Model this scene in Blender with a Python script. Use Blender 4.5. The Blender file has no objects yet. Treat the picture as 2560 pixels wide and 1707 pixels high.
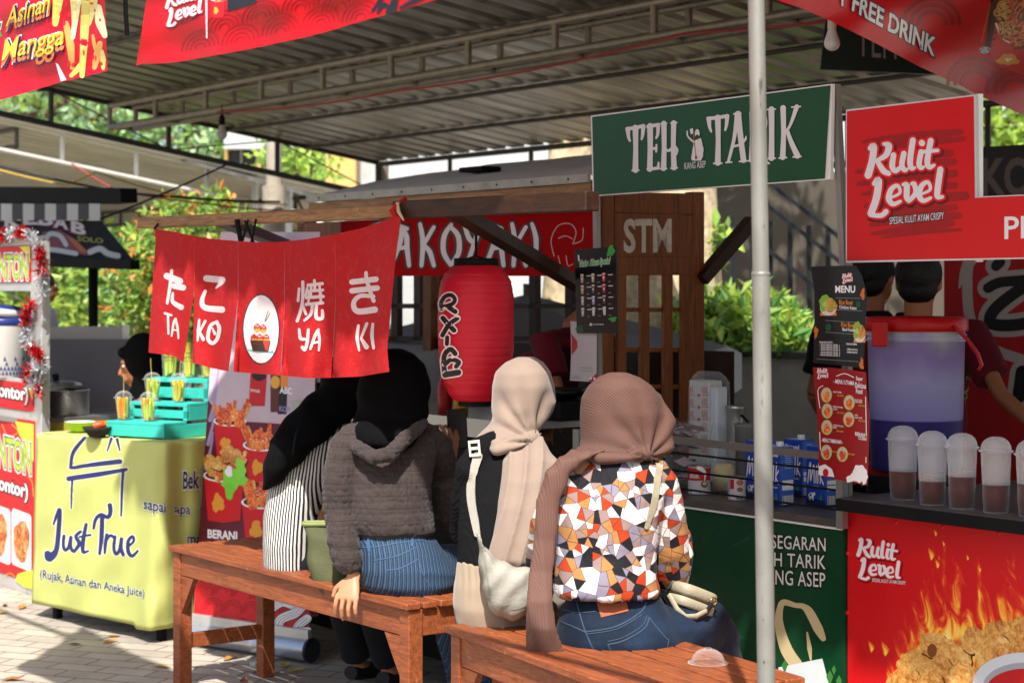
import bpy, bmesh, math, random
import numpy as np
from mathutils import Vector, Matrix, noise

SC = bpy.context.scene
COL = SC.collection
# ---------------------------------------------------------------- camera, sky, sun, exposure
CAMZ, FPX, CX, HY = 1.4, 4600.0, 1280.0, 720.0
cam_d = bpy.data.cameras.new("camera")
cam = bpy.data.objects.new("camera", cam_d)
COL.objects.link(cam)
cam.location = (0, 0, CAMZ)
cam.rotation_euler = (math.radians(90), 0, 0)
cam_d.sensor_width = 22.3
cam_d.lens = FPX / 2560 * 22.3
cam_d.shift_y = -(853.5 - HY) / 2560
cam_d.clip_start, cam_d.clip_end = 0.05, 500
cam_d.dof.use_dof = True
cam_d.dof.focus_distance = 5.0
cam_d.dof.aperture_fstop = 3.2
SC.camera = cam

SUN_EL, SUN_DIR = math.radians(54), Vector((0.05, 0.999, 0)).normalized()   # SUN_DIR: where the light travels
w = bpy.data.worlds.new("World"); SC.world = w; w.use_nodes = True
nt = w.node_tree; bg = nt.nodes["Background"]
sky = nt.nodes.new("ShaderNodeTexSky"); sky.sky_type = 'NISHITA'; sky.sun_disc = False
sky.sun_elevation = SUN_EL
sky.sun_rotation = math.atan2(-SUN_DIR.x, -SUN_DIR.y)
sky.air_density = 1.0; sky.dust_density = 3.0; sky.ozone_density = 1.0
nt.links.new(sky.outputs[0], bg.inputs[0]); bg.inputs[1].default_value = 0.128
sl = bpy.data.lights.new("sun", 'SUN'); sl.energy = 4.4; sl.angle = math.radians(0.6); sl.color = (1, .96, .9)
so = bpy.data.objects.new("sun", sl); COL.objects.link(so)
so.rotation_euler = Vector((SUN_DIR.x * math.cos(SUN_EL), SUN_DIR.y * math.cos(SUN_EL), -math.sin(SUN_EL))).to_track_quat('-Z', 'Y').to_euler()
SC.view_settings.view_transform = 'Standard'; SC.view_settings.look = 'None'
SC.view_settings.gamma = 1; SC.view_settings.exposure = 0.92
try:
    SC.cycles.max_bounces = 8; SC.cycles.transparent_max_bounces = 16; SC.cycles.transmission_bounces = 6
    SC.cycles.caustics_reflective = False; SC.cycles.caustics_refractive = False
    SC.cycles.sample_clamp_indirect = 6
except Exception:
    pass

# ---------------------------------------------------------------- places: rows of stalls run along U, N points away from us
U = Vector((.6, -.8, 0)); N = Vector((.8, .6, 0)); ZV = Vector((0, 0, 1))
def W(s, c, z): return U * s + N * c + ZV * z
def ray(px, py): return Vector(((px - CX) / FPX, 1, (HY - py) / FPX))
CAMP = Vector((0, 0, CAMZ))
def atD(px, py, d): return CAMP + ray(px, py) * d
def atC(px, py, c):
    r = ray(px, py); return CAMP + r * (c / r.dot(N))
def atZ(px, py, z):
    r = ray(px, py); return CAMP + r * ((z - CAMZ) / r.z)
def onplane(o, n):
    n = Vector(n).normalized(); o = Vector(o)
    if (CAMP - o).dot(n) < 0: n = -n
    def f(px, py, l=0.0):
        r = ray(px, py); oo = o + n * l
        return CAMP + r * ((oo - CAMP).dot(n) / r.dot(n))
    f.n = n
    return f
def planeC(c): return onplane(N * c, N)
def SC_of(p): return p.dot(U), p.dot(N)

# ---------------------------------------------------------------- materials
MATS = {}
def lin(h):
    if not isinstance(h, str): return tuple(h)
    h = h.lstrip('#'); o = []
    for i in (0, 2, 4):
        v = int(h[i:i+2], 16) / 255
        o.append(v / 12.92 if v <= .04045 else ((v + .055) / 1.055) ** 2.4)
    return tuple(o)
def newmat(name):
    m = bpy.data.materials.new(name); m.use_nodes = True
    t = m.node_tree; b = t.nodes["Principled BSDF"]
    return m, t, b
def nn(t, kind, **kw):
    n = t.nodes.new("ShaderNode" + kind)
    for k, v in kw.items(): setattr(n, k, v)
    return n
def mth(t, op, a, b=None, c=None):
    n = nn(t, "Math", operation=op)
    for i, x in enumerate((a, b, c)):
        if x is None: continue
        if hasattr(x, 'is_output'): t.links.new(x, n.inputs[i])
        else: n.inputs[i].default_value = x
    return n.outputs[0]
def ramp(t, fac, stops, interp='LINEAR'):
    n = nn(t, "ValToRGB"); n.color_ramp.interpolation = interp
    e = n.color_ramp.elements
    while len(e) < len(stops): e.new(.5)
    for i, (p, c) in enumerate(stops):
        e[i].position = p; c = lin(c); e[i].color = (c[0], c[1], c[2], 1)
    t.links.new(fac, n.inputs[0]); return n.outputs[0]
def M(name, col, rough=.6, metal=0., var=.12, scale=9., bump=0., bscale=60., transl=0., spec=.3, dirt=0., dirtcol='3a3026', stretch=None, sheen=0.):
    """plain surface: colour with broad and fine variation, optional dirt, bump and translucency"""
    if name in MATS: return MATS[name]
    m, t, b = newmat(name); c = lin(col)
    tc = nn(t, "TexCoord"); src = tc.outputs["Object"]
    if stretch:
        mp = nn(t, "Mapping"); mp.inputs["Scale"].default_value = stretch; t.links.new(src, mp.inputs[0]); src = mp.outputs[0]
    no = nn(t, "TexNoise"); no.inputs["Scale"].default_value = scale; no.inputs["Detail"].default_value = 6; no.inputs["Roughness"].default_value = .65
    t.links.new(src, no.inputs["Vector"])
    out = ramp(t, no.outputs["Fac"], [(.25, tuple(x * (1 - var) for x in c)), (.75, tuple(min(1, x * (1 + var)) for x in c))])
    if dirt:
        n2 = nn(t, "TexNoise"); n2.inputs["Scale"].default_value = scale * 2.7; n2.inputs["Detail"].default_value = 9; n2.inputs["Roughness"].default_value = .75
        t.links.new(src, n2.inputs["Vector"])
        f = ramp(t, n2.outputs["Fac"], [(.52, (0, 0, 0)), (.72, (dirt,) * 3)])
        mx = nn(t, "MixRGB"); t.links.new(f, mx.inputs[0]); t.links.new(out, mx.inputs[1]); mx.inputs[2].default_value = (*lin(dirtcol), 1); out = mx.outputs[0]
    t.links.new(out, b.inputs["Base Color"])
    rr = mth(t, 'MULTIPLY_ADD', no.outputs["Fac"], .22, max(0, rough - .11)); t.links.new(rr, b.inputs["Roughness"])
    b.inputs["Metallic"].default_value = metal
    b.inputs["Specular IOR Level"].default_value = spec
    if sheen: b.inputs["Sheen Weight"].default_value = sheen
    if bump:
        n3 = nn(t, "TexNoise"); n3.inputs["Scale"].default_value = bscale; n3.inputs["Detail"].default_value = 4; t.links.new(src, n3.inputs["Vector"])
        bp = nn(t, "Bump"); bp.inputs["Strength"].default_value = bump; bp.inputs["Distance"].default_value = .01
        t.links.new(n3.outputs["Fac"], bp.inputs["Height"]); t.links.new(bp.outputs[0], b.inputs["Normal"])
    if transl:
        tr = nn(t, "BsdfTranslucent"); t.links.new(out, tr.inputs[0]); mixs = nn(t, "MixShader"); mixs.inputs[0].default_value = transl
        t.links.new(b.outputs[0], mixs.inputs[1]); t.links.new(tr.outputs[0], mixs.inputs[2])
        t.links.new(mixs.outputs[0], t.nodes["Material Output"].inputs[0])
    MATS[name] = m; return m
def Mglass(name, col='ffffff', clear=.75, rough=.08):
    """thin clear plastic: mostly see-through, with a glossy coat"""
    if name in MATS: return MATS[name]
    m, t, b = newmat(name)
    tr = nn(t, "BsdfTransparent"); tr.inputs[0].default_value = (*lin(col), 1)
    b.inputs["Base Color"].default_value = (*lin(col), 1); b.inputs["Roughness"].default_value = rough; b.inputs["Specular IOR Level"].default_value = .55
    lw = nn(t, "LayerWeight"); lw.inputs[0].default_value = .5
    f = mth(t, 'MULTIPLY_ADD', mth(t, 'POWER', lw.outputs["Facing"], 2.2), .4, 1 - clear); f = mth(t, 'MINIMUM', f, .9)
    mx = nn(t, "MixShader"); t.links.new(f, mx.inputs[0]); t.links.new(tr.outputs[0], mx.inputs[1]); t.links.new(b.outputs[0], mx.inputs[2])
    t.links.new(mx.outputs[0], t.nodes["Material Output"].inputs[0]); MATS[name] = m; return m
def Mwood(name, col, dark, rough=.5, axis=(1, 12, 12), wear=0., wearcol='c9a88a'):
    if name in MATS: return MATS[name]
    m, t, b = newmat(name); tc = nn(t, "TexCoord")
    mp = nn(t, "Mapping"); mp.inputs["Scale"].default_value = axis
    # turn the grain to the stalls' axes
    rot = nn(t, "Mapping"); rot.inputs["Rotation"].default_value = (0, 0, math.radians(53.13))
    t.links.new(tc.outputs["Object"], rot.inputs[0]); t.links.new(rot.outputs[0], mp.inputs[0])
    no = nn(t, "TexNoise"); no.inputs["Scale"].default_value = 5; no.inputs["Detail"].default_value = 8; no.inputs["Distortion"].default_value = 1.2; no.inputs["Roughness"].default_value = .7
    t.links.new(mp.outputs[0], no.inputs["Vector"])
    out = ramp(t, no.outputs["Fac"], [(.3, dark), (.65, col)])
    if wear:
        n2 = nn(t, "TexNoise"); n2.inputs["Scale"].default_value = 14; n2.inputs["Detail"].default_value = 10; n2.inputs["Roughness"].default_value = .8
        t.links.new(tc.outputs["Object"], n2.inputs["Vector"])
        f = ramp(t, n2.outputs["Fac"], [(.6, (0, 0, 0)), (.68, (wear,) * 3)])
        mx = nn(t, "MixRGB"); t.links.new(f, mx.inputs[0]); t.links.new(out, mx.inputs[1]); mx.inputs[2].default_value = (*lin(wearcol), 1); out = mx.outputs[0]
    t.links.new(out, b.inputs["Base Color"]); b.inputs["Roughness"].default_value = rough; b.inputs["Specular IOR Level"].default_value = .3
    bp = nn(t, "Bump"); bp.inputs["Strength"].default_value = .25; bp.inputs["Distance"].default_value = .004
    t.links.new(no.outputs["Fac"], bp.inputs["Height"]); t.links.new(bp.outputs[0], b.inputs["Normal"])
    MATS[name] = m; return m
def Mfood(name, stops, scale=40., bump=.6):
    """speckled food print / food surface"""
    if name in MATS: return MATS[name]
    m, t, b = newmat(name); tc = nn(t, "TexCoord")
    no = nn(t, "TexNoise"); no.inputs["Scale"].default_value = scale; no.inputs["Detail"].default_value = 6; no.inputs["Distortion"].default_value = 1.5
    t.links.new(tc.outputs["Object"], no.inputs["Vector"])
    n2 = nn(t, "TexNoise"); n2.inputs["Scale"].default_value = scale * .28; n2.inputs["Detail"].default_value = 3; t.links.new(tc.outputs["Object"], n2.inputs["Vector"])
    t.links.new(ramp(t, mth(t, 'MULTIPLY_ADD', no.outputs["Fac"], .6, mth(t, 'MULTIPLY', n2.outputs["Fac"], .4)), stops), b.inputs["Base Color"]); b.inputs["Roughness"].default_value = .5
    MATS[name] = m; return m

# ---------------------------------------------------------------- mesh building
def root_off(o):
    v = Vector((0, 0, 0))
    while o is not None: v += o.location; o = o.parent
    return v
def tag(o, label=None, cat=None, group=None, kind=None):
    if label: o["label"] = label
    if cat: o["category"] = cat
    if group: o["group"] = group
    if kind: o["kind"] = kind
    return o
def thing(name, label, cat, loc, group=None):
    o = bpy.data.objects.new(name, None); COL.objects.link(o); o.location = loc; o.empty_display_size = .1
    return tag(o, label, cat, group)
def copy_tree(o, parent=None):
    c = o.copy(); COL.objects.link(c); c.parent = parent
    for ch in list(o.children): copy_tree(ch, c)
    return c
class MB:
    def __init__(s): s.v = []; s.f = []; s.mi = []; s.sm = []; s.mats = []; s.lift = 0.; s.dsub = 0
    def mat(s, m):
        if m not in s.mats: s.mats.append(m)
        return s.mats.index(m)
    def add(s, vs, fs, m, smooth=False):
        b = len(s.v); k = s.mat(m)
        s.v.extend(Vector(v) for v in vs)
        for f in fs: s.f.append([b + i for i in f]); s.mi.append(k); s.sm.append(smooth)
        return s
    def boxa(s, o, ax, ay, az, m):
        o = Vector(o); vs = [o + ax * i + ay * j + az * k for k in (0, 1) for j in (0, 1) for i in (0, 1)]
        fs = [(0, 2, 3, 1), (4, 5, 7, 6), (0, 1, 5, 4), (2, 6, 7, 3), (0, 4, 6, 2), (1, 3, 7, 5)]
        if ax.cross(ay).dot(az) < 0: fs = [f[::-1] for f in fs]
        return s.add(vs, fs, m)
    def box(s, x0, x1, y0, y1, z0, z1, m): return s.boxa((x0, y0, z0), Vector((x1 - x0, 0, 0)), Vector((0, y1 - y0, 0)), Vector((0, 0, z1 - z0)), m)
    def bx(s, s0, s1, c0, c1, z0, z1, m):     # in stall coordinates
        return s.boxa(W(s0, c0, z0), U * (s1 - s0), N * (c1 - c0), ZV * (z1 - z0), m)
    def beam(s, p0, p1, wd, ht, m, up=ZV):    # square bar from p0 to p1
        p0 = Vector(p0); p1 = Vector(p1); d = (p1 - p0); x = d.cross(up)
        x = (x.normalized() if x.length > 1e-6 else Vector((1, 0, 0))); y = x.cross(d.normalized())
        return s.boxa(p0 - x * wd / 2 - y * ht / 2, d, x * wd, y * ht, m)
    def chain(s, pts, rad, m, seg=10, caps=True, smooth=True, flat=None):
        pts = [Vector(p) for p in pts]; n = len(pts)
        if not hasattr(rad, '__len__'): rad = [rad] * n
        vs = []; x = None
        for i, p in enumerate(pts):
            d = (pts[min(i + 1, n - 1)] - pts[max(i - 1, 0)])
            d = d.normalized() if d.length > 1e-9 else ZV
            if x is None:
                x = d.cross(ZV) if abs(d.z) < .95 else d.cross(Vector((0, 1, 0)))
            x = (x - d * x.dot(d)).normalized(); y = d.cross(x)
            for k in range(seg):
                a = 2 * math.pi * k / seg; vs.append(p + (x * math.cos(a) + y * math.sin(a) * (flat or 1)) * rad[i])
        fs = [(i * seg + k, i * seg + (k + 1) % seg, (i + 1) * seg + (k + 1) % seg, (i + 1) * seg + k) for i in range(n - 1) for k in range(seg)]
        s.add(vs, fs, m, smooth)
        if caps:
            s.add(vs[:seg], [tuple(range(seg))[::-1]], m); s.add(vs[-seg:], [tuple(range(seg))], m)
        return s
    def tube(s, p0, p1, r, m, seg=10): return s.chain([p0, p1], r, m, seg)
    def lathe(s, prof, o, m, seg=28, smooth=True, closed=False, axis=None):
        """prof: (radius, height) pairs turned about a vertical line through o"""
        o = Vector(o); az = Vector(axis).normalized() if axis else ZV
        ax = Vector((1, 0, 0)) if abs(az.z) > .5 else az.cross(ZV).normalized()
        ax = (ax - az * ax.dot(az)).normalized(); ay = az.cross(ax)
        vs = [o + (ax * math.cos(2 * math.pi * k / seg) + ay * math.sin(2 * math.pi * k / seg)) * max(r, 1e-4) + az * h for r, h in prof for k in range(seg)]
        fs = [(i * seg + k, i * seg + (k + 1) % seg, (i + 1) * seg + (k + 1) % seg, (i + 1) * seg + k) for i in range(len(prof) - 1) for k in range(seg)]
        return s.add(vs, fs, m, smooth)
    def blob(s, c, r, m, seg=14, rings=9, ax=None):
        """ellipsoid; r = (rx, ry, rz), ax = three axes"""
        c = Vector(c); A = ax or (Vector((1, 0, 0)), Vector((0, 1, 0)), ZV); vs = []
        for i in range(rings + 1):
            th = math.pi * i / rings
            for k in range(seg):
                a = 2 * math.pi * k / seg; q = max(math.sin(th), 1e-3)
                vs.append(c + A[0] * r[0] * q * math.cos(a) + A[1] * r[1] * q * math.sin(a) - A[2] * r[2] * math.cos(th))
        fs = [(i * seg + k, i * seg + (k + 1) % seg, (i + 1) * seg + (k + 1) % seg, (i + 1) * seg + k) for i in range(rings) for k in range(seg)]
        return s.add(vs, fs, m, True)
    def loft(s, secs, m, ax, ay, seg=28, caps=True, e=2.0):
        """secs: (centre, half width along ax, half depth along ay); closed skin through the sections"""
        vs = []
        for c, a, b in secs:
            c = Vector(c)
            for k in range(seg):
                th = 2 * math.pi * k / seg; ct, st = math.cos(th), math.sin(th)
                vs.append(c + ax * a * math.copysign(abs(ct) ** (2 / e), ct) + ay * b * math.copysign(abs(st) ** (2 / e), st))
        n = len(secs)
        fs = [(i * seg + k, i * seg + (k + 1) % seg, (i + 1) * seg + (k + 1) % seg, (i + 1) * seg + k) for i in range(n - 1) for k in range(seg)]
        s.add(vs, fs, m, True)
        if caps: s.add(vs[:seg], [tuple(range(seg))[::-1]], m, True); s.add(vs[-seg:], [tuple(range(seg))], m, True)
        return s
    def grid(s, fn, nu, nv, m, smooth=True, thick=0.):
        vs = [Vector(fn(i / nu, j / nv)) for j in range(nv + 1) for i in range(nu + 1)]
        fs = [(j * (nu + 1) + i, j * (nu + 1) + i + 1, (j + 1) * (nu + 1) + i + 1, (j + 1) * (nu + 1) + i) for j in range(nv) for i in range(nu)]
        return s.add(vs, fs, m, smooth)
    # --- flat artwork, drawn through a surface map f(px, py, lift)
    def poly(s, f, pts, m, lift=None, sub=0):
        s.lift += .000012; l = (.0006 if lift is None else lift * .4) + s.lift
        sub = sub or s.dsub
        if sub:
            vs, fs = subdiv2([(p[0], p[1]) for p in pts], [tuple(range(len(pts)))], sub)
        else: vs, fs = pts, [tuple(range(len(pts)))]
        return s.add([f(p[0], p[1], l) for p in vs], fs, m)
    def rect(s, f, x0, y0, x1, y1, m, lift=None, slope=0.): return s.poly(f, [(x0, y0), (x1, y0 + slope * (x1 - x0)), (x1, y1 + slope * (x1 - x0)), (x0, y1)], m, lift)
    def ell(s, f, cx, cy, rx, ry, m, lift=None, n=28, wob=0., seed=0, rot=0., sub=0):
        rn = random.Random(seed); ph = [rn.uniform(0, 6.28) for _ in range(4)]; pts = []
        for k in range(n):
            a = 2 * math.pi * k / n; q = 1 + wob * (math.sin(3 * a + ph[0]) * .5 + math.sin(5 * a + ph[1]) * .35 + math.sin(9 * a + ph[2]) * .25)
            x, y = rx * q * math.cos(a), ry * q * math.sin(a)
            pts.append((cx + x * math.cos(rot) - y * math.sin(rot), cy + x * math.sin(rot) + y * math.cos(rot)))
        return s.poly(f, pts, m, lift, sub)
    def stroke(s, f, pts, wd, m, lift=None, n=10, smooth=True, closed=False):
        """brush stroke in picture units; wd a number or one per point"""
        p = [Vector((a, b)) for a, b in pts]; k = len(p)
        ws = list(wd) if hasattr(wd, '__len__') else [wd] * k
        if len(ws) == 2 and k > 2: ws = [ws[0] + (ws[1] - ws[0]) * i / (k - 1) for i in range(k)]
        q = []; qw = []
        if smooth and k > 2:
            for i in range(k - 1):
                a, b, c, d = p[max(i - 1, 0)], p[i], p[i + 1], p[min(i + 2, k - 1)]
                for j in range(n):
                    t = j / n
                    q.append(.5 * ((2 * b) + (c - a) * t + (2 * a - 5 * b + 4 * c - d) * t * t + (3 * b - a - 3 * c + d) * t ** 3)); qw.append(ws[i] + (ws[i + 1] - ws[i]) * t)
            q.append(p[-1]); qw.append(ws[-1])
        else:
            for i in range(k - 1):
                for j in range(4): q.append(p[i].lerp(p[i + 1], j / 4)); qw.append(ws[i] + (ws[i + 1] - ws[i]) * j / 4)
            q.append(p[-1]); qw.append(ws[-1])
        s.lift += .000016; l = (.0006 if lift is None else lift * .4) + s.lift
        vs = []; fs = []; mm = len(q)
        d0 = (q[1] - q[0]).normalized(); d1 = (q[-1] - q[-2]).normalized()
        def fan(c, d, r, sgn, ll):
            b = len(vs); a0 = math.atan2(d.y, d.x)
            for j in range(7):
                a = a0 + sgn * math.pi / 2 + math.pi * j / 6 * sgn
                vs.append(f(c.x + math.cos(a) * r, c.y + math.sin(a) * r, ll))
            fs.append(tuple(range(b, b + 7)))
        for i in range(mm):
            d = (q[min(i + 1, mm - 1)] - q[max(i - 1, 0)]); d = d.normalized() if d.length > 1e-9 else d0
            nrm = Vector((-d.y, d.x)) * qw[i] / 2; ll = l + .000012 * i / mm
            vs.append(f(q[i].x + nrm.x, q[i].y + nrm.y, ll)); vs.append(f(q[i].x - nrm.x, q[i].y - nrm.y, ll))
        fs += [(2 * i, 2 * i + 2, 2 * i + 3, 2 * i + 1) for i in range(mm - 1)]
        if not closed:
            fan(q[0], d0, qw[0] / 2, 1, l - .000002); fan(q[-1], -d1, qw[-1] / 2, 1, l + .000014)
        return s.add(vs, fs, m)
    def text(s, f, body, x0, y0, x1, y1, h, m, lift=None, off=0., shear=0., sub=0, h2=None, edge=None, ew=.03, arc=0., space=1., lean=0., bold=0.):
        """lettering: baseline (x0,y0)-(x1,y1), ink height h (h2 at the right end); edge = (material) outline"""
        for mt, o in (((edge, off + ew),) if edge else ()) + ((m, off),):
            vs, fs = text_mesh(body, o, shear, space); bx0, bx1, by0, by1 = text_mesh(body, off, shear, space, True)
            if sub: vs, fs = subdiv2(vs, fs, sub)
            s.lift += .000016; l = (.0006 if lift is None else lift * .4) + s.lift + (0 if mt is edge else (.001 if sub else .0002) if edge else 0)
            out = []
            for x, y in vs:
                u = (x - bx0) / (bx1 - bx0); v = (y - by0) / (by1 - by0); hh = h + ((h2 if h2 is not None else h) - h) * u
                px = x0 + (x1 - x0) * u + lean * v * hh; py = y0 + (y1 - y0) * u - v * hh - arc * (1 - (2 * u - 1) ** 2)
                out.append(f(px, py, l))
            s.add(out, fs, mt)
        return s
    def build(s, name, parent=None, bevel=0., origin=None, thick=0., weld=False, label=None, segs=1):
        me = bpy.data.meshes.new(name)
        if parent is not None: off = root_off(parent)
        else:
            a = np.array([tuple(v) for v in s.v]); off = Vector(origin) if origin is not None else Vector(((a[:, 0].min() + a[:, 0].max()) / 2, (a[:, 1].min() + a[:, 1].max()) / 2, a[:, 2].min()))
        me.from_pydata([v - off for v in s.v], [], s.f)
        for mm in s.mats: me.materials.append(mm)
        me.polygons.foreach_set("material_index", s.mi); me.polygons.foreach_set("use_smooth", s.sm)
        if weld:
            bm = bmesh.new(); bm.from_mesh(me); bmesh.ops.remove_doubles(bm, verts=bm.verts, dist=.0005); bm.to_mesh(me); bm.free()
        me.update(); me.validate()
        o = bpy.data.objects.new(name, me); COL.objects.link(o)
        if parent is not None: o.parent = parent
        else: o.location = off
        if thick: md = o.modifiers.new("thick", 'SOLIDIFY'); md.thickness = thick; md.offset = 0
        if bevel: md = o.modifiers.new("edge", 'BEVEL'); md.width = bevel; md.segments = segs; md.limit_method = 'ANGLE'; md.angle_limit = math.radians(40)
        if label: o["label"] = label
        return o
def subdiv2(vs, fs, maxlen):
    bm = bmesh.new(); bv = [bm.verts.new((v[0], v[1], 0)) for v in vs]
    for f in fs:
        try: bm.faces.new([bv[i] for i in f])
        except ValueError: pass
    bmesh.ops.triangulate(bm, faces=bm.faces[:])
    for _ in range(6):
        e = [x for x in bm.edges if x.calc_length() > maxlen]
        if not e: break
        bmesh.ops.subdivide_edges(bm, edges=e, cuts=1); bmesh.ops.triangulate(bm, faces=[f for f in bm.faces if len(f.verts) > 3])
    bm.verts.index_update(); r = [(v.co.x, v.co.y) for v in bm.verts], [tuple(v.index for v in f.verts) for f in bm.faces]
    bm.free(); return r
TXT = {}
def text_mesh(body, off, shear, space, bbox=False):
    key = (body, round(off, 4), shear, space)
    if key not in TXT:
        cu = bpy.data.curves.new("letters", 'FONT'); cu.body = body; cu.offset = off; cu.shear = shear; cu.space_character = space; cu.resolution_u = 3
        cu.fill_mode = 'FRONT'
        ob = bpy.data.objects.new("letters", cu); COL.objects.link(ob)
        dg = bpy.context.evaluated_depsgraph_get(); dg.update()
        me = bpy.data.meshes.new_from_object(ob.evaluated_get(dg))
        vs = [(v.co.x, v.co.y) for v in me.vertices]; fs = [tuple(p.vertices) for p in me.polygons]
        bpy.data.objects.remove(ob); bpy.data.curves.remove(cu); bpy.data.meshes.remove(me)
        if not vs: vs = [(0, 0), (1, 0), (1, 1)]; fs = [(0, 1, 2)]
        xs = [v[0] for v in vs]; ys = [v[1] for v in vs]
        TXT[key] = (vs, fs, (min(xs), max(xs), min(ys), max(ys)))
    r = TXT[key]; return r[2] if bbox else (r[0], r[1])
def remesh(mb, name, voxel=.008, smooth=6, parent=None, disp=None, mats=None, label=None, origin=None, paint=None):
    """fuse overlapping closed shapes into ONE continuous skin"""
    tmp = mb.build("tmp", origin=(0, 0, 0)); md = tmp.modifiers.new("r", 'REMESH'); md.mode = 'VOXEL'; md.voxel_size = voxel; md.use_smooth_shade = True
    if smooth: ms = tmp.modifiers.new("s", 'SMOOTH'); ms.factor = .5; ms.iterations = smooth
    dg = bpy.context.evaluated_depsgraph_get(); dg.update()
    me = bpy.data.meshes.new_from_object(tmp.evaluated_get(dg)); old = tmp.data; bpy.data.objects.remove(tmp); bpy.data.meshes.remove(old)
    me.name = name; nv = len(me.vertices); co = np.empty(nv * 3); me.vertices.foreach_get("co", co); co = co.reshape(-1, 3)
    if disp is not None:
        no = np.empty(nv * 3); me.vertices.foreach_get("normal", no); no = no.reshape(-1, 3)
        for i in range(nv): co[i] += no[i] * disp(Vector(co[i]), Vector(no[i]))
    off = root_off(parent) if parent is not None else Vector(origin)
    wco = co.copy(); co -= np.array(off); me.vertices.foreach_set("co", co.ravel())
    me.materials.clear()
    for mm in (mats or mb.mats): me.materials.append(mm)
    if paint is not None:
        for p in me.polygons:
            c = wco[list(p.vertices)].mean(0); p.material_index = paint(Vector(c))
    else:
        for p in me.polygons: p.material_index = 0
    me.polygons.foreach_set("use_smooth", [True] * len(me.polygons)); me.update()
    o = bpy.data.objects.new(name, me); COL.objects.link(o)
    if parent is not None: o.parent = parent
    else: o.location = off
    if label: o["label"] = label
    return o
def nz(p, s=1., seed=0): return noise.noise(Vector((p[0] * s + seed * 7.3, p[1] * s - seed * 3.1, p[2] * s + seed)))
# ================================================================ THE SETTING
def paving():
    m, t, b = newmat("paving"); tc = nn(t, "TexCoord")
    mp = nn(t, "Mapping"); mp.inputs["Rotation"].default_value = (0, 0, math.radians(20)); t.links.new(tc.outputs["Object"], mp.inputs[0])
    # uneven joints: wobble the coordinates a little
    wn = nn(t, "TexNoise"); wn.inputs["Scale"].default_value = 6; t.links.new(mp.outputs[0], wn.inputs["Vector"])
    ad = nn(t, "MixRGB", blend_type='ADD'); ad.inputs[0].default_value = .018; t.links.new(mp.outputs[0], ad.inputs[1]); t.links.new(wn.outputs["Color"], ad.inputs[2])
    br = nn(t, "TexBrick"); br.inputs["Scale"].default_value = 1; br.inputs["Brick Width"].default_value = .21; br.inputs["Row Height"].default_value = .105
    br.inputs["Mortar Size"].default_value = .004; br.inputs["Mortar Smooth"].default_value = .3; br.inputs["Bias"].default_value = 0
    br.inputs["Color1"].default_value = (.46, .41, .35, 1); br.inputs["Color2"].default_value = (.36, .325, .28, 1); br.inputs["Mortar"].default_value = (.12, .10, .085, 1)
    t.links.new(ad.outputs[0], br.inputs["Vector"])
    no = nn(t, "TexNoise"); no.inputs["Scale"].default_value = 2.2; no.inputs["Detail"].default_value = 9; no.inputs["Roughness"].default_value = .7
    t.links.new(tc.outputs["Object"], no.inputs["Vector"])
    mx = nn(t, "MixRGB", blend_type='MULTIPLY'); mx.inputs[0].default_value = 1; t.links.new(br.outputs["Color"], mx.inputs[1])
    t.links.new(ramp(t, no.outputs["Fac"], [(.3, (.62, .6, .57)), (.7, (1.1, 1.06, 1.0))]), mx.inputs[2]); t.links.new(mx.outputs[0], b.inputs["Base Color"])
    b.inputs["Roughness"].default_value = .85
    bp = nn(t, "Bump"); bp.inputs["Strength"].default_value = .5; bp.inputs["Distance"].default_value = .01
    h = mth(t, 'MULTIPLY_ADD', no.outputs["Fac"], .4, mth(t, 'SUBTRACT', 1.0, br.outputs["Fac"])); t.links.new(h, bp.inputs["Height"]); t.links.new(bp.outputs[0], b.inputs["Normal"])
    return m
g = MB(); g.add([(-150, -60, 0), (150, -60, 0), (150, 250, 0), (-150, 250, 0)], [(0, 1, 2, 3)], paving())
tag(g.build("ground"), kind="structure")

# ---------------------------------------------------------------- plants
def Mleaf(name, col, var=.35, transl=.35, rough=.45):
    if name in MATS: return MATS[name]
    m, t, b = newmat(name); c = lin(col)
    gi = nn(t, "NewGeometry")
    out = ramp(t, gi.outputs["Random Per Island"], [(0, tuple(x * (1 - var) for x in c)), (1, tuple(x * (1 + var) for x in c))])
    t.links.new(out, b.inputs["Base Color"]); b.inputs["Roughness"].default_value = rough
    tr = nn(t, "BsdfTranslucent"); t.links.new(out, tr.inputs[0]); mx = nn(t, "MixShader"); mx.inputs[0].default_value = transl
    t.links.new(b.outputs[0], mx.inputs[1]); t.links.new(tr.outputs[0], mx.inputs[2]); t.links.new(mx.outputs[0], t.nodes["Material Output"].inputs[0])
    MATS[name] = m; return m
LEAF_D = Mleaf("leaf_green", '5f8f48'); LEAF_M = Mleaf("leaf_fresh", '86a84e'); LEAF_Y = Mleaf("leaf_lime", 'abc456', .3, .45); LEAF_R = Mleaf("leaf_red_tip", 'dc8a48', .3); LEAF_O = Mleaf("blossom_orange", 'e0542a', .2)
LEAF_B = Mleaf("leaf_blue_green", 'a9c894', .35, .4)
BARK = M("bark", '6b5a48', .9, var=.4, scale=12, bump=.6, bscale=40)
def leaf(mb, p, size, rn, m, droop=0., asp=.45):
    d = Vector((rn.gauss(0, 1), rn.gauss(0, 1), rn.gauss(0, .8) - droop)).normalized(); s = d.cross(Vector((rn.gauss(0, 1), rn.gauss(0, 1), rn.gauss(0, 1)))).normalized()
    n = d.cross(s) * size * .12
    a = p; e = p + d * size; q = p + d * size * .5
    mb.add([a, q + s * size * asp * .5 + n, e, q - s * size * asp * .5 + n], [(0, 1, 2), (0, 2, 3)], m)
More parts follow.
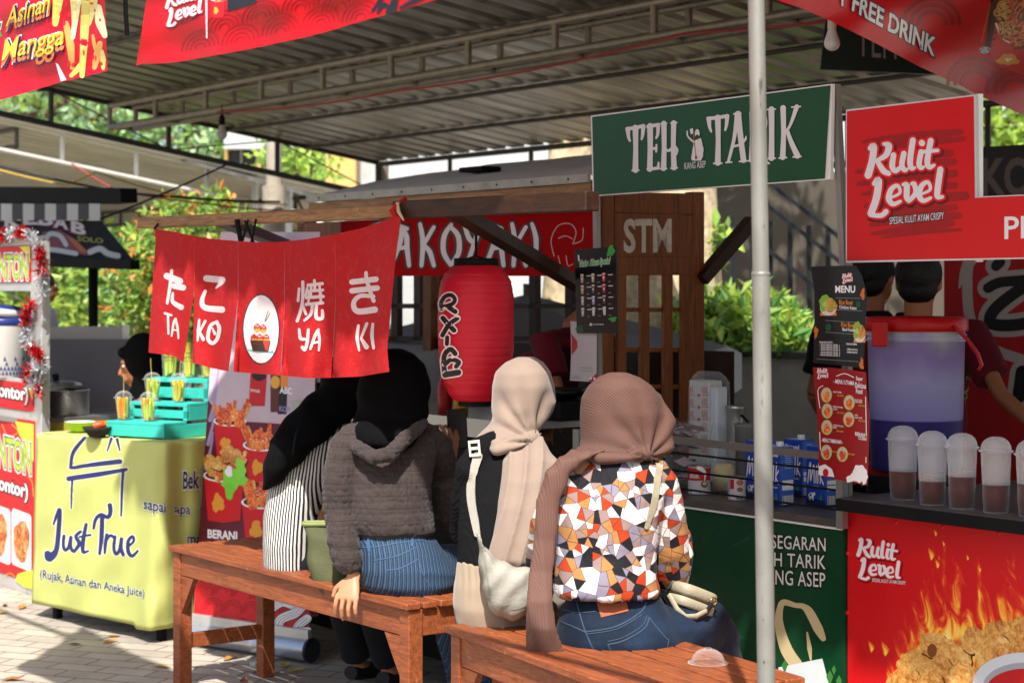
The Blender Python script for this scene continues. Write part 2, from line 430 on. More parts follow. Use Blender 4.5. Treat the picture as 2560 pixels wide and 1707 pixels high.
def crown(mb, clumps, per, size, rn, mats, droop=.2, asp=.45, shell=.35, keep=None):
    """clumps: (centre, radius); mats: (material, weight, where) with where = 'any' | 'out' """
    for c, r in clumps:
        c = Vector(c)
        for _ in range(int(per * r * r)):
            d = Vector((rn.gauss(0, 1), rn.gauss(0, 1), rn.gauss(0, 1))).normalized(); q = rn.random() ** shell
            p = c + Vector((d.x, d.y, d.z * .8)) * r * q
            if keep and not keep(p): continue
            x = rn.random() * sum(m[1] for m in mats)
            for m, wt, where in mats:
                x -= wt
                if x <= 0: break
            if where == 'out' and (q < .8 or d.z < -.2): m = mats[0][0]
            leaf(mb, p, size * rn.uniform(.6, 1.3), rn, m, droop, asp)
def make_plant(name, label, cat, base, clumps, per, size, mats, seed, trunk=None, group=None, droop=.2, asp=.45, shell=.35, keep=None):
    rn = random.Random(seed); base = Vector(base)
    t = thing(name, label, cat, base, group)
    mb = MB()
    if trunk:
        r0, top = trunk; top = Vector(top)
        mb.chain([base, base.lerp(top, .35) + Vector((rn.uniform(-.1, .1), rn.uniform(-.1, .1), 0)), base.lerp(top, .7), top], [r0, r0 * .85, r0 * .7, r0 * .5], BARK, 10)
    else: top = base + Vector((0, 0, .2)); r0 = .03
    for c, r in clumps:
        c = Vector(c); mid = top.lerp(c, .5) + Vector((rn.uniform(-.1, .1), rn.uniform(-.1, .1), rn.uniform(-.1, .2))) * r
        mb.chain([top if trunk else base, mid, c], [r0 * .45, r0 * .3, r0 * .1], BARK, 6)
        for _ in range(4):
            e = c + Vector((rn.gauss(0, 1), rn.gauss(0, 1), rn.gauss(0, 1))).normalized() * r * .8
            mb.chain([mid.lerp(c, .6), e], [r0 * .15, r0 * .05], BARK, 5)
    mb.build("trunk" if trunk else "stems", t)
    cb = MB(); crown(cb, clumps, per, size, rn, mats, droop, asp, shell, keep); cb.build("crown", t)
    return t
def clump_field(rn, px0, px1, py0, py1, d0, d1, n, r0, r1):
    return [(atD(rn.uniform(px0, px1), rn.uniform(py0, py1), rn.uniform(d0, d1)), rn.uniform(r0, r1)) for _ in range(n)]
rn = random.Random(3)
make_plant("flame_tree", "tall tree with orange blossoms beyond the left tent roofs, nearest the left edge", "tree", (-6.6, 23, 0), clump_field(rn, -220, 330, 130, 420, 21.5, 25, 20, .55, 1.05), 430, .17, [(LEAF_B, 5, 'any'), (LEAF_M, 3, 'any'), (LEAF_Y, 1, 'any'), (LEAF_O, .28, 'out')], 11, (.22, (-6.3, 23, 3)), "flame trees beyond the tents")
make_plant("flame_tree", "airy tree with a few orange blossoms behind the hanging bulb at the tent's left edge", "tree", (-3.6, 25, 0), clump_field(rn, 330, 660, 150, 430, 23, 27, 16, .5, .95), 340, .17, [(LEAF_B, 5, 'any'), (LEAF_M, 4, 'any'), (LEAF_O, .22, 'out')], 12, (.2, (-3.7, 25, 3)), "flame trees beyond the tents")
make_plant("flame_tree", "deep green tree crown far behind the striped awning stall", "tree", (-8, 30, 0), clump_field(rn, -150, 560, 480, 640, 29, 33, 16, .9, 1.5), 300, .24, [(LEAF_D, 4, 'any'), (LEAF_M, 3, 'any'), (LEAF_B, 2, 'any')], 13, (.25, (-7.5, 30, 2.5)), "flame trees beyond the tents")
make_plant("young_tree", "small light green tree in front of the building windows, left of the ochre column", "tree", (-2.1, 16.5, 0), [(atD(700, 390, 16.5), .28), (atD(740, 370, 16.4), .25), (atD(790, 410, 16.2), .25), (atD(745, 430, 16.4), .22), (atD(660, 430, 16.5), .2), (atD(720, 590, 16.5), .35), (atD(790, 580, 16.5), .3)], 1100, .12, [(LEAF_Y, 3, 'any'), (LEAF_M, 3, 'any')], 14, (.04, atD(720, 440, 16.5)))
bush = [(atD(x, y, d + 2.2), r * .84) for x, y, d, r in ((440, 560, 11.2, .32), (370, 610, 11.1, .26), (525, 545, 11.2, .3), (590, 560, 11.3, .22), (400, 640, 11, .36), (330, 700, 10.9, .3), (440, 720, 11, .4), (350, 790, 10.9, .3), (430, 850, 11, .4), (540, 690, 11.1, .4), (530, 490, 11.2, .12), (470, 510, 11.4, .12))]
make_plant("red_tip_shrub", "tall shrub with orange-red leaf tips behind the left end of the red split curtain", "shrub", (-2.45, 13.3, 0), bush, 4200, .08, [(LEAF_M, 4, 'any'), (LEAF_Y, 4, 'any'), (LEAF_R, 6, 'out'), (LEAF_D, 2, 'any')], 15, None, None, -.5, .4)
mid = clump_field(rn, 100, 320, 690, 800, 14.5, 17, 9, .4, .7)
make_plant("park_shrub", "loose green shrub behind the white partition under the dark sign", "shrub", (-3.6, 16, 0), mid, 700, .12, [(LEAF_M, 4, 'any'), (LEAF_Y, 3, 'any'), (LEAF_D, 1, 'any')], 16)
for i, (x, y, d, lab) in enumerate(((-6.2, 21, 0, "rounded park tree far behind the stall post, left of it"), (-4.6, 23, 0, "rounded park tree far behind the stall post, right of it"))):
    cl = [(Vector((x + rn.uniform(-1.2, 1.2), y + rn.uniform(-1, 1), rn.uniform(.9, 2.3))), rn.uniform(.5, .9)) for _ in range(9)]
    make_plant("park_tree", lab, "tree", (x, y, 0), cl, 420, .17, [(LEAF_B, 4, 'any'), (LEAF_M, 4, 'any'), (LEAF_Y, 2, 'any')], 20 + i, (.1, (x, y, 1.3)), "park trees behind the stalls")
pk = [(atD(x, y, d + 2.6), r * 1.12) for x, y, d, r in ((1790, 775, 8.6, .13), (1840, 785, 8.55, .14), (1905, 760, 8.6, .12), (1800, 810, 8.4, .2), (1880, 830, 8.4, .17), (1950, 810, 8.5, .14), (1985, 850, 8.3, .14), (1950, 860, 8.2, .15), (1760, 850, 8.4, .17), (1830, 875, 8.4, .14), (1720, 810, 8.5, .14))]
make_plant("planter_shrub", "bright yellow-green shrub growing over the grey planter wall beside the silver pole", "shrub", atD(1850, 1000, 11.1) * 1, pk, 6200, .115, [(LEAF_Y, 5, 'any'), (LEAF_M, 4, 'any'), (LEAF_R, .5, 'out'), (LEAF_D, 2, 'any')], 31, None, None, -.6, .36)
pk2 = [(atD(x, y, 11.4), r * 1.3) for x, y, r in ((1800, 570, .05), (1815, 605, .06), (1785, 640, .06), (1770, 600, .05))]
make_plant("potted_sapling", "thin leafy sapling in the gap between the wooden panel and its slanted brace", "plant", atD(1760, 1000, 11.4), pk2, 3600, .11, [(LEAF_Y, 3, 'any'), (LEAF_M, 4, 'any')], 32, (.018, atD(1790, 650, 11.4)))
make_plant("roadside_tree", "yellow-green tree beyond the roof beams at the far right", "tree", (5.0, 17, 0), [(atD(x, y, 17), r) for x, y, r in ((2470, 300, .5), (2530, 290, .55), (2600, 340, .6), (2480, 380, .4), (2580, 420, .5), (2420, 280, .3))], 700, .16, [(LEAF_Y, 5, 'any'), (LEAF_M, 3, 'any')], 33, (.1, (4.8, 17, 2.2)))
# big trunks seen through the lattice
def trunk(label, p, r, h, seed):
    t = thing("old_tree", label, "tree", p, "old trees behind the wooden stall"); mb = MB(); rr = random.Random(seed)
    mb.chain([p + Vector((rr.uniform(-.03, .03), 0, h * k / 8)) for k in range(9)], [r * (1.35 if k == 0 else 1.1 - .04 * k + rr.uniform(-.04, .04)) for k in range(9)], M("pale_bark", 'c0ad8c', .9, var=.5, scale=7, bump=.8, bscale=22, dirt=.7, dirtcol='2c241b'), 18)
    mb.build("trunk", t)
    cb = MB(); cl = [(p + Vector((rr.uniform(-1.3, 1.3), rr.uniform(.3, 1.6), h + rr.uniform(.2, 1.2))), rr.uniform(.5, .9)) for _ in range(8)]
    crown(cb, cl, 260, .2, rr, [(LEAF_D, 1, 'any'), (LEAF_M, 1, 'any')]); cb.build("crown", t)
g0 = atD(1640, 760, 11.6); trunk("thick mottled tree trunk seen through the wooden lattice", Vector((g0.x, g0.y, 0)), .4, 3.6, 41)
g0 = atD(1420, 720, 12.4); trunk("dark mottled tree trunk behind the black drinks menu", Vector((g0.x, g0.y, 0)), .17, 3.4, 42)

# ---------------------------------------------------------------- building, walls, fence
WHITE_W = M("white_render", 'a9acac', .8, var=.05, scale=2, dirt=.15); OCHRE = M("ochre_render", 'c79f62', .8, var=.06); DARKGL = M("dark_window", '14181c', .15, var=.2); GREYW = M("grey_render", '8c8983', .85, var=.12, scale=3, dirt=.35)
b = thing("building", "white building with an ochre column and dark windows behind the tent", "building", (0, 20, 0))
y0 = 20.0
def bxp(mb, x0, x1, ytop, ybot, d, dep, m):
    a = atD(x0, ytop, d); c = atD(x1, ybot, d); mb.boxa((a.x, d, c.z), Vector((c.x - a.x, 0, 0)), Vector((0, dep, 0)), Vector((0, 0, a.z - c.z)), m)
mb = MB(); bxp(mb, 890, 2700, 120, 1042, 20, .3, WHITE_W); mb.build("wall", b)
mb = MB(); bxp(mb, 815, 889, 200, 1042, 19.6, .9, OCHRE); mb.build("column", b)
for y_, y2_ in ((200, 372), (470, 500), (640, 1042)): mb = MB(); bxp(mb, 560, 814, y_, y2_, 19.9, .5, WHITE_W); mb.build("floor_slab", b)
for x0, x1, ya, yb in ((566, 640, 373, 469), (648, 722, 373, 469), (730, 812, 373, 469), (566, 640, 501, 639), (648, 722, 501, 639), (730, 812, 501, 639)):
    mb = MB(); bxp(mb, x0, x1, ya, yb, 20.1, .1, DARKGL); f = mb.build("window", b)
    fr = MB(); bxp(fr, x0 - 4, x0 + 4, ya, yb, 20.02, .06, OCHRE); bxp(fr, (x0 + x1) / 2 - 2, (x0 + x1) / 2 + 2, ya, yb, 20.03, .05, GREYW); fr.build("frame", f)
# grey planter wall with a dark coping
t = thing("planter_wall", "low grey stone planter wall with a dark coping behind the milk cartons", "wall", atD(1850, 1150, 11))
pw = Vector((U.x, U.y, 0))
a = atD(1560, 838, 11.6); c = atD(2140, 918, 10.3); dv = Vector((c.x - a.x, c.y - a.y, 0)); zt = (a.z + c.z) / 2; nv = Vector((dv.y, -dv.x, 0)).normalized() * -.25
a = Vector((a.x, a.y, 0)) - dv * .6; dv = dv * 1.6; STONE = M("grey_stone", '8d8a80', .75, var=.15, scale=5, dirt=.3, dirtcol='5a5a48')
MB().boxa(a, dv, nv, ZV * (zt - .04), STONE).build("wall_face", t)
MB().boxa(a - nv * .06 + ZV * (zt - .038), dv, nv * 1.1, ZV * .04, M("dark_coping", '3a3a38', .6)).build("coping", t)
pu = atD(1318, 735, 9.0); t = thing("garden_umbrella", "grey garden umbrella behind the wooden stall, its peak between lantern and black menu", "umbrella", Vector((pu.x, pu.y, 0))); mb = MB(); GF = M("grey_canopy", '8f8d8a', .8, var=.08, scale=4)
mb.add([pu] + [pu + Vector((math.cos(k * math.pi / 8) * 1.05 * (1 if k % 2 == 0 else .96), math.sin(k * math.pi / 8) * 1.05 * (1 if k % 2 == 0 else .96), -.24 - (.05 if k % 2 == 0 else .0))) for k in range(16)] + [pu + Vector((math.cos(k * math.pi / 8) * 1.05, math.sin(k * math.pi / 8) * 1.05, -.46)) for k in range(16)], [(0, 1 + k, 1 + (k + 1) % 16) for k in range(16)] + [(1 + k, 17 + k, 17 + (k + 1) % 16, 1 + (k + 1) % 16) for k in range(16)], GF); mb.build("canopy", t); MB().tube((pu.x, pu.y, 0), pu + ZV * .05, .02, M("umbrella_pole", '55534f', .5, metal=.4)).build("pole", t)
# stair wall with dark metal railing
t = thing("railing", "dark metal stair railing against a brown wall behind the green counter", "railing", atD(1950, 900, 12)); DKM = M("dark_metal", '22262a', .45, metal=.5)
for x in (1775, 1830, 1880, 1925, 1975, 2022, 2070, 2110): MB().beam(atD(x, 540 + (x - 1790) * .1, 13.2), atD(x + 3, 980, 13.2), .04, .03, DKM).build("bar", t)
for o in (0, 60, 170): MB().beam(atD(1900, 440 + o, 13.15), atD(2120, 610 + o, 13.0), .045, .03, DKM).build("rail", t)
t = thing("stair_wall", "brown-grey wall behind the dark railing", "wall", atD(1950, 1042, 14.2)); mb = MB(); bxp(mb, 1715, 2400, 430, 1230, 14.2, .2, M("brown_wall", '4a443b', .85, var=.2, scale=3, dirt=.4)); mb.build("wall_face", t)

# ---------------------------------------------------------------- tent over the stalls
ZINC = None
def Mzinc():
    m, t, b = newmat("zinc_sheet"); tc = nn(t, "TexCoord"); mp = nn(t, "Mapping"); rot = nn(t, "Mapping"); rot.inputs["Rotation"].default_value = (0, 0, math.radians(53.13))
    mp.inputs["Scale"].default_value = (5, .5, 1); t.links.new(tc.outputs["Object"], rot.inputs[0]); t.links.new(rot.outputs[0], mp.inputs[0])
    no = nn(t, "TexNoise"); no.inputs["Scale"].default_value = 1.4; no.inputs["Detail"].default_value = 9; no.inputs["Roughness"].default_value = .7; t.links.new(mp.outputs[0], no.inputs["Vector"])
    t.links.new(ramp(t, no.outputs["Fac"], [(.3, '6a665e'), (.7, 'a9a59b')]), b.inputs["Base Color"])
    n2 = nn(t, "TexNoise"); n2.inputs["Scale"].default_value = 3; n2.inputs["Detail"].default_value = 6; t.links.new(mp.outputs[0], n2.inputs["Vector"])
    b.inputs["Metallic"].default_value = .85; t.links.new(mth(t, 'MULTIPLY_ADD', n2.outputs["Fac"], .35, .22), b.inputs["Roughness"])
    bp = nn(t, "Bump"); bp.inputs["Strength"].default_value = .35; bp.inputs["Distance"].default_value = .02; t.links.new(n2.outputs["Fac"], bp.inputs["Height"]); t.links.new(bp.outputs[0], b.inputs["Normal"])
    return m
ZINC = Mzinc(); PIPE = M("galvanised_pipe", '8f8878', .5, metal=.55, var=.25, scale=20, dirt=.5, dirtcol='5a4632'); PIPED = M("dark_pipe", '4d4a45', .5, metal=.5, var=.2)
def roof_sheet(mb, s0, s1, c0, c1, zf, pitch=.2, flip=1):
    vs = []; k = 0; s = s0; prof = []
    while s < s1:
        prof += [(s, 0), (s + pitch * .62, 0), (s + pitch * .68, .05), (s + pitch * .9, .05)]; s += pitch
    nc = 6
    for s, h in prof:
        for j in range(nc + 1):
            c = c0 + (c1 - c0) * j / nc; vs.append(W(s, c, zf(c) + h))
    fs = [(i * (nc + 1) + j, i * (nc + 1) + j + 1, (i + 1) * (nc + 1) + j + 1, (i + 1) * (nc + 1) + j) for i in range(len(prof) - 1) for j in range(nc)]
    mb.add(vs, fs, ZINC)
SL, CF, CB = -11.06, 2.2, 7.1
def zr(c): return 2.3 + .147 * (7.1 - c)
tent = thing("market_tent", "long tent roof of corrugated zinc sheets on pipe trusses over the food stalls", "tent", W(SL, CB, 0))
mb = MB(); roof_sheet(mb, SL, -5.4, 2.7, CB, zr); roof_sheet(mb, -5.5, -3.2, 2.0, CB, lambda c: zr(c) + .056); roof_sheet(mb, -3.4, 4.5, 2.55, CB, zr); mb.build("roof_sheet", tent)  # front edge, out of view, stepped to shade the curtain and keep benches sunlit
def truss(parent, p0, p1, ht, n, m, r=.021, double=0., name="truss", skip=()):
    """two chords and uprights between p0 and p1 (top chord given)"""
    p0 = Vector(p0); p1 = Vector(p1); mb = MB(); dn = ZV * -ht
    for off in ((0,) if not double else (0, double)):
        o = N * off
        mb.tube(p0 + o, p1 + o, r, m); mb.tube(p0 + dn + o, p1 + dn + o, r, m)
        for i in range(n + 1):
            q = p0.lerp(p1, i / n) + o + (p1 - p0).normalized() * off * .15; mb.tube(q, q + dn, r * .85, m, 8)
    if double:
        for i in range(n + 1): q = p0.lerp(p1, i / n); mb.tube(q + dn, q + dn + N * double, r * .7, m, 6)
    return mb.build(name, parent)
# mid truss (seen end to end), its slope-side frames, far and near frames
zt = zr(5.04) - .03
truss(tent, W(SL + .02, 5.04, zt), W(4.2, 5.04, zt + .02), .14, 23, PIPE, .02, .17)
side0, side1 = W(SL, CF, zr(CF) - .01), W(SL, CB, zr(CB) - .01)
mb = MB(); mb.tube(side0, side1, .016, PIPED); mb.tube(side0 - ZV * .2, side1 - ZV * .235, .02, PIPED)
for k in range(7):
    q = side0.lerp(side1, k / 6); mb.tube(q, q - ZV * .22, .018, PIPED, 8)
mb.build("side_frame", tent)
mb = MB(); q = [side0.lerp(side1, k / 6) for k in range(7)]
for k in range(6):
    a, b2 = (q[k], q[k + 1] - ZV * .22) if k % 2 else (q[k] - ZV * .22, q[k + 1]); mb.tube(a, b2, .005, PIPED, 6)
mb.build("brace_wire", tent)
zb = zr(CB) - .02
truss(tent, W(SL, CB, zb), W(4.2, CB, zb), .24, 17, PIPED, .018, 0, "far_frame")
mb = MB(); mb.tube(W(SL, 2.72, zr(2.7) - .03), W(4.2, 2.72, zr(2.7) - .03), .016, PIPE); mb.build("near_frame", tent)
for s in (SL, -6.4, -2.9, 1.2):
    MB().tube(W(s, CB + .05, 0), W(s, CB + .05, zb), .035, PIPE, 12).build("post", tent)
# dark band: purlins across the sheets
for c in (3.6, 4.2, 5.9, 6.5): MB().tube(W(SL, c, zr(c) - .018), W(4.4, c, zr(c) - .018), .012, PIPED, 8).build("purlin", tent)
# second tent to the left
t2 = thing("market_tent", "neighbouring tent roof of pale sheets with a white pipe frame at left", "tent", W(-14, 7.5, 0)); SL2 = -14.0
WPIPE = M("white_pipe", 'd8d4cb', .5, var=.12)
def zr2(c): return 2.72 + .16 * (5.47 - c)
ZSAVE = ZINC; ZINC = M("groundlit_sheet", 'd2ccbe', .6, metal=.1, var=.2, scale=2, stretch=(1, 1, 1)); mb = MB(); roof_sheet(mb, -20, SL2, 3.4, 10.5, zr2, .2); ZINC = ZSAVE; mb.build("roof_sheet", t2)  # colour lightened to carry the sunlit ground's bounce on the underside
mb = MB(); a, b2 = W(SL2, 3.4, zr2(3.4)), W(SL2, 10.5, zr2(10.5))
mb.tube(a, b2, .03, WPIPE); mb.tube(a - ZV * .23, b2 - ZV * .23, .02, WPIPE)
for k in range(12): q = a.lerp(b2, k / 11); mb.tube(q, q - ZV * .23, .02, WPIPE, 8)
mb.build("side_frame", t2)
for c in (5.6, 8.4): truss(t2, W(-19.5, c, zr2(c) - .04), W(SL2, c, zr2(c) - .04), .14, 12, PIPED, .02, 0, "truss")
for s, c in ((-14, 3.6), (-14, 10.4), (-19.6, 3.6), (-19.6, 10.4)): MB().tube(W(s, c, 0), W(s, c, zr2(c)), .03, PIPE).build("post", t2)
# third, lower roof glimpsed behind the building side
t3 = thing("walkway_roof", "low corrugated walkway roof on thin posts behind the concrete post", "roof", atD(720, 900, 15)); mb = MB()
a, b2 = atD(560, 430, 16.5), atD(800, 500, 14.5)
mb.boxa(a, b2 - a, Vector((-1.2, .8, .35)), Vector((0, 0, .03)), ZINC); mb.build("roof_sheet", t3)
for k in (0, .35, .7, 1): q = a.lerp(b2, k); MB().tube(Vector((q.x, q.y, 0)), q, .03, WPIPE).build("post", t3)
# concrete lamp post and silver tent pole
p = atD(685, 600, 13); t = thing("concrete_post", "round concrete post with a rust-stained sleeve behind the wooden beam", "post", Vector((p.x, p.y, 0)))
CONC = M("concrete_post", 'a59c8c', .85, var=.15, scale=6, dirt=.5, dirtcol='7a5a38'); z1 = atD(685, 465, 13).z
MB().tube((p.x, p.y, 0), (p.x, p.y, z1), .083, CONC, 20).build("sleeve", t); MB().tube((p.x, p.y, z1), (p.x, p.y, 5), .056, CONC, 20).build("shaft", t)
# the pole in front
p0 = atD(1918, 1900, 3.6); p1 = atD(1902, 690, 3.62); p2 = atD(1888, -150, 3.64); dv = (p2 - p0).normalized(); foot = p0 + dv * (-p0.z / dv.z)
t = thing("tent_pole", "scratched silver tent pole with bolt holes standing in front of the stalls", "pole", foot)
def Mpole():
    m, t, b = newmat("pole_paint"); tc = nn(t, "TexCoord"); mp = nn(t, "Mapping"); mp.inputs["Scale"].default_value = (55, 55, 7); t.links.new(tc.outputs["Object"], mp.inputs[0])
    no = nn(t, "TexNoise"); no.inputs["Scale"].default_value = 1; no.inputs["Detail"].default_value = 8; no.inputs["Roughness"].default_value = .75; t.links.new(mp.outputs[0], no.inputs["Vector"])
    n2 = nn(t, "TexNoise"); n2.inputs["Scale"].default_value = 7; n2.inputs["Detail"].default_value = 5; t.links.new(tc.outputs["Object"], n2.inputs["Vector"])
    base = ramp(t, n2.outputs["Fac"], [(.3, '706f69'), (.7, '8b8a84')]); f = ramp(t, no.outputs["Fac"], [(.35, (1, 1, 1)), (.4, (0, 0, 0))])
    mx = nn(t, "MixRGB"); t.links.new(f, mx.inputs[0]); t.links.new(base, mx.inputs[1]); mx.inputs[2].default_value = (.09, .075, .06, 1); t.links.new(mx.outputs[0], b.inputs["Base Color"])
    b.inputs["Metallic"].default_value = .25; b.inputs["Roughness"].default_value = .45; return m
POLE = Mpole()
mb = MB(); mb.chain([foot, p1], .0178, POLE, 28)
mb.lathe([(.0178, 0), (.0188, .002), (.0188, .006), (.0165, .008)], p1, POLE, 28, axis=tuple(dv)); mb.build("lower_tube", t)
MB().chain([p1 - dv * .02, p1 + dv * .04, p2], [.0165, .0165, .0165], POLE, 28).build("upper_tube", t)
HOLE = M("hole_black", '17140f', .9)
for x, y in ((1901, 1214), (1913, 1330), (1914, 1431), (1915, 1547), (1917, 1651), (1909, 1040), (1903, 760)):
    k = (atD(x, y, 3.6) - foot).dot(dv); c = foot + dv * k; off = (x - (1895 + (y - 690) * .0185 + 10)) / 22 * .5
    nrm = Vector((max(-.7, min(.7, off)), -1, 0)).normalized(); q = c + nrm * .0168
    MB().lathe([(.0001, .0022), (.0048, .0022), (.0048, -.001)], q, HOLE, 14, axis=tuple(nrm)).build("bolt_hole", t)
# ================================================================ STALLS
def ink(h, rough=.5, var=.05): return M("ink_" + h, h, rough, var=var, scale=4)
def cloth_ink(h): return M("cloth_" + h, h, .8, var=.07, scale=14, bump=.25, bscale=160, transl=.25, dirt=.1, dirtcol='e8a0a0' if h == 'b91c21' else '888888')
def pbox(mb, f, pts, thick, m):
    """prism: outline drawn on a surface map, given thickness going away from the viewer"""
    a = [f(x, y, 0) for x, y in pts]; b = [f(x, y, 0) - f.n * thick for x, y in pts]
    b = [p - f.n * thick for p in a]; n = len(a)
    fs = [tuple(range(n)), tuple(range(2 * n - 1, n - 1, -1))] + [(i, n + i, n + (i + 1) % n, (i + 1) % n) for i in range(n)]
    mb.add(a + b, fs, m)
def prect(mb, f, x0, y0, x1, y1, thick, m): pbox(mb, f, [(x0, y0), (x1, y0), (x1, y1), (x0, y1)], thick, m)
WOOD = Mwood("stall_wood", '8e5226', '54300f', .5, (14, 14, 1.2)); WOODH = Mwood("beam_wood", '9c7850', '5f4229', .6, (1.2, 14, 14), wear=.5)
WOODD = Mwood("dark_wood", '3c2415', '1d110a', .5, (2, 10, 10)); STEEL = M("stainless", 'a8a8a4', .35, metal=.85, var=.15, scale=3); ALU = M("aluminium", 'c9c9c6', .38, metal=.6, var=.1)
BLACKM = M("black_paint", '121212', .75, var=.3, spec=.15); TARP = M("grey_tarp", 'e8dcca', .85, var=.1, scale=5, dirt=.25); ORANGEWOOD = Mwood("bench_wood", '9e5631', '5a2d18', .5, (1.5, 16, 16), wear=.55, wearcol='b98a66')

# ---------------- takoyaki stall
SW = -4.835
fs_side = onplane(W(SW, 0, 0), U)
st = thing("takoyaki_stall", "dark wooden street food stall with a tarp roof and STM stencilled on its side", "food stall", W(-5.6, 4.1, 0))
bl, br_ = atC(355, 557, 2.78), atC(1477, 505, 2.98)
mb = MB(); d = (br_ - bl); nb = Vector((-d.y, d.x, 0)).normalized()
mb.boxa(bl - nb * .02 - ZV * .02, d, nb * .045, ZV * .037, WOODH)
mb.build("front_beam", st, bevel=.003)
mb = MB(); dk = d * .36; mb.boxa(bl + d * .642 - nb * .0225 - ZV * .023, dk, nb * .05, ZV * .05, WOODD); mb.build("beam_shade", st, bevel=.003)  # dark wood sleeve stands in for shade on the beam's right part
# brackets from the posts out to the beam
mb = MB(); pb = bl.lerp(br_, .74); mb.beam(pb + nb * .03 - ZV * .005, atC(1500, 745, 4.0), .05, .035, WOODD); mb.build("brace", st)
mb = MB(); pb = bl.lerp(br_, .2); mb.beam(pb + nb * .03, atC(745, 625, 3.9), .05, .035, WOODD); mb.build("brace", st)
mb = MB(); mb.beam(atC(1752, 700, 4.46), atC(1880, 552, 4.7), .05, .04, WOODD); mb.build("brace", st)
# roof: front edge low, back edge high
rf = MB(); q = [atC(772, 494, 3.8), atC(1476, 450, 3.8), W(SC_of(atC(1476, 456, 3.8))[0], 5.0, 1.95), atC(945, 458, 5.0)]
q[0].z = q[1].z = 1.766; q[2].z = q[3].z = 1.94
def rfn(u, v):
    p = q[0].lerp(q[1], u).lerp(q[3].lerp(q[2], u), v)
    return p + ZV * (.03 * math.sin(math.pi * u) * v + .05 * math.exp(-((u - .86) / .08) ** 2) * v + .006 * nz(p, 5))
rf.grid(rfn, 40, 10, TARP); rf.build("tarp", st)
rb = MB(); e = (q[1] - q[0]).normalized()
rb.boxa(q[0] - N * .012 - ZV * .022, q[1] - q[0], N * .012, ZV * .028, M("verdigris_strip", '99968a', .5, metal=.4, var=.2, dirt=.4)); rb.build("metal_edge", st)
rb = MB(); rb.boxa(q[0] - ZV * .062, q[1] - q[0], N * .04, ZV * .038, WOODH); rb.boxa(q[0] - ZV * .062 + N * .042, q[3] - q[0] - N * .05, U * .04, ZV * .035, WOODH); rb.build("fascia", st)
for k in range(9): c = q[0].lerp(q[1], (k + .5) / 9) - N * .013 - ZV * .008; MB().lathe([(.0001, .001), (.004, .001), (.004, 0)], c, BLACKM, 8, axis=tuple(-N)).build("nail", st)
# beam under the roof, posts, back wall
mb = MB(); mb.bx(-6.75, SW + .02, 3.93, 3.985, 1.6, 1.67, WOOD); mb.build("rail", st)
for s, c in ((-6.72, 3.96), (-6.72, 4.6)): MB().bx(s - .03, s + .03, c - .03, c + .03, 0, 1.72, WOODH if c < 4 else WOOD).build("post", st)
mb = MB(); fbk = planeC(4.62)
for x in (985, 1042, 1092, 1190, 1330, 1420): prect(mb, fbk, x - 8, 640, x + 8, 850, .03, WOODD)
for y in (765, 846): prect(mb, fbk, 880, y - 6, 1470, y + 6, .027, WOODD)
mb.build("back_lattice", st)
mb = MB(); mb.bx(-6.75, SW, 4.6, 4.63, .1, atC(1100, 850, 4.6).z, WOODD); mb.bx(-6.75, -6.72, 3.99, 4.57, .1, 1.0, WOODD); mb.build("back_panel", st)
# counter
mb = MB(); mb.bx(-6.25, SW - .02, 3.62, 4.2, .93, .955, STEEL); mb.bx(-6.25, SW - .02, 3.60, 3.618, .90, .962, STEEL); mb.build("counter_top", st)
mb = MB(); mb.bx(-6.22, SW - .03, 3.66, 3.69, .1, .93, BLACKM); mb.build("front_panel", st)
# side wall: posts, STM panel, lattice
mb = MB(); prect(mb, fs_side, 1506, 478, 1536, 1180, .045, WOOD); mb.build("post", st, bevel=.003)
mb = MB(); prect(mb, fs_side, 1732, 480, 1762, 1110, .045, WOOD); mb.build("post", st, bevel=.003)
mb = MB(); pbox(mb, fs_side, [(1537, 532), (1731, 538), (1731, 644), (1537, 644)], .015, WOOD)
pbox(mb, fs_side, [(1537, 480), (1731, 484), (1731, 537), (1537, 531)], .03, WOOD); prect(mb, onplane(W(SW + .003, 0, 0), U), 1535, 641, 1733, 688, .035, WOOD); side_panel = mb.build("side_panel", st, bevel=.002)
mb = MB()
for x0, x1 in ((1545, 1566), (1602, 1624), (1660, 1682), (1704, 1731)): prect(mb, fs_side, x0, 685, x1, 1140, .014, WOOD)
for y in (775, 875, 967, 1050): prect(mb, onplane(W(SW - .0145, 0, 0), U), 1537, y - 6, 1731, y + 5, .012, WOOD)
mb.build("side_lattice", st)
mb = MB(); SPRAY = M("spray_white", 'd2ccc2', .8, var=.2, scale=30, dirt=.25, dirtcol='7a4a28')
mb.text(fs_side, "STM", 1559, 633, 1679, 632, 86, SPRAY, off=.03, lift=.002); mb.build("lettering", side_panel)
for x, y in ((1535, 560), (1730, 560)):
    mb = MB(); s = 1 if x < 1600 else -1; pbox(mb, onplane(W(SW - .012, 0, 0), U), [(x - s * 2, y - 20), (x + s * 26, y), (x - s * 2 - s * 18, y + 70), (x - s * 22, y + 50)], .02, WOOD); mb.build("corner_brace", st)
tag(MB().boxa(atC(1146, 432, 4.3) + ZV * 0, U * .16, N * .1, ZV * .02, BLACKM).build("tray", bevel=.004), "flat black tray lying on the tarp roof of the wooden stall", "tray")
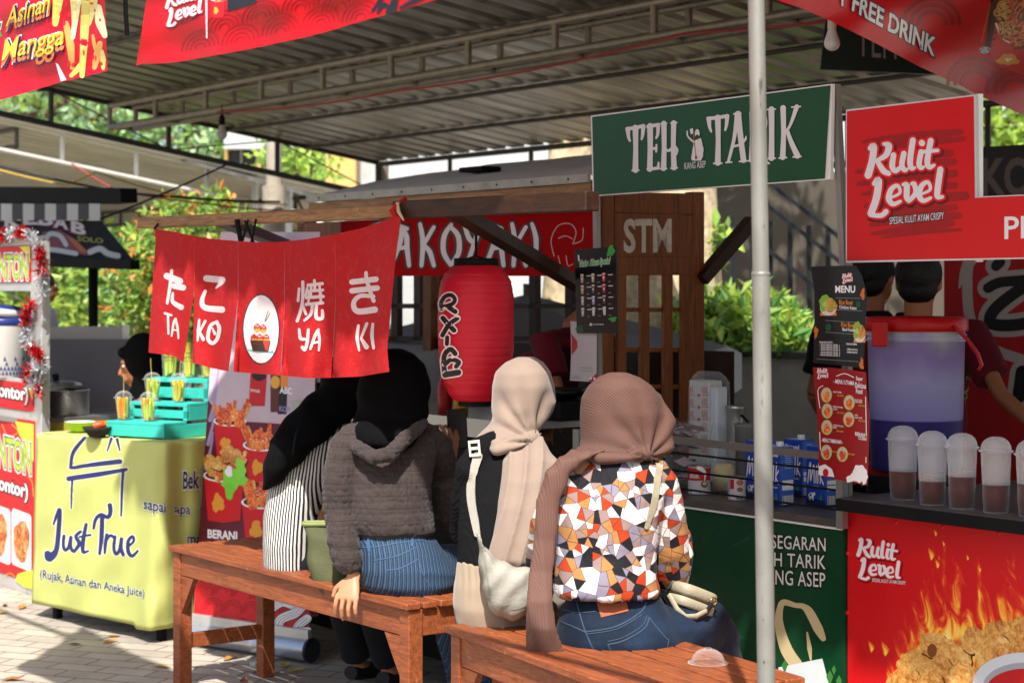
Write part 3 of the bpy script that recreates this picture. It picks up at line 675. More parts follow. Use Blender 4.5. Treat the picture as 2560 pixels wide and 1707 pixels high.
# banner across the stall front
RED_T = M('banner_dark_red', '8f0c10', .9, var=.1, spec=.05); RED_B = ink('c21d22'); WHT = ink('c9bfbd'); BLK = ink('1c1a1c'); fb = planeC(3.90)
def fbw(x, y, l=0): return fb(x, y, l + .004 * math.sin(x * .021) + .003 * math.sin(y * .05 + x * .01))
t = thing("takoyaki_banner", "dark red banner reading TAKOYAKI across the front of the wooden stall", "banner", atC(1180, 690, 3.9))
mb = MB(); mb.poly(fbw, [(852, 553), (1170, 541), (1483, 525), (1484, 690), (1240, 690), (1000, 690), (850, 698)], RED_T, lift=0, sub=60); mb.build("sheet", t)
mb = MB()
def brushy(x, ltr, h=104, y=664):
    G = {'T': [[(0, 8), (34, 0), (62, 12)], [(34, 4), (30, 60), (36, 100)]],
         'A': [[(10, 0), (46, 12)], [(28, 10), (44, 30), (46, 60), (52, 104)], [(30, 12), (26, 45), (2, 100)], [(18, 62), (44, 58)]],
         'K': [[(12, 0), (20, 45), (16, 104)], [(52, 8), (22, 52)], [(22, 52), (40, 70), (52, 104)]],
         'O': [[(28, 2), (8, 30), (6, 70), (26, 102)], [(24, 6), (48, 30), (50, 70), (30, 100)]],
         'Y': [[(4, 4), (16, 34), (30, 48)], [(54, 0), (40, 30), (12, 100)], [(30, 48), (34, 54)]],
         'I': [[(14, 0), (26, 40), (22, 104)]]}
    return [[(x + a * .86, y - h + b * h / 104) for a, b in s] for s in G[ltr]]
for wd, mt, lf in ((24, BLK, .004), (13, WHT, .0065)):
    for x, c in zip((930, 978, 1040, 1104, 1158, 1214, 1270, 1318), "TAKOYAKI"):
        for s in brushy(x, c): mb.stroke(fbw, s, [wd * .75] + [wd] * (len(s) - 2) + [wd * .8], mt, lift=lf)
mb.build("lettering", t)
mb = MB(); OUT = ink('b98a80')           # pale outline ornament at the banner's end, kept plain
for pts in ([(1385, 640), (1378, 600), (1395, 565), (1425, 560), (1440, 580), (1432, 610)], [(1432, 610), (1455, 600), (1458, 570)], [(1395, 640), (1400, 662), (1388, 666)], [(1415, 640), (1420, 664), (1432, 660)], [(1440, 630), (1452, 655)], [(1396, 596), (1414, 590), (1432, 598)]):
    mb.stroke(fbw, pts, 2.5, OUT, lift=.003)
mb.build("ornament", t)

# ---------------- split curtain (noren)
fn0 = onplane((bl + br_) / 2 - nb * .03, nb)
NRED = cloth_ink('b91c21'); NWHITE = M("curtain_print", 'd6c6c6', .8, var=.08, scale=30, transl=.1, dirt=.25, dirtcol='c08080')
def lerps(tab, x):
    if x <= tab[0][0]: return tab[0][1]
    for (a, p), (b, q_) in zip(tab, tab[1:]):
        if x <= b: return p + (q_ - p) * (x - a) / (b - a)
    return tab[-1][1]
NTOP = [(380, 571), (420, 577), (470, 587), (520, 596), (560, 600), (640, 606), (700, 605), (760, 599), (830, 587), (900, 572), (950, 556), (985, 538), (1000, 545)]
NBOT = [(360, 880), (430, 889), (458, 905), (461, 905), (483, 906), (520, 918), (572, 929), (581, 929), (640, 934), (700, 938), (770, 945), (828, 944), (900, 941), (972, 929)]
PAN = [([(570, 386), (600, 389), (700, 382), (800, 376), (885, 371)], [(570, 486), (720, 486), (780, 478), (910, 458)]),
       ([(570, 486), (720, 486.5), (905, 481)], [(570, 595), (750, 595), (930, 571)]),
       ([(570, 595), (750, 595.5), (930, 583)], [(570, 711), (770, 711), (945, 700)]),
       ([(570, 711), (770, 711.5), (945, 703)], [(570, 839), (745, 839), (945, 828)]),
       ([(570, 839), (745, 839.5), (945, 831)], [(540, 1003), (560, 1000), (640, 990), (700, 984), (800, 975), (870, 968), (930, 973)])]
def nwave(x, y, l=0):
    v = max(0, min(1, (y - 600) / 330)); k = 0
    for i, x1 in enumerate((486, 593, 710, 838)):
        if x > x1: k = i + 1
    s = .010 * math.sin(x * .035 + y * .006 + 1) * (1 - v * .4) + v * v * (.022 * math.sin(x * .052 + k * 1.9) + (.022, -.012, .014, -.016, .01)[k] * ((x - (430, 540, 650, 772, 905)[k]) / 60))
    s += .016 * math.exp(-((x - 985) / 45) ** 2) * math.sin((y - 540) * .012)
    return fn0(x, y, l + s)
noren = thing("split_curtain", "sunlit red split curtain with white Japanese lettering hanging from the wooden beam", "curtain", fn0(680, 940))
for lt, rt in PAN:
    mb = MB()
    def pf(u, v):
        y = 560 + 380 * v; x = lerps(lt, y) * (1 - u) + lerps(rt, y) * u
        yt, yb = lerps(NTOP, x), lerps(NBOT, x); y = yt + (yb - yt) * v; x = lerps(lt, y) * (1 - u) + lerps(rt, y) * u
        return nwave(x, y)
    mb.grid(pf, 22, 40, NRED); mb.build("panel", noren)
mb = MB(); A = dict(m=NWHITE, lift=.003)
def st_(pts, w): mb.stroke(nwave, pts, w, NWHITE, lift=.0025)
# hiragana / kanji
st_([(417, 690), (450, 703)], 16); st_([(429, 677), (426, 710), (418, 758)], [8, 9, 7]); st_([(436, 715), (458, 719)], 15); st_([(432, 733), (431, 752), (440, 761), (453, 768)], [6, 9, 12, 14])
st_([(516, 696), (556, 700)], 16); st_([(554, 706), (540, 720)], [12, 4]); st_([(513, 728), (505, 752), (513, 769), (555, 774)], [8, 11, 14, 16])
st_([(757, 705), (757, 745), (752, 775), (743, 802)], 8); st_([(748, 722), (745, 752)], 7); st_([(768, 720), (764, 740)], 6); st_([(757, 765), (765, 785)], 7)
st_([(770, 713), (806, 709)], 8); st_([(786, 701), (787, 725)], 7); st_([(778, 716), (777, 738)], 6); st_([(799, 715), (800, 738)], 6); st_([(767, 728), (807, 725)], 7); st_([(766, 744), (808, 741)], 8); st_([(772, 732), (771, 760)], 6); st_([(802, 732), (802, 758)], 6); st_([(765, 761), (807, 757)], 8)
st_([(781, 763), (777, 785), (761, 801)], [8, 8, 6]); st_([(791, 762), (790, 790), (796, 797), (806, 794), (806, 776)], [8, 9, 9, 9, 7])
st_([(880, 705), (940, 698)], 14); st_([(880, 727), (943, 720)], 14); st_([(915, 682), (918, 705), (934, 752)], [9, 10, 10]); st_([(934, 741), (900, 740), (884, 758), (894, 778), (937, 774)], [9, 11, 12, 15, 16])
# roman letters
st_([(412, 783), (428, 788)], [6, 6]); st_([(420, 786), (421, 834)], [6, 5]); st_([(429, 840), (434, 808), (439, 797)], [4, 6, 6]); st_([(439, 798), (444, 820), (446, 846)], [6, 6, 4]); st_([(432, 824), (443, 826)], 4)
st_([(498, 799), (496, 825), (494, 852)], [5, 8, 4]); st_([(513, 803), (500, 828)], [7, 5]); st_([(499, 829), (508, 848)], [5, 9])
st_([(543, 804), (526, 815), (520, 845), (530, 858), (543, 847), (548, 820), (541, 805)], [7, 9, 9, 9, 9, 10, 8]); st_([(531, 820), (537, 834)], [4, 8])
st_([(748, 823), (751, 845), (762, 848)], [6, 9, 7]); st_([(771, 824), (768, 855), (762, 874), (756, 868)], [7, 8, 8, 9]); st_([(776, 872), (788, 838), (796, 824)], [6, 8, 7]); st_([(795, 826), (799, 850), (797, 876)], [7, 7, 5]); st_([(783, 857), (797, 855)], 6)
st_([(896, 814), (893, 845), (898, 876)], [7, 9, 5]); st_([(917, 809), (903, 845)], [8, 6]); st_([(903, 846), (916, 867)], [7, 13]); st_([(932, 810), (930, 840), (934, 870)], [7, 9, 7])
mb.build("lettering", noren)
mb = MB(); NL = ink('35303a'); mb.ell(nwave, 653, 823, 47, 88, NL, lift=.0025, wob=.012, sub=16); mb.ell(nwave, 653, 823, 44, 85, ink('d9d2d2'), lift=.004, wob=.012, sub=16)
mb.stroke(nwave, [(618, 875), (650, 878), (683, 881)], [3, 6, 3], ink('5fb3ac'), lift=.0055)
for x, y in ((643, 816), (658, 818), (635, 842), (649, 842), (665, 842)):
    mb.ell(nwave, x, y + 4, 8.5, 10, ink('3a2418'), lift=.0055); mb.ell(nwave, x, y + 5, 7.5, 9, ink('e0a23c'), lift=.0062); mb.poly(nwave, [(x - 8, y + 6), (x - 7, y - 2), (x, y - 8), (x + 7, y - 2), (x + 8, y + 6), (x + 5, y + 3), (x + 2, y + 7), (x - 2, y + 3), (x - 5, y + 7)], ink('b8282c'), lift=.0068)
    mb.stroke(nwave, [(x - 4, y), (x - 1, y - 3), (x + 1, y + 1), (x + 4, y - 2)], 1.3, ink('f0d8d0'), lift=.0075)
mb.poly(nwave, [(625, 850), (676, 852), (670, 879), (632, 877)], ink('3a2418'), lift=.0082); mb.poly(nwave, [(627, 851.5), (674, 853.5), (669, 877), (633, 875.5)], ink('d23a2a'), lift=.009)
mb.stroke(nwave, [(656, 868), (664, 862)], 2.5, ink('f3e3dd'), lift=.0098)
mb.stroke(nwave, [(662, 802), (670, 778)], 2, ink('8a6a50'), lift=.0055); mb.stroke(nwave, [(664, 803), (675, 782)], 2, ink('8a6a50'), lift=.0055); mb.build("round_emblem", noren)
mb = MB(); tie = NRED
kp = fn0(993, 545); kb = bl.lerp(br_, (kp - bl).dot(d) / d.length_squared)
mb.chain([kp + ZV * .0, kp + nb * -.02 + ZV * .02, kb - nb * .03 + ZV * .015, kb + nb * .0 + ZV * .035], [.008, .009, .007, .007], tie, 8)
mb.chain([kb - nb * .03 + ZV * .02, kb - nb * .035 + U * .015 - ZV * .005, kb - nb * .035 + U * .04 - ZV * .03], [.006, .006, .003], M("cream_string", 'b7a489', .8), 6)
mb.chain([kb - nb * .03 + ZV * .0, kb - nb * .033 + U * .01 - ZV * .03, kb - nb * .03 + U * .008 - ZV * .05], [.006, .006, .004], tie, 6); mb.build("tie", noren)
mb = MB()
for x, y, x2, y2 in ((386, 572, 395, 560), (602, 602, 592, 550), (606, 604, 620, 550), (628, 606, 640, 548), (634, 606, 612, 552)):
    MB().tube(fn0(x, y, -.002), fn0(x2, y2, -.002), .004 if x != 602 else .009, BLACKM, 6).build("cord", noren)

# ---------------- paper lantern
LD = 5.42; LC = atD(1190, 825, LD); LX, LY = LC.x, LC.y
LPROF = [(1003, 40), (1000, 55), (985, 68), (955, 82), (915, 91), (860, 95), (800, 96), (740, 94), (705, 89), (685, 79), (670, 64), (664, 54)]
def lz(y): return CAMZ + (HY - y) / FPX * LD
def lrad(z):
    y = HY - (z - CAMZ) * FPX / LD; r = lerps(sorted(LPROF), y) / FPX * LD
    return r * (1 - .013 * (.5 + .5 * math.cos(2 * math.pi * (y - 670) / 20.0)) ** 6)
lan = thing("paper_lantern", "big red paper lantern with bold black brush lettering hanging below the beam", "lantern", Vector((LX, LY, lz(1010))))
mb = MB(); LRED = M("lantern_red", 'da2338', .42, var=.06, scale=30, bump=.12, bscale=30, transl=.3)
prof = [(lrad(lz(1003 - k * 2.5)), lz(1003 - k * 2.5) - lz(1010)) for k in range(137)]
mb.lathe(prof, Vector((LX, LY, lz(1010))), LRED, 48); 
for i, v in enumerate(mb.v):
    q_ = nz(v, 26, 2) * .0018; r = Vector((v.x - LX, v.y - LY, 0)); mb.v[i] = v + r.normalized() * q_
mb.build("shade", lan)
mb = MB(); k = LD / FPX
for y0, y1, r0 in ((664, 646, 53), (1014, 1001, 42)): MB().lathe([(r0 * k, lz(y0) - lz(1014)), (r0 * k + .003, lz(y0) - lz(1014)), (r0 * k + .003, lz(y1) - lz(1014)), (r0 * k - .003, lz(y1) - lz(1014)), (r0 * k - .003, lz(y0) - lz(1014))], Vector((LX, LY, lz(1014))), BLACKM, 40).build("ring", lan)
def flan(px, py, l=0):
    r = ray(px, py); rd = .1
    for _ in range(4):
        a_ = r.x ** 2 + r.y ** 2; b_ = -2 * (r.x * LX + r.y * LY); c_ = LX * LX + LY * LY - (rd + l + .0025) ** 2
        D_ = max(b_ * b_ - 4 * a_ * c_, 0); p = CAMP + r * ((-b_ - math.sqrt(D_)) / (2 * a_)); rd = lrad(p.z)
    return p
mb = MB(); LB, LW = ink('211e1e'), ink('e6d2d0')
LET = [([(1104, 772), (1103, 756), (1113, 741), (1128, 738), (1137, 748), (1130, 760), (1103, 768)], 10), ([(1119, 766), (1138, 779)], 12), ([(1107, 795), (1118, 808), (1135, 826)], 12), ([(1143, 796), (1122, 812), (1106, 838)], 11),
       ([(1118, 843), (1117, 860)], 10), ([(1138, 884), (1127, 873), (1114, 882), (1109, 902), (1112, 938)], 12), ([(1113, 910), (1128, 899), (1147, 905), (1140, 916)], 11), ([(1115, 936), (1146, 931)], 15)]
for wx, mt, lf in ((7, LW, .002), (0, LB, .0035)):
    for pts, wd in LET: mb.stroke(flan, pts, wd + wx, mt, lift=lf, n=12)
mb.build("lettering", lan)
mb = MB(); pb = atC(1190, 535, 3.06); pb = Vector((LX, LY, bl.lerp(br_, .74).z)); mb.tube(pb, (LX, LY, lz(640)), .004, BLACKM, 6)
for s in (-1, 1): mb.tube((LX, LY, lz(640)), (LX + s * 48 * k, LY, lz(655)), .003, BLACKM, 6)
mb.build("hanger", lan)

# ---------------- tea counter
f37 = planeC(3.75); f373 = planeC(3.72)
GREEN = M("green_panel", '0b3a21', .35, var=.3, scale=3.5, dirt=.1, dirtcol='4a5a34'); SEDGE = SC_of(atC(1450, 1200, 3.75))[0]; SR = SC_of(atC(2110, 1300, 3.75))[0]
tc_ = thing("tea_counter", "tea stall counter with a dark green printed front and metal guard rods", "counter", W(-4, 3.9, 0)); ZS = .765
mb = MB(); mb.bx(SEDGE, SR - .003, 3.75, 3.765, .03, ZS - .022, GREEN); mb.build("front_panel", tc_)
mb = MB(); mb.bx(SEDGE, SR - .003, 3.742, 3.749, ZS - .0275, ZS - .0215, ink('d8d8d4')); mb.bx(SEDGE, SR - .003, 3.74, 4.3, ZS - .02, ZS, M("worn_counter", '57504a', .4, metal=.3, var=.3, scale=9, dirt=.6)); mb.build("counter_top", tc_)
mb = MB()
for pts, wd in (([(1660, 1097), (2046, 1138)], 0),):
    pbox(mb, f373, [(1560, 1076), (2046, 1129), (2046, 1148), (1560, 1095)], .004, M("flat_bar", '77706a', .45, metal=.5, var=.15))
mb.build("guard_bar", tc_)
for a_, b_ in (((1500, 1110), (2108, 1179)), ((1500, 1152), (2108, 1227)), ((1500, 1194), (2108, 1276))): MB().tube(f373(*a_, -.01), f373(*b_, -.01), .0032, BLACKM, 8).build("guard_rod", tc_)
mb = MB(); mb.bx(SR - .002, SR + .022, 3.72, 3.742, ZS - .02, atC(2120, 1150, 3.73).z, STEEL); mb.build("post", tc_); mb = MB(); mb.bx(SEDGE, SEDGE + .03, 3.72, 3.74, ZS, ZS + .18, STEEL); mb.build("post", tc_)
for s, c in ((SEDGE + .04, 3.8), (SR - .06, 3.8), (SEDGE + .04, 4.25), (SR - .06, 4.25)): MB().bx(s - .02, s + .02, c - .02, c + .02, 0, ZS - .022, BLACKM).build("leg", tc_)
fp = planeC(3.7495); mb = MB(); GW, GK, CRM = ink('d8d4cc'), ink('0d1a12'), ink('c8b488')
for i, (tx, x0, x1, y) in enumerate((("KESEGARAN", 1893, 2064, 1362), ("TEH TARIK", 1895, 2064, 1406), ("KANG ASEP", 1896, 2063, 1452))):
    sl = .115; yy = y + 16
    mb.text(fp, tx, x0, yy - sl * 0 - (2064 - x0) * .06, x1, yy, 34 if i < 2 else 37, GW, off=.006, edge=GK, ew=.075, lift=.001, space=1.05)
mb.build("lettering", tc_)
mb = MB(); mb.stroke(fp, [(1990, 1660), (1965, 1620), (1948, 1560), (1950, 1520), (1960, 1505), (1988, 1512), (2008, 1515), (2024, 1530), (2045, 1570), (2058, 1595)], [32, 30, 22, 16, 16, 12, 14, 22, 24, 14], CRM, n=14)
mb.stroke(fp, [(2018, 1580), (2024, 1620), (2027, 1650)], [4, 12, 3], CRM); mb.poly(fp, [(1946, 1667), (2056, 1645), (2075, 1720), (1946, 1720)], ink('cfd6d8'))
for x, y, s in ((1962, 1662, 14), (2075, 1690, 16), (2098, 1700, 14), (2085, 1672, 10)): mb.poly(fp, [(x, y + s * 1.5), (x - s * .6, y), (x, y - s), (x + s * .5, y)], ink('3f7a35'))
LG = M("ink_leafshade", '14401f', .45, var=.3)
for cx_, cy_, a0, r in ((1800, 1400, .8, 60), (1850, 1350, -.5, 70), (1760, 1350, 2.2, 50), (1830, 1580, .3, 80), (1740, 1440, 1.2, 60)): mb.stroke(fp, [(cx_ - r * math.cos(a0), cy_ - r * math.sin(a0)), (cx_, cy_ + 6), (cx_ + r * math.cos(a0), cy_ + r * math.sin(a0))], [2, 9, 2], LG, lift=.0006)
mb.build("picture", tc_)
# two slim posts carrying the green sign
t = thing("tea_sign", "dark green board reading TEH TARIK in white carnival letters with a small white figure", "sign", atC(1780, 470, 3.75))
TQ = [(1477, 290), (2080, 210), (2076, 449), (1482, 491)]
mb = MB(); pbox(mb, planeC(3.74), TQ, .012, ink('e4e6e2')); mb.build("backing", t)
mb = MB(); mb.poly(planeC(3.738), [(1480, 293), (2076, 214), (2062, 447), (1485, 488)], M("sign_green", '0f4a28', .4, var=.14, scale=6), lift=.001); mb.build("face", t)
fsg = planeC(3.7365); mb = MB(); SWH = ink('dcdcdc', .4)
def carnival(x0, x1, yb0, yb1, h0, strokes):
    for pts, wd in strokes:
        o = []
        for u, v in pts: h = h0; o.append((x0 + (x1 - x0) * u, yb0 + (yb1 - yb0) * u - h * v))
        mb.stroke(fsg, o, wd, SWH, n=8)
        if False: pass
Tst = [([(.5, .97), (.52, .5), (.5, .02)], [15, 12, 15]), ([(.02, .96), (.5, .97), (.98, 1.0)], [9, 9, 9]), ([(.06, .95), (.1, .78), (.18, .68)], [12, 8, 5]), ([(.96, .98), (.92, .8), (.86, .7)], [11, 8, 5]), ([(.3, .01), (.7, .01)], [4, 4])]
Est = [([(.35, .98), (.36, .5), (.33, .02)], [15, 13, 14]), ([(.2, .97), (.95, 1.0)], [9, 9]), ([(.93, .98), (.9, .8), (.78, .7)], [10, 8, 5]), ([(.36, .48), (.8, .47)], [9, 6]), ([(.8, .55), (.78, .4)], [5, 5]), ([(.2, .02), (.95, .03)], [8, 8]), ([(.93, .03), (.95, .16)], [8, 4])]
Hst = [([(.22, 1.0), (.24, .5), (.2, .02)], [14, 12, 14]), ([(.78, 1.0), (.76, .5), (.8, .02)], [13, 12, 14]), ([(.22, .45), (.5, .4), (.8, .48)], [6, 7, 9]), ([(.05, 1.0), (.38, 1.0)], [4, 4]), ([(.62, 1.0), (.96, 1.0)], [4, 4]), ([(.03, .01), (.38, .01)], [4, 4]), ([(.62, .01), (.99, .01)], [4, 4]), ([(.85, .47), (.98, .4), (.94, .3)], [8, 6, 3])]
Ast = [([(.55, 1.0), (.4, .5), (.12, .03)], [12, 9, 7]), ([(.6, 1.0), (.72, .5), (.86, .03)], [14, 14, 14]), ([(.4, 1.0), (.72, 1.0)], [5, 5]), ([(.3, .33), (.7, .36), (.95, .46), (.98, .52)], [6, 6, 6, 3]), ([(0, .01), (.28, .01)], [4, 4]), ([(.66, .01), (1.02, .01)], [4, 4])]
Rst = [([(.25, .99), (.26, .5), (.22, .02)], [14, 12, 14]), ([(.2, .98), (.75, .96), (.9, .75), (.7, .5), (.3, .48)], [7, 9, 11, 9, 6]), ([(.5, .48), (.75, .25), (.9, .0), (1.1, -.08)], [9, 10, 9, 4]), ([(.05, .01), (.4, .01)], [4, 4])]
Ist = [([(.5, 1.0), (.52, .5), (.5, .02)], [15, 13, 15]), ([(.2, 1.0), (.8, 1.0)], [4, 4]), ([(.2, .01), (.8, .01)], [4, 4])]
Kst = [([(.22, 1.0), (.24, .5), (.2, .02)], [14, 12, 14]), ([(.85, 1.0), (.55, .65), (.3, .5)], [12, 7, 6]), ([(.4, .55), (.6, .3), (.88, .03)], [9, 12, 15]), ([(.62, 1.0), (1.02, 1.0)], [4, 4]), ([(.03, .01), (.38, .01)], [4, 4]), ([(.68, .01), (1.05, .01)], [4, 4])]
for g_, x0, x1, y0_, y1_, h_ in ((Tst, 1567, 1610, 429, 426, 111), (Est, 1613, 1648, 426, 424, 112), (Hst, 1650, 1694, 424, 421, 114), (Tst, 1769, 1820, 411, 409, 119), (Ast, 1815, 1866, 408, 404, 121), (Rst, 1868, 1918, 404, 400, 122), (Ist, 1912, 1945, 399, 397, 124), (Kst, 1946, 2000, 397, 393, 126)):
    carnival(x0, x1, y0_, y1_, h_, g_)
mb.text(fsg, "KANG ASEP", 1711, 424, 1764, 419, 17, SWH, off=.004)
# little pouring figure
mb.poly(fsg, [(1736, 352), (1752, 345), (1756, 360), (1758, 390), (1752, 402), (1730, 402), (1728, 396), (1732, 370)], SWH); mb.ell(fsg, 1743, 335, 6, 12, SWH); mb.ell(fsg, 1743, 342, 4.5, 5, ink('14502f'), lift=.0022)
mb.stroke(fsg, [(1735, 356), (1720, 342), (1718, 328)], [5, 4, 3], SWH); mb.poly(fsg, [(1724, 324), (1732, 320), (1734, 334), (1727, 336)], SWH, lift=.002); mb.stroke(fsg, [(1752, 358), (1757, 375), (1752, 392)], [4, 4, 4], SWH); mb.stroke(fsg, [(1733, 330), (1736, 360), (1740, 392)], [1.5, 2, 2], ink('a5743a'), lift=.0028); mb.ell(fsg, 1740, 394, 3, 5, ink('7a4a22'), lift=.003)
mb.build("lettering", t)
mb = MB(); mb.beam(atC(1491, 480, 3.765), atC(1500, 1270, 3.765), .016, .02, M("grey_post", '8a8680', .5, metal=.3, var=.15)); mb.build("post", t)
mb = MB(); mb.beam(atC(2089, 212, 3.768), atC(2116, 760, 3.768), .02, .02, MATS["grey_post"]); mb.beam(atC(2116, 761, 3.768), W(SC_of(atC(2116, 761, 3.768))[0], 3.768, ZS), .02, .02, MATS["grey_post"]); mb.build("post", t)

# ---------------- fried chicken skin cart at right
KRED = M("cart_red", 'c6151a', .38, var=.06, scale=5); KDK = ink('8c1518'); KW = ink('e2e2e4', .4); KOUT = ink('e22128')
kc = thing("snack_cart", "red food cart with a printed flame and fried chicken front and a dark counter", "food cart", W(-2.9, 4.1, 0)); ZK = .832; S2 = -2.45
mb = MB(); mb.bx(SR + .004, S2, 3.76, 3.775, .02, ZK - .036, KRED); mb.build("front_panel", kc)
mb = MB(); mb.bx(SR + .024, S2 + .02, 3.70, 5.05, ZK - .022, ZK, M("cart_counter", '55504a', .42, var=.2, scale=6, dirt=.4)); mb.bx(SR + .024, S2 + .02, 3.692, 3.699, ZK - .034, ZK - .002, BLACKM); mb.build("counter_top", kc)
mb = MB(); mb.bx(SR + .03, SR + .045, 3.78, 4.48, .02, ZK - .023, KRED); mb.build("side_panel", kc)
def wordmark(mb, f, x, y, s, sl=-.09, dark=KOUT, sub=None, tag_=True, w=(None,)):
    """the two-line white word mark: x,y = left baseline of the lower word, s = scale"""
    for lay, mt, wx, lf in ((0, ink('6d0f14'), 26, .0), (1, dark, 20, .0012), (2, KW, 8, .0032)):
        dx, dy = (5 * s, 5 * s) if lay == 0 else (0, 0)
        def T(a, b): return (x + a * s + dx, y + b * s + a * s * sl + dy)
        def S(pts, wd): mb.stroke(f, [T(*p) for p in pts], ([(q_ + (wx - 8)) * s for q_ in wd] if hasattr(wd, '__len__') else (wd + wx - 8) * s), mt, lift=.0012 + lf, n=6)
        # upper word
        S([(18, -196), (28, -200), (24, -160), (12, -118)], [14, 20, 20, 21]); S([(58, -205), (72, -198), (64, -172), (36, -158)], [10, 20, 17, 10]); S([(38, -158), (56, -128), (72, -118)], [13, 18, 14])
        S([(86, -170), (82, -138), (92, -124), (110, -136)], [16, 17, 15, 11]); S([(116, -172), (110, -140), (118, -124), (126, -126)], [16, 16, 14, 8])
        S([(142, -208), (134, -150), (138, -128), (148, -128)], [17, 17, 15, 8]); S([(166, -172), (160, -138), (166, -126), (174, -128)], [16, 16, 14, 8]); S([(168, -198), (169, -197)], 18)
        S([(194, -202), (184, -145), (190, -126), (204, -130)], [17, 17, 15, 9]); S([(174, -172), (214, -172)], 11)
        # lower word
        S([(30, -92), (42, -100), (36, -50), (20, -6)], [14, 21, 21, 20]); S([(20, -2), (50, 2), (64, -8)], [12, 14, 16])
        S([(74, -46), (104, -58), (98, -80), (80, -72), (72, -46), (84, -28), (106, -34)], [7, 9, 11, 15, 18, 14, 9])
        S([(114, -82), (124, -78), (124, -46), (130, -34)], [10, 18, 17, 14]); S([(130, -32), (150, -54), (146, -80), (138, -82)], [12, 15, 15, 9])
        S([(162, -48), (192, -60), (186, -82), (168, -74), (160, -48), (172, -30), (194, -36)], [7, 9, 11, 15, 18, 14, 9])
        S([(222, -116), (214, -60), (214, -38), (228, -36)], [18, 18, 16, 10])
    if tag_: mb.text(f, "SPESIAL KULIT AYAM CRISPY", x + 74 * s, y + 24 * s, x + 232 * s, y + 24 * s - 158 * s * .1, 21 * s, KW, off=.004, edge=ink('1d1a1c'), ew=.09, lift=.001)
def flame(mb, f, pts, seed):
    rn = random.Random(seed)
    for x, y, s in pts:
        for mt, k in ((ink('e8622a'), 1), (ink('f0962e'), .68), (ink('f7cf4a'), .38)):
            a = rn.uniform(-.4, .1); o = []
            for u, wv in ((0, .0), (.2, .3), (.45, .42), (.7, .25), (1, 0)): o.append((u, wv))
            L = [(x + (-wv * k + (u * u) * .5 * -1 + math.sin(u * 5 + seed) * .12) * s * .8, y - u * s * (1.5 if k == 1 else 1.5 * (.5 + k * .5))) for u, wv in o]
            R = [(x + (wv * k + (u * u) * .5 * -1 + math.sin(u * 5 + seed) * .12) * s * .8, y - u * s * (1.5 if k == 1 else 1.5 * (.5 + k * .5))) for u, wv in o[1:-1]]
            mb.poly(f, L + R[::-1], mt)
def Mflame():
    m, t, b = newmat("ink_flame"); tc = nn(t, "TexCoord"); rot = nn(t, "Mapping"); rot.inputs["Rotation"].default_value = (0, 0, math.radians(53.13)); t.links.new(tc.outputs["Object"], rot.inputs[0]); sp = nn(t, "SeparateXYZ"); t.links.new(rot.outputs[0], sp.inputs[0]); s_, z_ = sp.outputs[0], sp.outputs[2]
    cb = nn(t, "CombineXYZ"); t.links.new(mth(t, 'MULTIPLY_ADD', z_, 3.0, mth(t, 'MULTIPLY', s_, 12.)), cb.inputs[0]); t.links.new(mth(t, 'MULTIPLY', z_, 5.5), cb.inputs[1]); no = nn(t, "TexNoise"); no.inputs["Scale"].default_value = 1.5; no.inputs["Detail"].default_value = 5; no.inputs["Distortion"].default_value = 1.6; no.inputs["Roughness"].default_value = .55; t.links.new(cb.outputs[0], no.inputs["Vector"])
    f = mth(t, 'ADD', no.outputs["Fac"], mth(t, 'MULTIPLY', mth(t, 'SUBTRACT', .62, z_), 1.15)); f = mth(t, 'SUBTRACT', f, mth(t, 'MULTIPLY', mth(t, 'MAXIMUM', mth(t, 'SUBTRACT', -.3, s_), 0.), 2.6))
    t.links.new(ramp(t, f, [(.47, 'c6151a'), (.54, 'd2301c'), (.6, 'e8702a'), (.66, 'f4b23c'), (.76, 'fae27a')]), b.inputs["Base Color"]); b.inputs["Roughness"].default_value = .42; b.inputs["Specular IOR Level"].default_value = .3; return m
CHK = Mfood("ink_crispy", [(.3, '7a451c'), (.42, 'b8752e'), (.56, 'dca858'), (.75, 'f4d79a')], 55); CHK2 = Mfood("ink_saucy", [(.3, '7a1d10'), (.45, 'c23a1a'), (.58, 'e8842a'), (.75, 'f3b64a')], 60)
def crumb(mb, f, x, y, r, seed, m=None):
    rn = random.Random(seed); mb.ell(f, x + 3, y + 4, r * 1.03, r * .85, ink('5a2c12'), wob=.14, seed=seed, n=40); mb.ell(f, x, y, r, r * .8, m or CHK, wob=.16, seed=seed, n=40)
    for _ in range(5): mb.ell(f, x + rn.uniform(-.5, .5) * r, y + rn.uniform(-.45, .35) * r, r * rn.uniform(.15, .3), r * rn.uniform(.1, .22), m or CHK, wob=.25, seed=seed + _, n=16)
fk = planeC(3.7595); mb = MB()
mb.poly(fk, [(2215, 1370), (2330, 1330), (2700, 1350), (2700, 1760), (2215, 1730)], Mflame(), lift=.0004); GLOW = M("ink_e04a26", 'dc3a24', .45, var=.1, scale=3); 
flame(mb, fk, [(2345, 1420, 16), (2215, 1640, 26), (2180, 1630, 20), (2330, 1400, 22), (2360, 1365, 10), (2340, 1340, 12), (2420, 1400, 10), (2450, 1430, 12)], 5)
for i, (x, y, r) in enumerate(((2290, 1660, 45), (2335, 1610, 38), (2380, 1640, 48), (2440, 1600, 40), (2500, 1590, 48), (2560, 1580, 50), (2310, 1700, 42), (2350, 1690, 55), (2410, 1695, 46), (2480, 1640, 45), (2540, 1640, 50), (2600, 1640, 50), (2260, 1700, 40), (2320, 1730, 60), (2420, 1740, 60))): crumb(mb, fk, x, y, r, i * 7)
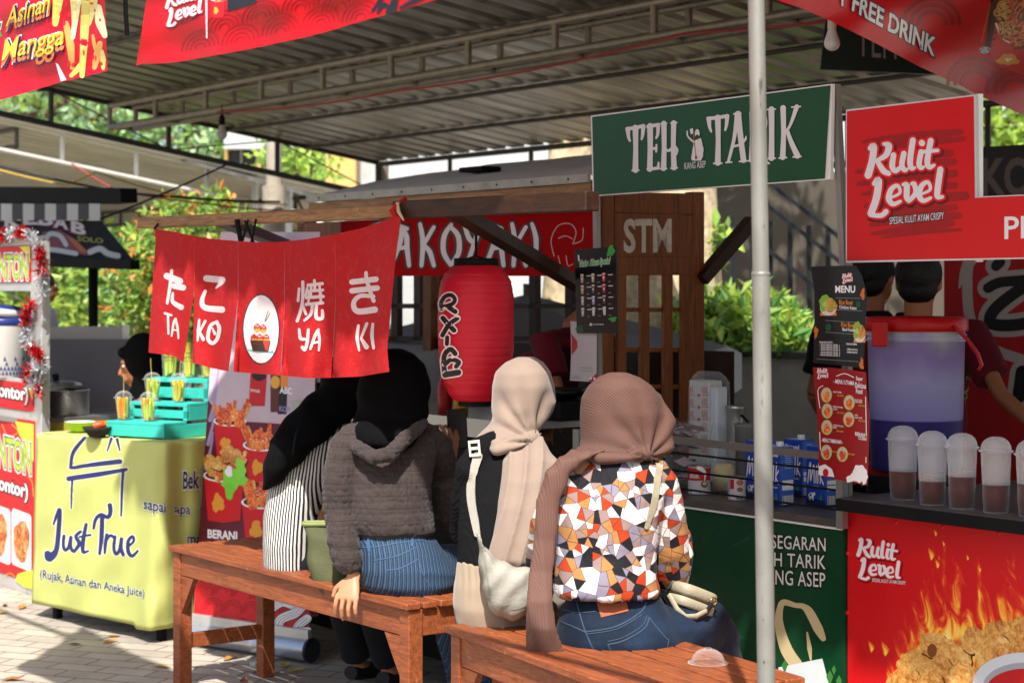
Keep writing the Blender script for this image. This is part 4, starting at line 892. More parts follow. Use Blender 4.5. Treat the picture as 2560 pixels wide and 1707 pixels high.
mb.stroke(fk, [(2258, 1640), (2300, 1655), (2340, 1668)], [16, 24, 26], CHK); mb.ell(fk, 2330, 1625, 12, 17, ink('7a4220'), n=20)
mb.ell(fk, 2560, 1708, 128, 78, ink('c9ced4'), n=48); mb.ell(fk, 2562, 1715, 105, 60, ink('9aa0a8'), n=48); mb.ell(fk, 2564, 1722, 98, 52, ink('b5191c'), n=48)
mb.build("picture", kc)
mb = MB(); wordmark(mb, fk, 2140, 1442, .48, .17, tag_=False); mb.text(fk, "SPESIAL KULIT AYAM CRISPY", 2180, 1453, 2264, 1461, 9, KW, off=.004); mb.build("lettering", kc)
rn = random.Random(9)
for x, y in ((2118, 1283), (2240, 1305), (2357, 1317), (2497, 1333), (2119, 1383), (2118, 1531), (2523, 1459)): MB().lathe([(.0001, .003), (.004, .002), (.006, 0)], fk(x, y), KRED, 10, axis=tuple(-N)).build("rivet", kc)
# L-shaped sign over the cart
ksg = thing("snack_sign", "bright red L-shaped board with a white two-line word mark above the red cart", "sign", atC(2300, 655, 3.75))
mb = MB(); pbox(mb, planeC(3.742), [(2115, 275), (2438, 237), (2441, 492), (2700, 480), (2700, 644), (2115, 657)], .012, ink('d6d6d6')); mb.build("backing", ksg)
fks = planeC(3.7405); mb = MB(); mb.poly(fks, [(2117, 279), (2434, 241), (2437, 495), (2700, 483), (2700, 641), (2117, 652)], M("sign_red", 'cc161b', .35, var=.05, scale=5), lift=.001); mb.build("face", ksg)
mb = MB(); rn = random.Random(4)
for y0_, xa, xb, wd in ((345, 2150, 2405, 22), (362, 2160, 2410, 20), (395, 2140, 2400, 26), (420, 2135, 2400, 26), (450, 2140, 2390, 26), (475, 2130, 2412, 24), (505, 2140, 2420, 30), (530, 2150, 2410, 22), (552, 2150, 2400, 24), (575, 2160, 2395, 22), (585, 2190, 2405, 12)):
    mb.stroke(fks, [(xa + rn.uniform(0, 30), y0_ + 10), ((xa + xb) / 2, y0_ - 4), (xb - rn.uniform(0, 30), y0_ - 14 + rn.uniform(-4, 4))], [wd * .4, wd, wd * .7], M("ink_brushred", '9d191c', .4, var=.12, scale=20), lift=.0016)
wordmark(mb, fks, 2160, 541, .86, -.09); mb.text(fks, "PE", 2511, 598, 2586, 595, 56, KW, off=.012, lift=.002); mb.build("lettering", ksg)
mb = MB(); mb.beam(atC(2447, 236, 3.765), W(SC_of(atC(2447, 236, 3.765))[0], 3.765, atC(2447, 655, 3.765).z), .017, .02, ALU); mb.build("post", ksg)
mb = MB(); s_ = SC_of(atC(2560, 500, 3.77))[0] + .35; mb.bx(s_, s_ + .02, 3.76, 3.78, ZK, 2.0, ALU); mb.build("post", ksg); mb = MB(); s_ = SC_of(atC(2122, 300, 3.77))[0]; mb.bx(s_, s_ + .012, 3.756, 3.772, ZK, 1.86, MATS["grey_post"]); mb.build("post", ksg)
# dark painted panel with big grey letters behind, and the red backdrop
t = thing("letter_panel", "dark panel with large grey letters hanging behind the right end of the red board", "panel", atC(2520, 500, 6.3)); f5 = planeC(6.3); mb = MB(); pbox(mb, f5, [(2380, 372), (2760, 350), (2760, 510), (2380, 506)], .02, ink('2a2522')); mb.build("board", t)
mb = MB(); mb.text(f5, "KO", 2455, 493, 2580, 490, 98, ink('6f655c'), off=.03, lift=.002); mb.build("lettering", t)
t = thing("red_backdrop", "red backdrop banner with a big grey and black swirl behind the man in maroon", "banner", atC(2480, 1300, 5.7)); f51 = planeC(5.7)
mb = MB(); mb.poly(f51, [(2360, 560), (2900, 560), (2900, 1330), (2360, 1330)], M("backdrop_red", 'b01c22', .6, var=.1), lift=0); mb.build("sheet", t)
mb = MB(); GR = ink('b5a8a2'); 
mb.stroke(f51, [(2425, 640), (2418, 700), (2424, 790), (2450, 850), (2500, 880), (2560, 900)], 26, GR, n=12); mb.stroke(f51, [(2398, 720), (2410, 680), (2425, 650)], [3, 20, 34], GR)
for wx, mt, lf in ((28, GR, .003), (0, BLK, .006)):
    for pts, wd in (([(2470, 720), (2500, 706), (2560, 700), (2590, 690)], 26), ([(2590, 700), (2540, 730), (2490, 770), (2474, 800), (2490, 812), (2540, 812), (2600, 800)], 30), ([(2490, 665), (2500, 655)], 26), ([(2556, 930), (2548, 990)], 34)): mb.stroke(f51, pts, wd + wx, mt, lift=lf, n=10)
mb.build("emblem", t)
# ================================================================ BANNERS OVERHEAD
def vy(y, x, x0=0., vx=-2170.):          # height of a line along the stalls that passes (x0, y)
    return HY + (y - HY) * (x - vx) / (x0 - vx)
def seig(mb, f, pts, r, m, n=4, sub=None):
    for x, y in pts:
        for k in range(n):
            q = r * (1 - k * .24); mb.stroke(f, [(x + q * math.cos(a), y - q * math.sin(a) * .95 - (math.cos(a) * q) * .2) for a in [math.pi * j / 8 for j in range(9)]], r * .085, m, n=3)
def foodcup(mb, f, x, y, w, h, seed, m=None, tilt=0., red='c4161c', fries=True):
    """printed paper cup: x,y centre of the rim, w half width, h height"""
    rn = random.Random(seed); mm = m or CHK2
    mb.poly(f, [(x - w, y), (x + w, y), (x + w * .8 + tilt * h, y + h), (x + tilt * h, y + h * 1.05), (x - w * .8 + tilt * h, y + h)], ink(red))
    mb.ell(f, x, y, w * 1.04, w * .34, ink('e3dcd8'), n=30); mb.ell(f, x, y - 1, w * .93, w * .27, ink('4a1810'), n=30)
    for _ in range(15):
        a = rn.uniform(-.9, .9); L = w * rn.uniform(.5, 1.15); bx = x + a * w * .85; by = y + rn.uniform(-.25, .22) * w
        if fries: mb.stroke(f, [(bx - a * 4, by + w * .1), (bx + a * L * .45, by - L)], [w * .26, w * .2], mm if rn.random() < .7 else CHK, n=3)
        else: mb.ell(f, bx * .9 + x * .1, by - w * .3, w * .3, w * .24, mm, wob=.2, seed=_)
    mb.ell(f, x, y - w * .35, w * .55, w * .42, CHK2, wob=.22, seed=seed)
    for _ in range(12): mb.ell(f, x + rn.gauss(0, .25) * w, y - w * .4 + rn.gauss(0, .2) * w, w * .03, w * .03, ink('f3ead2'), n=6)
    mb.ell(f, x - w * .3 + tilt * h * .6, y + h * .62, w * .3, h * .2, ink('d8922f'), wob=.3, seed=seed + 1, n=20)
f175 = planeC(1.75)
def bwave(x, y, l=0): return f175(x, y, l + .010 * math.sin(x * .012 + y * .004) + .006 * math.sin(x * .03 - y * .02) + .004 * math.sin(x * .011 + y * .05))
frame = thing("banner_frame", "slim horizontal pipe on posts that carries the overhead banners", "pipe frame", W(-2.5, 1.75, 0)); zf = 2.72
MB().tube(W(-9.5, 1.75, zf), W(1.2, 1.75, zf), .02, PIPE).build("cross_pipe", frame)
for s in (-9.4, 1.1): MB().tube(W(s, 1.75, 0), W(s, 1.75, zf - .021), .025, PIPE).build("post", frame)
BRED = M("banner_red", 'cc131c', .45, var=.08, scale=6, transl=.3, bump=.1, bscale=14); SEIG = M("ink_seig", '9e0f17', .45, transl=.2)
t = thing("snack_banner", "red overhead banner with wave circles and a black box, right of the mango banner", "banner", bwave(700, 100))
mb = MB(); mb.poly(bwave, [(340, 166), (352, 160), (400, 159), (440, 156), (500, 146), (560, 135), (660, 116), (760, 94), (830, 76), (900, 55), (1000, 26), (1090, 0), (1240, -40), (1420, -90), (1420, -640), (420, -640), (400, -260), (372, -60), (366, 0), (356, 70)], BRED, lift=0, sub=16); mb.build("sheet", t)
mb = MB(); wordmark(mb, bwave, 412, 68, .40, -.26, tag_=False); mb.text(bwave, "SPESIAL KULIT AYAM CRISPY", 449, 65, 498, 46, 11, ink('1d1a1c'), off=.006)
mb.stroke(bwave, [(515, -60), (516, 30), (517, 95)], 3.5, KW); mb.build("lettering", t)
mb = MB(); mb.dsub = 14; seig(mb, bwave, [(500, 120), (600, 105), (700, 80), (800, 60), (650, 45), (560, 70), (750, 20), (850, 20), (900, 45)], 46, SEIG); foodcup(mb, bwave, 545, 0, 17, 44, 3); mb.poly(bwave, [(568, 30), (568, -300), (640, -300), (640, 10)], BLK)
INKL = ink('e6e2e0')
for pts, w_ in (([(930, 30), (945, 10), (955, -10)], [3, 8, 12]), ([(945, 32), (960, 12), (975, 22), (985, 0)], [6, 10, 10, 12]), ([(1000, 20), (1030, 6), (1060, -8)], [3, 10, 12]), ([(965, 30), (985, 26), (990, 0)], [4, 8, 10])): mb.stroke(bwave, pts, [q + 3 for q in w_], BLK); mb.stroke(bwave, pts, w_, INKL)
mb.build("picture", t)
t = thing("mango_banner", "overhead banner with mango slices and yellow lettering at the top left corner", "banner", bwave(60, 230))
mb = MB(); mb.poly(bwave, [(-320, 352), (-150, 298), (0, 251), (80, 228), (150, 207), (220, 190), (268, 178), (268, 158), (265, 80), (262, 0), (258, -640), (-320, -640)], M("mango_red", 'd3122c', .45, var=.08, scale=6, transl=.3), lift=0, sub=16); mb.build("sheet", t)
mb = MB(); mb.dsub = 14; MG = [M("ink_mango%d" % i, c, .45, var=.15, scale=14) for i, c in enumerate(('c4b85a', 'cdbf70', 'd6d0a0', 'c9924a'))]; rn = random.Random(5)
for i, (x, y, x2, y2, w_) in enumerate(((150, -60, 138, 60, 26), (178, -70, 186, 80, 16), (200, -80, 182, 95, 18), (165, 60, 180, 170, 20), (215, -60, 205, 190, 22), (238, -40, 222, 60, 20), (246, 20, 262, 90, 24), (250, 110, 236, 170, 20), (178, 190, 200, 160, 14), (255, 130, 258, 172, 14), (195, -90, 200, 10, 12), (232, 90, 250, 150, 10))): mb.stroke(bwave, [(x, y), ((x + x2) / 2 + rn.uniform(-4, 4), (y + y2) / 2), (x2, y2)], [w_ * .7, w_, w_ * .55], MG[i % 4], n=5)
for _ in range(20): mb.ell(bwave, rn.uniform(150, 262), rn.uniform(0, 170), rn.uniform(2, 5), rn.uniform(3, 8), ink('cf1d2c'), n=10, wob=.2, seed=_)
mb.poly(bwave, [(139, 158), (146, 162), (166, 200), (152, 204)], KW); mb.build("picture", t)
mb = MB(); PUR, YEL, ORG = ink('2c2560'), ink('d2b93a'), ink('d8763a')
for tx, a, h in (("Asinan", (13, 82, 126, 40), 62), ("Mangga", (3, 188, 160, 146), 88)):
    for dx, o, mt, lf in ((0, .095, KW, .004), (2, .05, PUR, .008), (0, .012, ORG, .012)):
        mb.text(bwave, tx, a[0] + dx, a[1] + dx * 1.5, a[2] + dx, a[3] + dx * 1.5, h, mt, off=o, shear=.25, sub=10, lift=lf)
    mb.text(bwave, tx, a[0] + 1, a[1] - h * .22, a[2] - 2, a[3] - h * .22, h * .74, YEL, off=.008, shear=.25, sub=10, lift=.016)
mb.text(bwave, "&", -20, 100, 6, 92, 60, ink('2f9a55'), off=.06, edge=KW, ew=.05); mb.build("lettering", t)
dn = Vector((.42, .91, 0)); f_fd0 = onplane(Vector((.558, 3.83, 2)), Vector((-.91, .42, 0)))
def ffd(x, y, l=0): return f_fd0(x, y, l + .02 * math.sin(x * .012 - y * .016) + .012 * math.sin(x * .02 + y * .03))
t = thing("drink_banner", "sagging red banner reading FREE DRINK with a cup of chicken at the top right corner", "banner", ffd(2300, 150))
mb = MB(); mb.poly(ffd, [(1940, 0), (2010, 24), (2080, 55), (2180, 104), (2300, 168), (2400, 214), (2440, 236), (2500, 262), (2580, 298), (2760, 372), (2760, -300), (1800, -300), (1850, -60)], BRED, lift=0, sub=16); mb.build("sheet", t)
mb = MB(); mb.text(ffd, "FREE DRINK", 2129, 27, 2336, 143, 46, KW, off=.03, edge=ink('23234a'), ew=.05, lean=.12, sub=10, lift=.003); mb.text(ffd, "T", 2096, 12, 2116, 21, 46, KW, off=.03, edge=ink('23234a'), ew=.05, sub=10, lift=.003); mb.build("lettering", t)
mb = MB(); mb.dsub = 14
for x, y in ((2330, 60), (2440, 210), (2540, 230), (2250, -20)):
    for r in (70, 52, 34): mb.stroke(ffd, [(x + r * math.cos(a), y + r * math.sin(a) * .9) for a in [math.pi * (1 + j / 10) for j in range(11)]], 10, SEIG, n=3)
mb.poly(ffd, [(2478, 0), (2464, 110), (2448, 128), (2474, 138), (2490, 110), (2500, -40)], ink('3a140d')); mb.ell(ffd, 2462, 126, 14, 9, ink('b8b4b8')); mb.stroke(ffd, [(2476, 10), (2462, 70), (2454, 105)], [2, 4, 3], ink('c96a2a'))
mb.poly(ffd, [(2488, 60), (2560, 120), (2610, 140), (2560, 190), (2500, 168), (2474, 130)], ink('c4161c')); mb.stroke(ffd, [(2490, 60), (2510, 98), (2570, 128)], 5, INKL)
for i, (x, y, r) in enumerate(((2520, 30, 36), (2550, 60, 34), (2520, 75, 26), (2560, 20, 36), (2590, 90, 30), (2545, 100, 24))): crumb(mb, ffd, x, y, r, i * 3 + 1, CHK2 if i % 2 else CHK)
mb.ell(ffd, 2520, 150, 26, 14, ink('d8922f'), wob=.3, seed=2); mb.ell(ffd, 2522, 150, 10, 6, INKL); mb.build("picture", t)
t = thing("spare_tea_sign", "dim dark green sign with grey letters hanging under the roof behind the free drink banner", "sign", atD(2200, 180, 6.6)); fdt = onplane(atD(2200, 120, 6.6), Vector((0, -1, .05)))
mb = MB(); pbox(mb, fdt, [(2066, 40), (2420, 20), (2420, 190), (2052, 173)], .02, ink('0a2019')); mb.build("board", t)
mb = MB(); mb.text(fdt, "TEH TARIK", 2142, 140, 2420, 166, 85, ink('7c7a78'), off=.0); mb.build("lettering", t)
def bulb(label, p, r, top, cordto=None, dull='b8b4a8'):
    t = thing("light_bulb", label, "light bulb", p - ZV * r, "bulbs under the tent roof"); m = M("bulb_glass", 'b9b6ae', .35, var=.05); prof = [(r * math.sin(a), -r * math.cos(a)) for a in [math.pi * k / 12 for k in range(8)]] + [(r * .62, r * 1.25), (r * .5, r * 1.7)]
    MB().lathe(prof, p, m, 18).build("glass", t); MB().lathe([(r * .52, r * 1.7), (r * .56, r * 1.75), (r * .56, r * 3.2), (r * .3, r * 3.5)], p, top, 14).build("socket", t)
    if cordto is not None: MB().tube(p + ZV * r * 3.4, cordto, .005, BLACKM, 6).build("cord", t)
p = atD(555, 336, 10.6); bulb("unlit bulb hanging below the roof truss at left, against the trees", p, .031, BLACKM, Vector((p.x, p.y, zt - .12)))
p = atD(2080, 108, 5.2); bulb("unlit bulb in front of the dim green sign under the free drink banner", p, .023, M("bulb_base", 'a9a38e', .5), p + ZV * .4)
# cables
CABLE = M("cable_black", '1b1b1d', .6); CABY = M("cable_yellow", 'b99a3a', .6); CABR = M("cable_red", 'a03a34', .6)
def cable(label, pts, r, m):
    mb = MB(); q = []
    for a, b in zip(pts, pts[1:]):
        for k in range(8): u = k / 8; q.append(a.lerp(b, u) - ZV * (.05 * (b - a).length * u * (1 - u)))
    q.append(pts[-1]); mb.chain(q, r, m, 6); tag(mb.build("cable"), label, "cable")
cable("black cable sagging in front of the neighbouring tent's white frame", [atD(-40, 405, 12), atD(300, 480, 12), atD(700, 505, 12.5)], .009, CABLE)
cable("yellow wire running below the neighbouring tent's frame", [atD(-20, 420, 12.2), atD(165, 463, 12), atD(240, 430, 12), atD(430, 487, 12.3), atD(720, 512, 12.8)], .006, CABY)
cable("red wire crossing above the tall shrub", [atD(180, 410, 12.4), atD(290, 475, 12.2), atD(520, 510, 12.5), atD(760, 530, 12.8)], .006, CABR)
cable("dark green strap hanging down between the two overhead banners at top left", [atD(312, -80, 4.6), atD(314, 30, 4.6), atD(318, 90, 4.6)], .006, M("strap_green", '1c2a26', .7))
cable("black guy rope slanting from the roof corner down to the dark awning", [atD(250, 548, 10.1), atD(566, 412, 10.5)], .006, CABLE)
cable("red wire tied along the roof truss", [W(-9.5, 5.0, zt - .16), W(-7.6, 5.0, zt - .2), W(-5.5, 5.0, zt - .15), W(-3.4, 5.0, zt - .2), W(-1, 5.0, zt - .15)], .006, CABR)

# ================================================================ LEFT SIDE
WC = 3.28; fw = planeC(WC); fwf = planeC(WC - .006)
wc_ = thing("wonton_cart", "aluminium framed food cart with red and yellow printed panels at the left edge", "food cart", atC(0, 1480, WC))
def vrect(mb, f, x0, x1, y0, y1, th, m, at=85): pbox(mb, f, [(x0, vy(y0, x0, at)), (x1, vy(y0, x1, at)), (x1, vy(y1, x1, at)), (x0, vy(y1, x0, at))], th, m)
mb = MB(); vrect(mb, fw, 76, 104, 604, 1492, .04, ALU); mb.build("post", wc_, bevel=.002); mb = MB(); vrect(mb, fw, -420, -392, 604, 1492, .04, ALU); mb.build("post", wc_, bevel=.002)
for y0_, y1_ in ((598, 613), (706, 728), (950, 960), (1030, 1052), (1458, 1490)): mb = MB(); vrect(mb, fw, -391, 75, y0_, y1_, .035, ALU); mb.build("rail", wc_, bevel=.002)
sp_ = SC_of(fw(90, 900))[0]
mb = MB(); DV = Vector((-.27, .963, 0)) * .55; c0 = W(sp_, WC + .045, 0)
for z0 in (atC(90, 720, WC).z, atC(90, 1045, WC).z, .12): mb.beam(c0 - U * .015 + ZV * z0, c0 - U * .015 + DV + ZV * z0, .024, .03, ALU)
mb.boxa(c0 + DV - U * .03, U * .035, N * .035, ZV * atC(90, 606, WC).z, ALU); mb.boxa(c0 - U * 1.1 + ZV * (atC(90, 955, WC).z - .02), U * 1.08, DV, ZV * .02, STEEL); mb.boxa(c0 - U * 1.1 + ZV * (atC(90, 598, WC).z + .003), U * 1.1, DV, ZV * .015, ALU); mb.build("side_frame", wc_)
CY = ink('d8cf3c'); CR = ink('c4181e'); LIME = ink('a9c23a')
def swirl(mb, f, pts, m=None): mb.stroke(f, pts, 2, m or ink('d8a04a'))
mb = MB(); vrect(mb, fwf, -391, 75, 614, 705, .01, CR); mb.poly(planeC(WC - .0065), [(48, vy(615, 48, 85)), (75, vy(615, 75, 85)), (75, 660), (70, 640), (58, 628)], CY, lift=.001); mb.build("panel", wc_)
mb = MB(); fwt = planeC(WC - .0075); mb.text(fwt, "WONTON", -52, vy(699, -52, 85), 70, vy(698, 70, 85), 63, LIME, off=.03, edge=INKL, ew=.075, lift=.0008); mb.text(fwt, "WONTON", -52, vy(699, -52, 85), 70, vy(698, 70, 85), 63, LIME, off=.02, edge=BLK, ew=.03, lift=.0022); mb.build("lettering", wc_)
mb = MB(); vrect(mb, fwf, -391, 82, 961, 1029, .01, CR); mb.poly(planeC(WC - .0065), [(60, 966), (81, vy(963, 81, 85)), (81, 1000), (74, 980)], CY, lift=.001); mb.build("panel", wc_)
mb = MB(); mb.text(fwt, "(Pangsit Jontor)", -105, vy(1008, -105, 85), 70, 1014, 46, INKL, off=.03, edge=BLK, ew=.06); mb.build("lettering", wc_)
mb = MB(); vrect(mb, fwf, -391, 85, 1053, 1457, .01, CR); fwp = planeC(WC - .0065)
mb.poly(fwp, [(38, 1053), (84, 1060), (84, 1155), (70, 1128), (48, 1085)], CY, lift=.001); mb.poly(fwp, [(38, 1450), (44, 1434), (62, 1428), (84, 1424), (84, 1472), (60, 1466)], CY, lift=.001)
swirl(mb, fwp, [(5, 1060), (20, 1090), (45, 1080), (30, 1060)]); swirl(mb, fwp, [(70, 1190), (80, 1205), (84, 1240)]); swirl(mb, fwp, [(10, 1440), (25, 1432), (36, 1440)])
FD = Mfood("ink_noodle", [(.3, '3a2a12'), (.45, 'a2461c'), (.55, 'd98a3c'), (.68, 'c9c4a0'), (.8, '7f9a3a')], 38)
for x0, x1 in ((-30, 26), (29, 78)):
    mb.poly(fwp, [(x0 + 4, vy(1287, x0, 85) - 3), (x1 - 4, vy(1287, x1, 85)), (x1, vy(1295, x1, 85)), (x1, vy(1425, x1, 85)), (x1 - 4, vy(1430, x1, 85)), (x0 + 4, vy(1428, x0, 85)), (x0, vy(1420, x0, 85)), (x0, vy(1295, x0, 85))], INKL, lift=.001)
    mb.poly(fwp, [(x0 + 4, vy(1293, x0, 85)), (x1 - 4, vy(1293, x1, 85)), (x1 - 4, vy(1424, x1, 85)), (x0 + 4, vy(1422, x0, 85))], ink('b9c4c9'), lift=.0014); mb.ell(fwp, (x0 + x1) / 2, vy(1368, x0, 85), 20, 52, FD, lift=.0018, wob=.12, seed=x0)
mb.build("panel", wc_)
mb = MB(); mb.text(fwt, "WONTON", -62, vy(1180, -62, 85), 78, 1186, 78, LIME, off=.03, edge=INKL, ew=.07, lift=.0008); mb.text(fwt, "WONTON", -62, vy(1180, -62, 85), 78, 1186, 78, LIME, off=.02, edge=BLK, ew=.03, lift=.0022); mb.text(fwt, "(Pangsit Jontor)", -105, vy(1246, -105, 85), 70, 1258, 48, INKL, off=.03, edge=BLK, ew=.06); mb.build("lettering", wc_)
# tinsel
def tinsel(label, pts, seed):
    rn = random.Random(seed); mb = MB(); SIL, RT = M("tinsel_silver", 'd0d3d6', .25, metal=.4), M("tinsel_red", 'b80f1a', .3, metal=.3); L = 0
    for a, b in zip(pts, pts[1:]):
        n = int((b - a).length / .0006)
        for k in range(n):
            p = a.lerp(b, k / n); L += .0006; m = SIL if int(L / .13) % 2 else RT
            d = Vector((rn.gauss(0, 1), rn.gauss(0, 1), rn.gauss(0, 1))).normalized() * rn.uniform(.02, .05); s = d.cross(Vector((rn.gauss(0, 1), 0, 1))).normalized() * .003; mb.add([p - s, p + s, p + d + s, p + d - s], [(0, 1, 2, 3)], m)
    tag(mb.build("tinsel_garland"), label, "garland", "tinsel on the wonton cart")
fti = planeC(WC - .03)
tinsel("red and silver tinsel garland draped over the cart's top corner", [fti(-60, 588), fti(0, 592), fti(50, 580), fti(78, 588), fti(98, 630), fti(105, 690), fti(108, 745)], 1)
tinsel("red and silver tinsel garland hanging down inside the cart window post", [fti(78, 755), fti(62, 810), fti(75, 862), fti(102, 895), fti(104, 925), fti(72, 930), fti(66, 950), fti(100, 965), fti(98, 985)], 2)
# water jug in the cart
p = atD(8, 955, 8.72); p.z = atC(90, 955, WC).z + .0005; t = thing("drink_jug", "grey insulated drink jug with a blue lid inside the wonton cart", "jug", p); k = .0019
MB().lathe([(.0, 0), (.1, 0), (.105, .01), (.108, .24), (.108, .25)], p, M("jug_grey", 'b5b3ae', .5, var=.05), 28).build("body", t)
MB().lathe([(.11, .25), (.113, .255), (.113, .28), (.105, .285), (0, .285)], p, M("jug_blue", '24306f', .4), 28).build("collar", t); pl = p + Vector((-.02, 0, .285))
mb = MB(); mb.lathe([(0, .0), (.115, .015), (.12, .03), (.115, .05), (0, .055)], pl, M("jug_white", 'b9b9bb', .4), 28, axis=(.15, 0, 1)); mb.lathe([(.11, .052), (.1, .062), (0, .066)], pl, M("jug_blue", '24306f', .4), 28, axis=(.15, 0, 1)); mb.build("lid", t)
mb = MB(); NB = M("jug_blue", '24306f', .4)
for r_ in range(4):
    for j in range(16):
        if r_ > 1 and (j + r_) % 3: continue
        a = math.radians(200 + j * 9 + (r_ % 2) * 4.5); q = lambda a_, z_: p + Vector((math.cos(a_) * .1085, math.sin(a_) * .1085, z_)); z_ = .02 + r_ * .022
        mb.add([q(a, z_), q(a + .13, z_), q(a + .065, z_ + .019)], [(0, 1, 2)], NB)
mb.build("pattern", t)
# side table with the pot
t = thing("steel_table", "low stainless steel side table behind the yellow table", "table", atD(190, 1400, 8.75)); zt_ = 1.4 - 322 / 4600 * 8.6
mb = MB(); mb.boxa(Vector((-2.215, 8.42, zt_ - .02)), Vector((.5, .42, 0)), Vector((-.35, .42, 0)), ZV * .02, STEEL); mb.build("top", t)
mb = MB(); mb.boxa(Vector((-2.21, 8.425, zt_ - .1)), Vector((.49, .41, 0)), Vector((-.01, .015, 0)), ZV * .079, ink('b5a83e')); mb.build("front_strip", t)
for a_, b_ in ((.02, .02), (.96, .02), (.02, .96), (.96, .96)): q = Vector((-2.215, 8.42, 0)) + Vector((.5, .42, 0)) * a_ + Vector((-.35, .42, 0)) * b_; MB().tube(q, q + ZV * (zt_ - .021), .014, STEEL, 8).build("leg", t)
p = atD(163, 1040, 8.75); p.z = zt_; t = thing("cooking_pot", "large steel cooking pot with a lid and black knob beside the wonton cart", "pot", p)
MB().lathe([(0, 0), (.108, 0), (.112, .008), (.112, .115), (.117, .12), (.11, .121)], p, STEEL, 32).build("body", t)
MB().lathe([(.112, .0), (.1, .012), (.06, .03), (0, .042)], p + Vector((-.03, 0, .122)), STEEL, 32, axis=(-.18, 0, 1)).build("lid", t)
MB().lathe([(0, .075), (.014, .074), (.018, .066), (.014, .05), (.012, .036)], p + Vector((-.035, 0, .122)), BLACKM, 14, axis=(-.18, 0, 1)).build("knob", t)
mb = MB(); q = p + Vector((.03, -.108, .075)); mb.chain([q + Vector((-.035, 0, 0)), q + Vector((-.03, -.03, .012)), q + Vector((0, -.035, .05)), q + Vector((.03, -.03, .012)), q + Vector((.035, 0, 0))], .005, STEEL, 8); mb.build("handle", t)
# dark awning stall
kb = thing("kebab_stall", "dark stall with a black and white striped valance and a slanted KEBAB sign board", "food stall", atC(100, 1200, 4.6)); f43 = planeC(4.3)
mb = MB(); pbox(mb, f43, [(-420, 462), (300, 470), (302, 506), (252, 510), (-420, 508)], .1, BLACKM); mb.build("roof", kb)
mb = MB()
for i in range(25):
    x0 = 250 - i * 27.5; pbox(mb, planeC(4.29), [(x0 - 27.5, 509), (x0, 510), (x0, 552 - (i % 2) * 2), (x0 - 27.5, 551 - (i % 2) * 2)], .004, ink('17171a') if i % 2 else ink('b3b3ae'))
mb.build("valance", kb)
K1, K2, K3 = atC(0, 552, 4.3), atC(252, 552, 4.3), atC(337, 655, 4.12); fkb = onplane(K1, (K2 - K1).cross(K3 - K1)); fkb2 = onplane(K1 + fkb.n * .004, (K2 - K1).cross(K3 - K1))
mb = MB(); pbox(mb, fkb, [(-420, 552), (252, 552), (337, 655), (-420, 632)], .012, ink('08090b', .8)); mb.build("sign_board", kb)
mb = MB()
for c_, x, y, r_ in zip("KEBAB", (12, 58, 96, 134, 178), (568, 562, 562, 568, 580), (-.08, -.02, .08, .18, .28)): mb.text(fkb2, c_, x, y, x + 36, y + 36 * r_, 29, ink('c9c6c2'), off=.03, edge=ink('8a1a1c'), ew=.05)
mb.text(fkb2, "SOLO", 193, 603, 258, 609, 13, ink('8f8a2a'), off=.03); mb.build("lettering", kb)
mb = MB(); mb.poly(fkb2, [(105, 580), (150, 575), (190, 600), (225, 640), (100, 622)], ink('7a1d18')); mb.poly(fkb2, [(165, 588), (190, 600), (222, 632), (200, 630)], ink('a8541c'))
for pts, w_ in (([(100, 622), (140, 625), (190, 634)], 14), ([(115, 600), (125, 585), (150, 590), (165, 612)], 14), ([(225, 630), (250, 622), (270, 634), (295, 640)], 16)): mb.stroke(fkb2, pts, w_ + 3, BLK); mb.stroke(fkb2, pts, w_ - 2, ink('b8b4b0'))
mb.build("picture", kb)
mb = MB(); mb.beam(fkb(-420, 640, -.01), fkb(338, 662, -.01), .05, .05, BLACKM); mb.build("front_bar", kb)
for x in (233, -380): q = atC(x, 660, 4.35); MB().tube(Vector((q.x, q.y, 0)), q, .028, BLACKM, 12).build("post", kb)
t = thing("partition", "grey board partition with a white strip along its top behind the steel pot", "partition", atD(210, 1300, 9.6)); fpn = onplane(atD(210, 900, 9.6), Vector((.12, -1, 0)))
mb = MB(); pbox(mb, fpn, [(40, 848), (345, 848), (345, 1260), (40, 1260)], .02, M("board_grey", '77767a', .8, var=.05)); mb.build("board", t)
mb = MB(); fpn2 = onplane(atD(210, 900, 9.75), Vector((.12, -1, 0))); pbox(mb, fpn2, [(-60, 816), (306, 816), (306, 1250), (-60, 1250)], .02, ink('b9b7b4')); pbox(mb, onplane(atD(210, 900, 9.73), Vector((.12, -1, 0))), [(306, 812), (322, 812), (322, 1250), (306, 1250)], .03, ALU); mb.build("top_strip", t)
# yellow table with its printed cloth
TA = Vector((-1.377, 7.2, 0)); TX = Vector((.725, -.69, 0)).normalized(); TY = Vector((.69, .725, 0)).normalized()
ff_, fs2 = onplane(TA, -TY), onplane(TA, TX)
def fcl(x, y, l=0):
    r = ray(x, y); v = max(0, min(1, (y - 1090) / 470)); k = 0
    a = ff_(x, y).y; b_ = fs2(x + 45 * v * v, y).y; d = max(a, b_) - .0; dd = abs(a - b_); bl_ = .07
    if dd < bl_: d += (bl_ - dd) ** 2 / (4 * bl_)
    wv = .004 * math.sin(y * .035 + x * .012) + .003 * math.sin(y * .02 - x * .045) + v * (.012 * math.sin(x * .03 + 1) + .006 * math.sin(x * .07 + y * .004)) + .003 * math.sin(x * .05 + y * .05) + .02 * v * math.exp(-((x - 372) / 28) ** 2) + (.012 * math.sin((x - 400) * .09) * (v > 0) * min(1, max(0, (x - 390) / 30)))
    p = CAMP + r * d; return p + Vector((0, -1, .1)) * (wv + l)
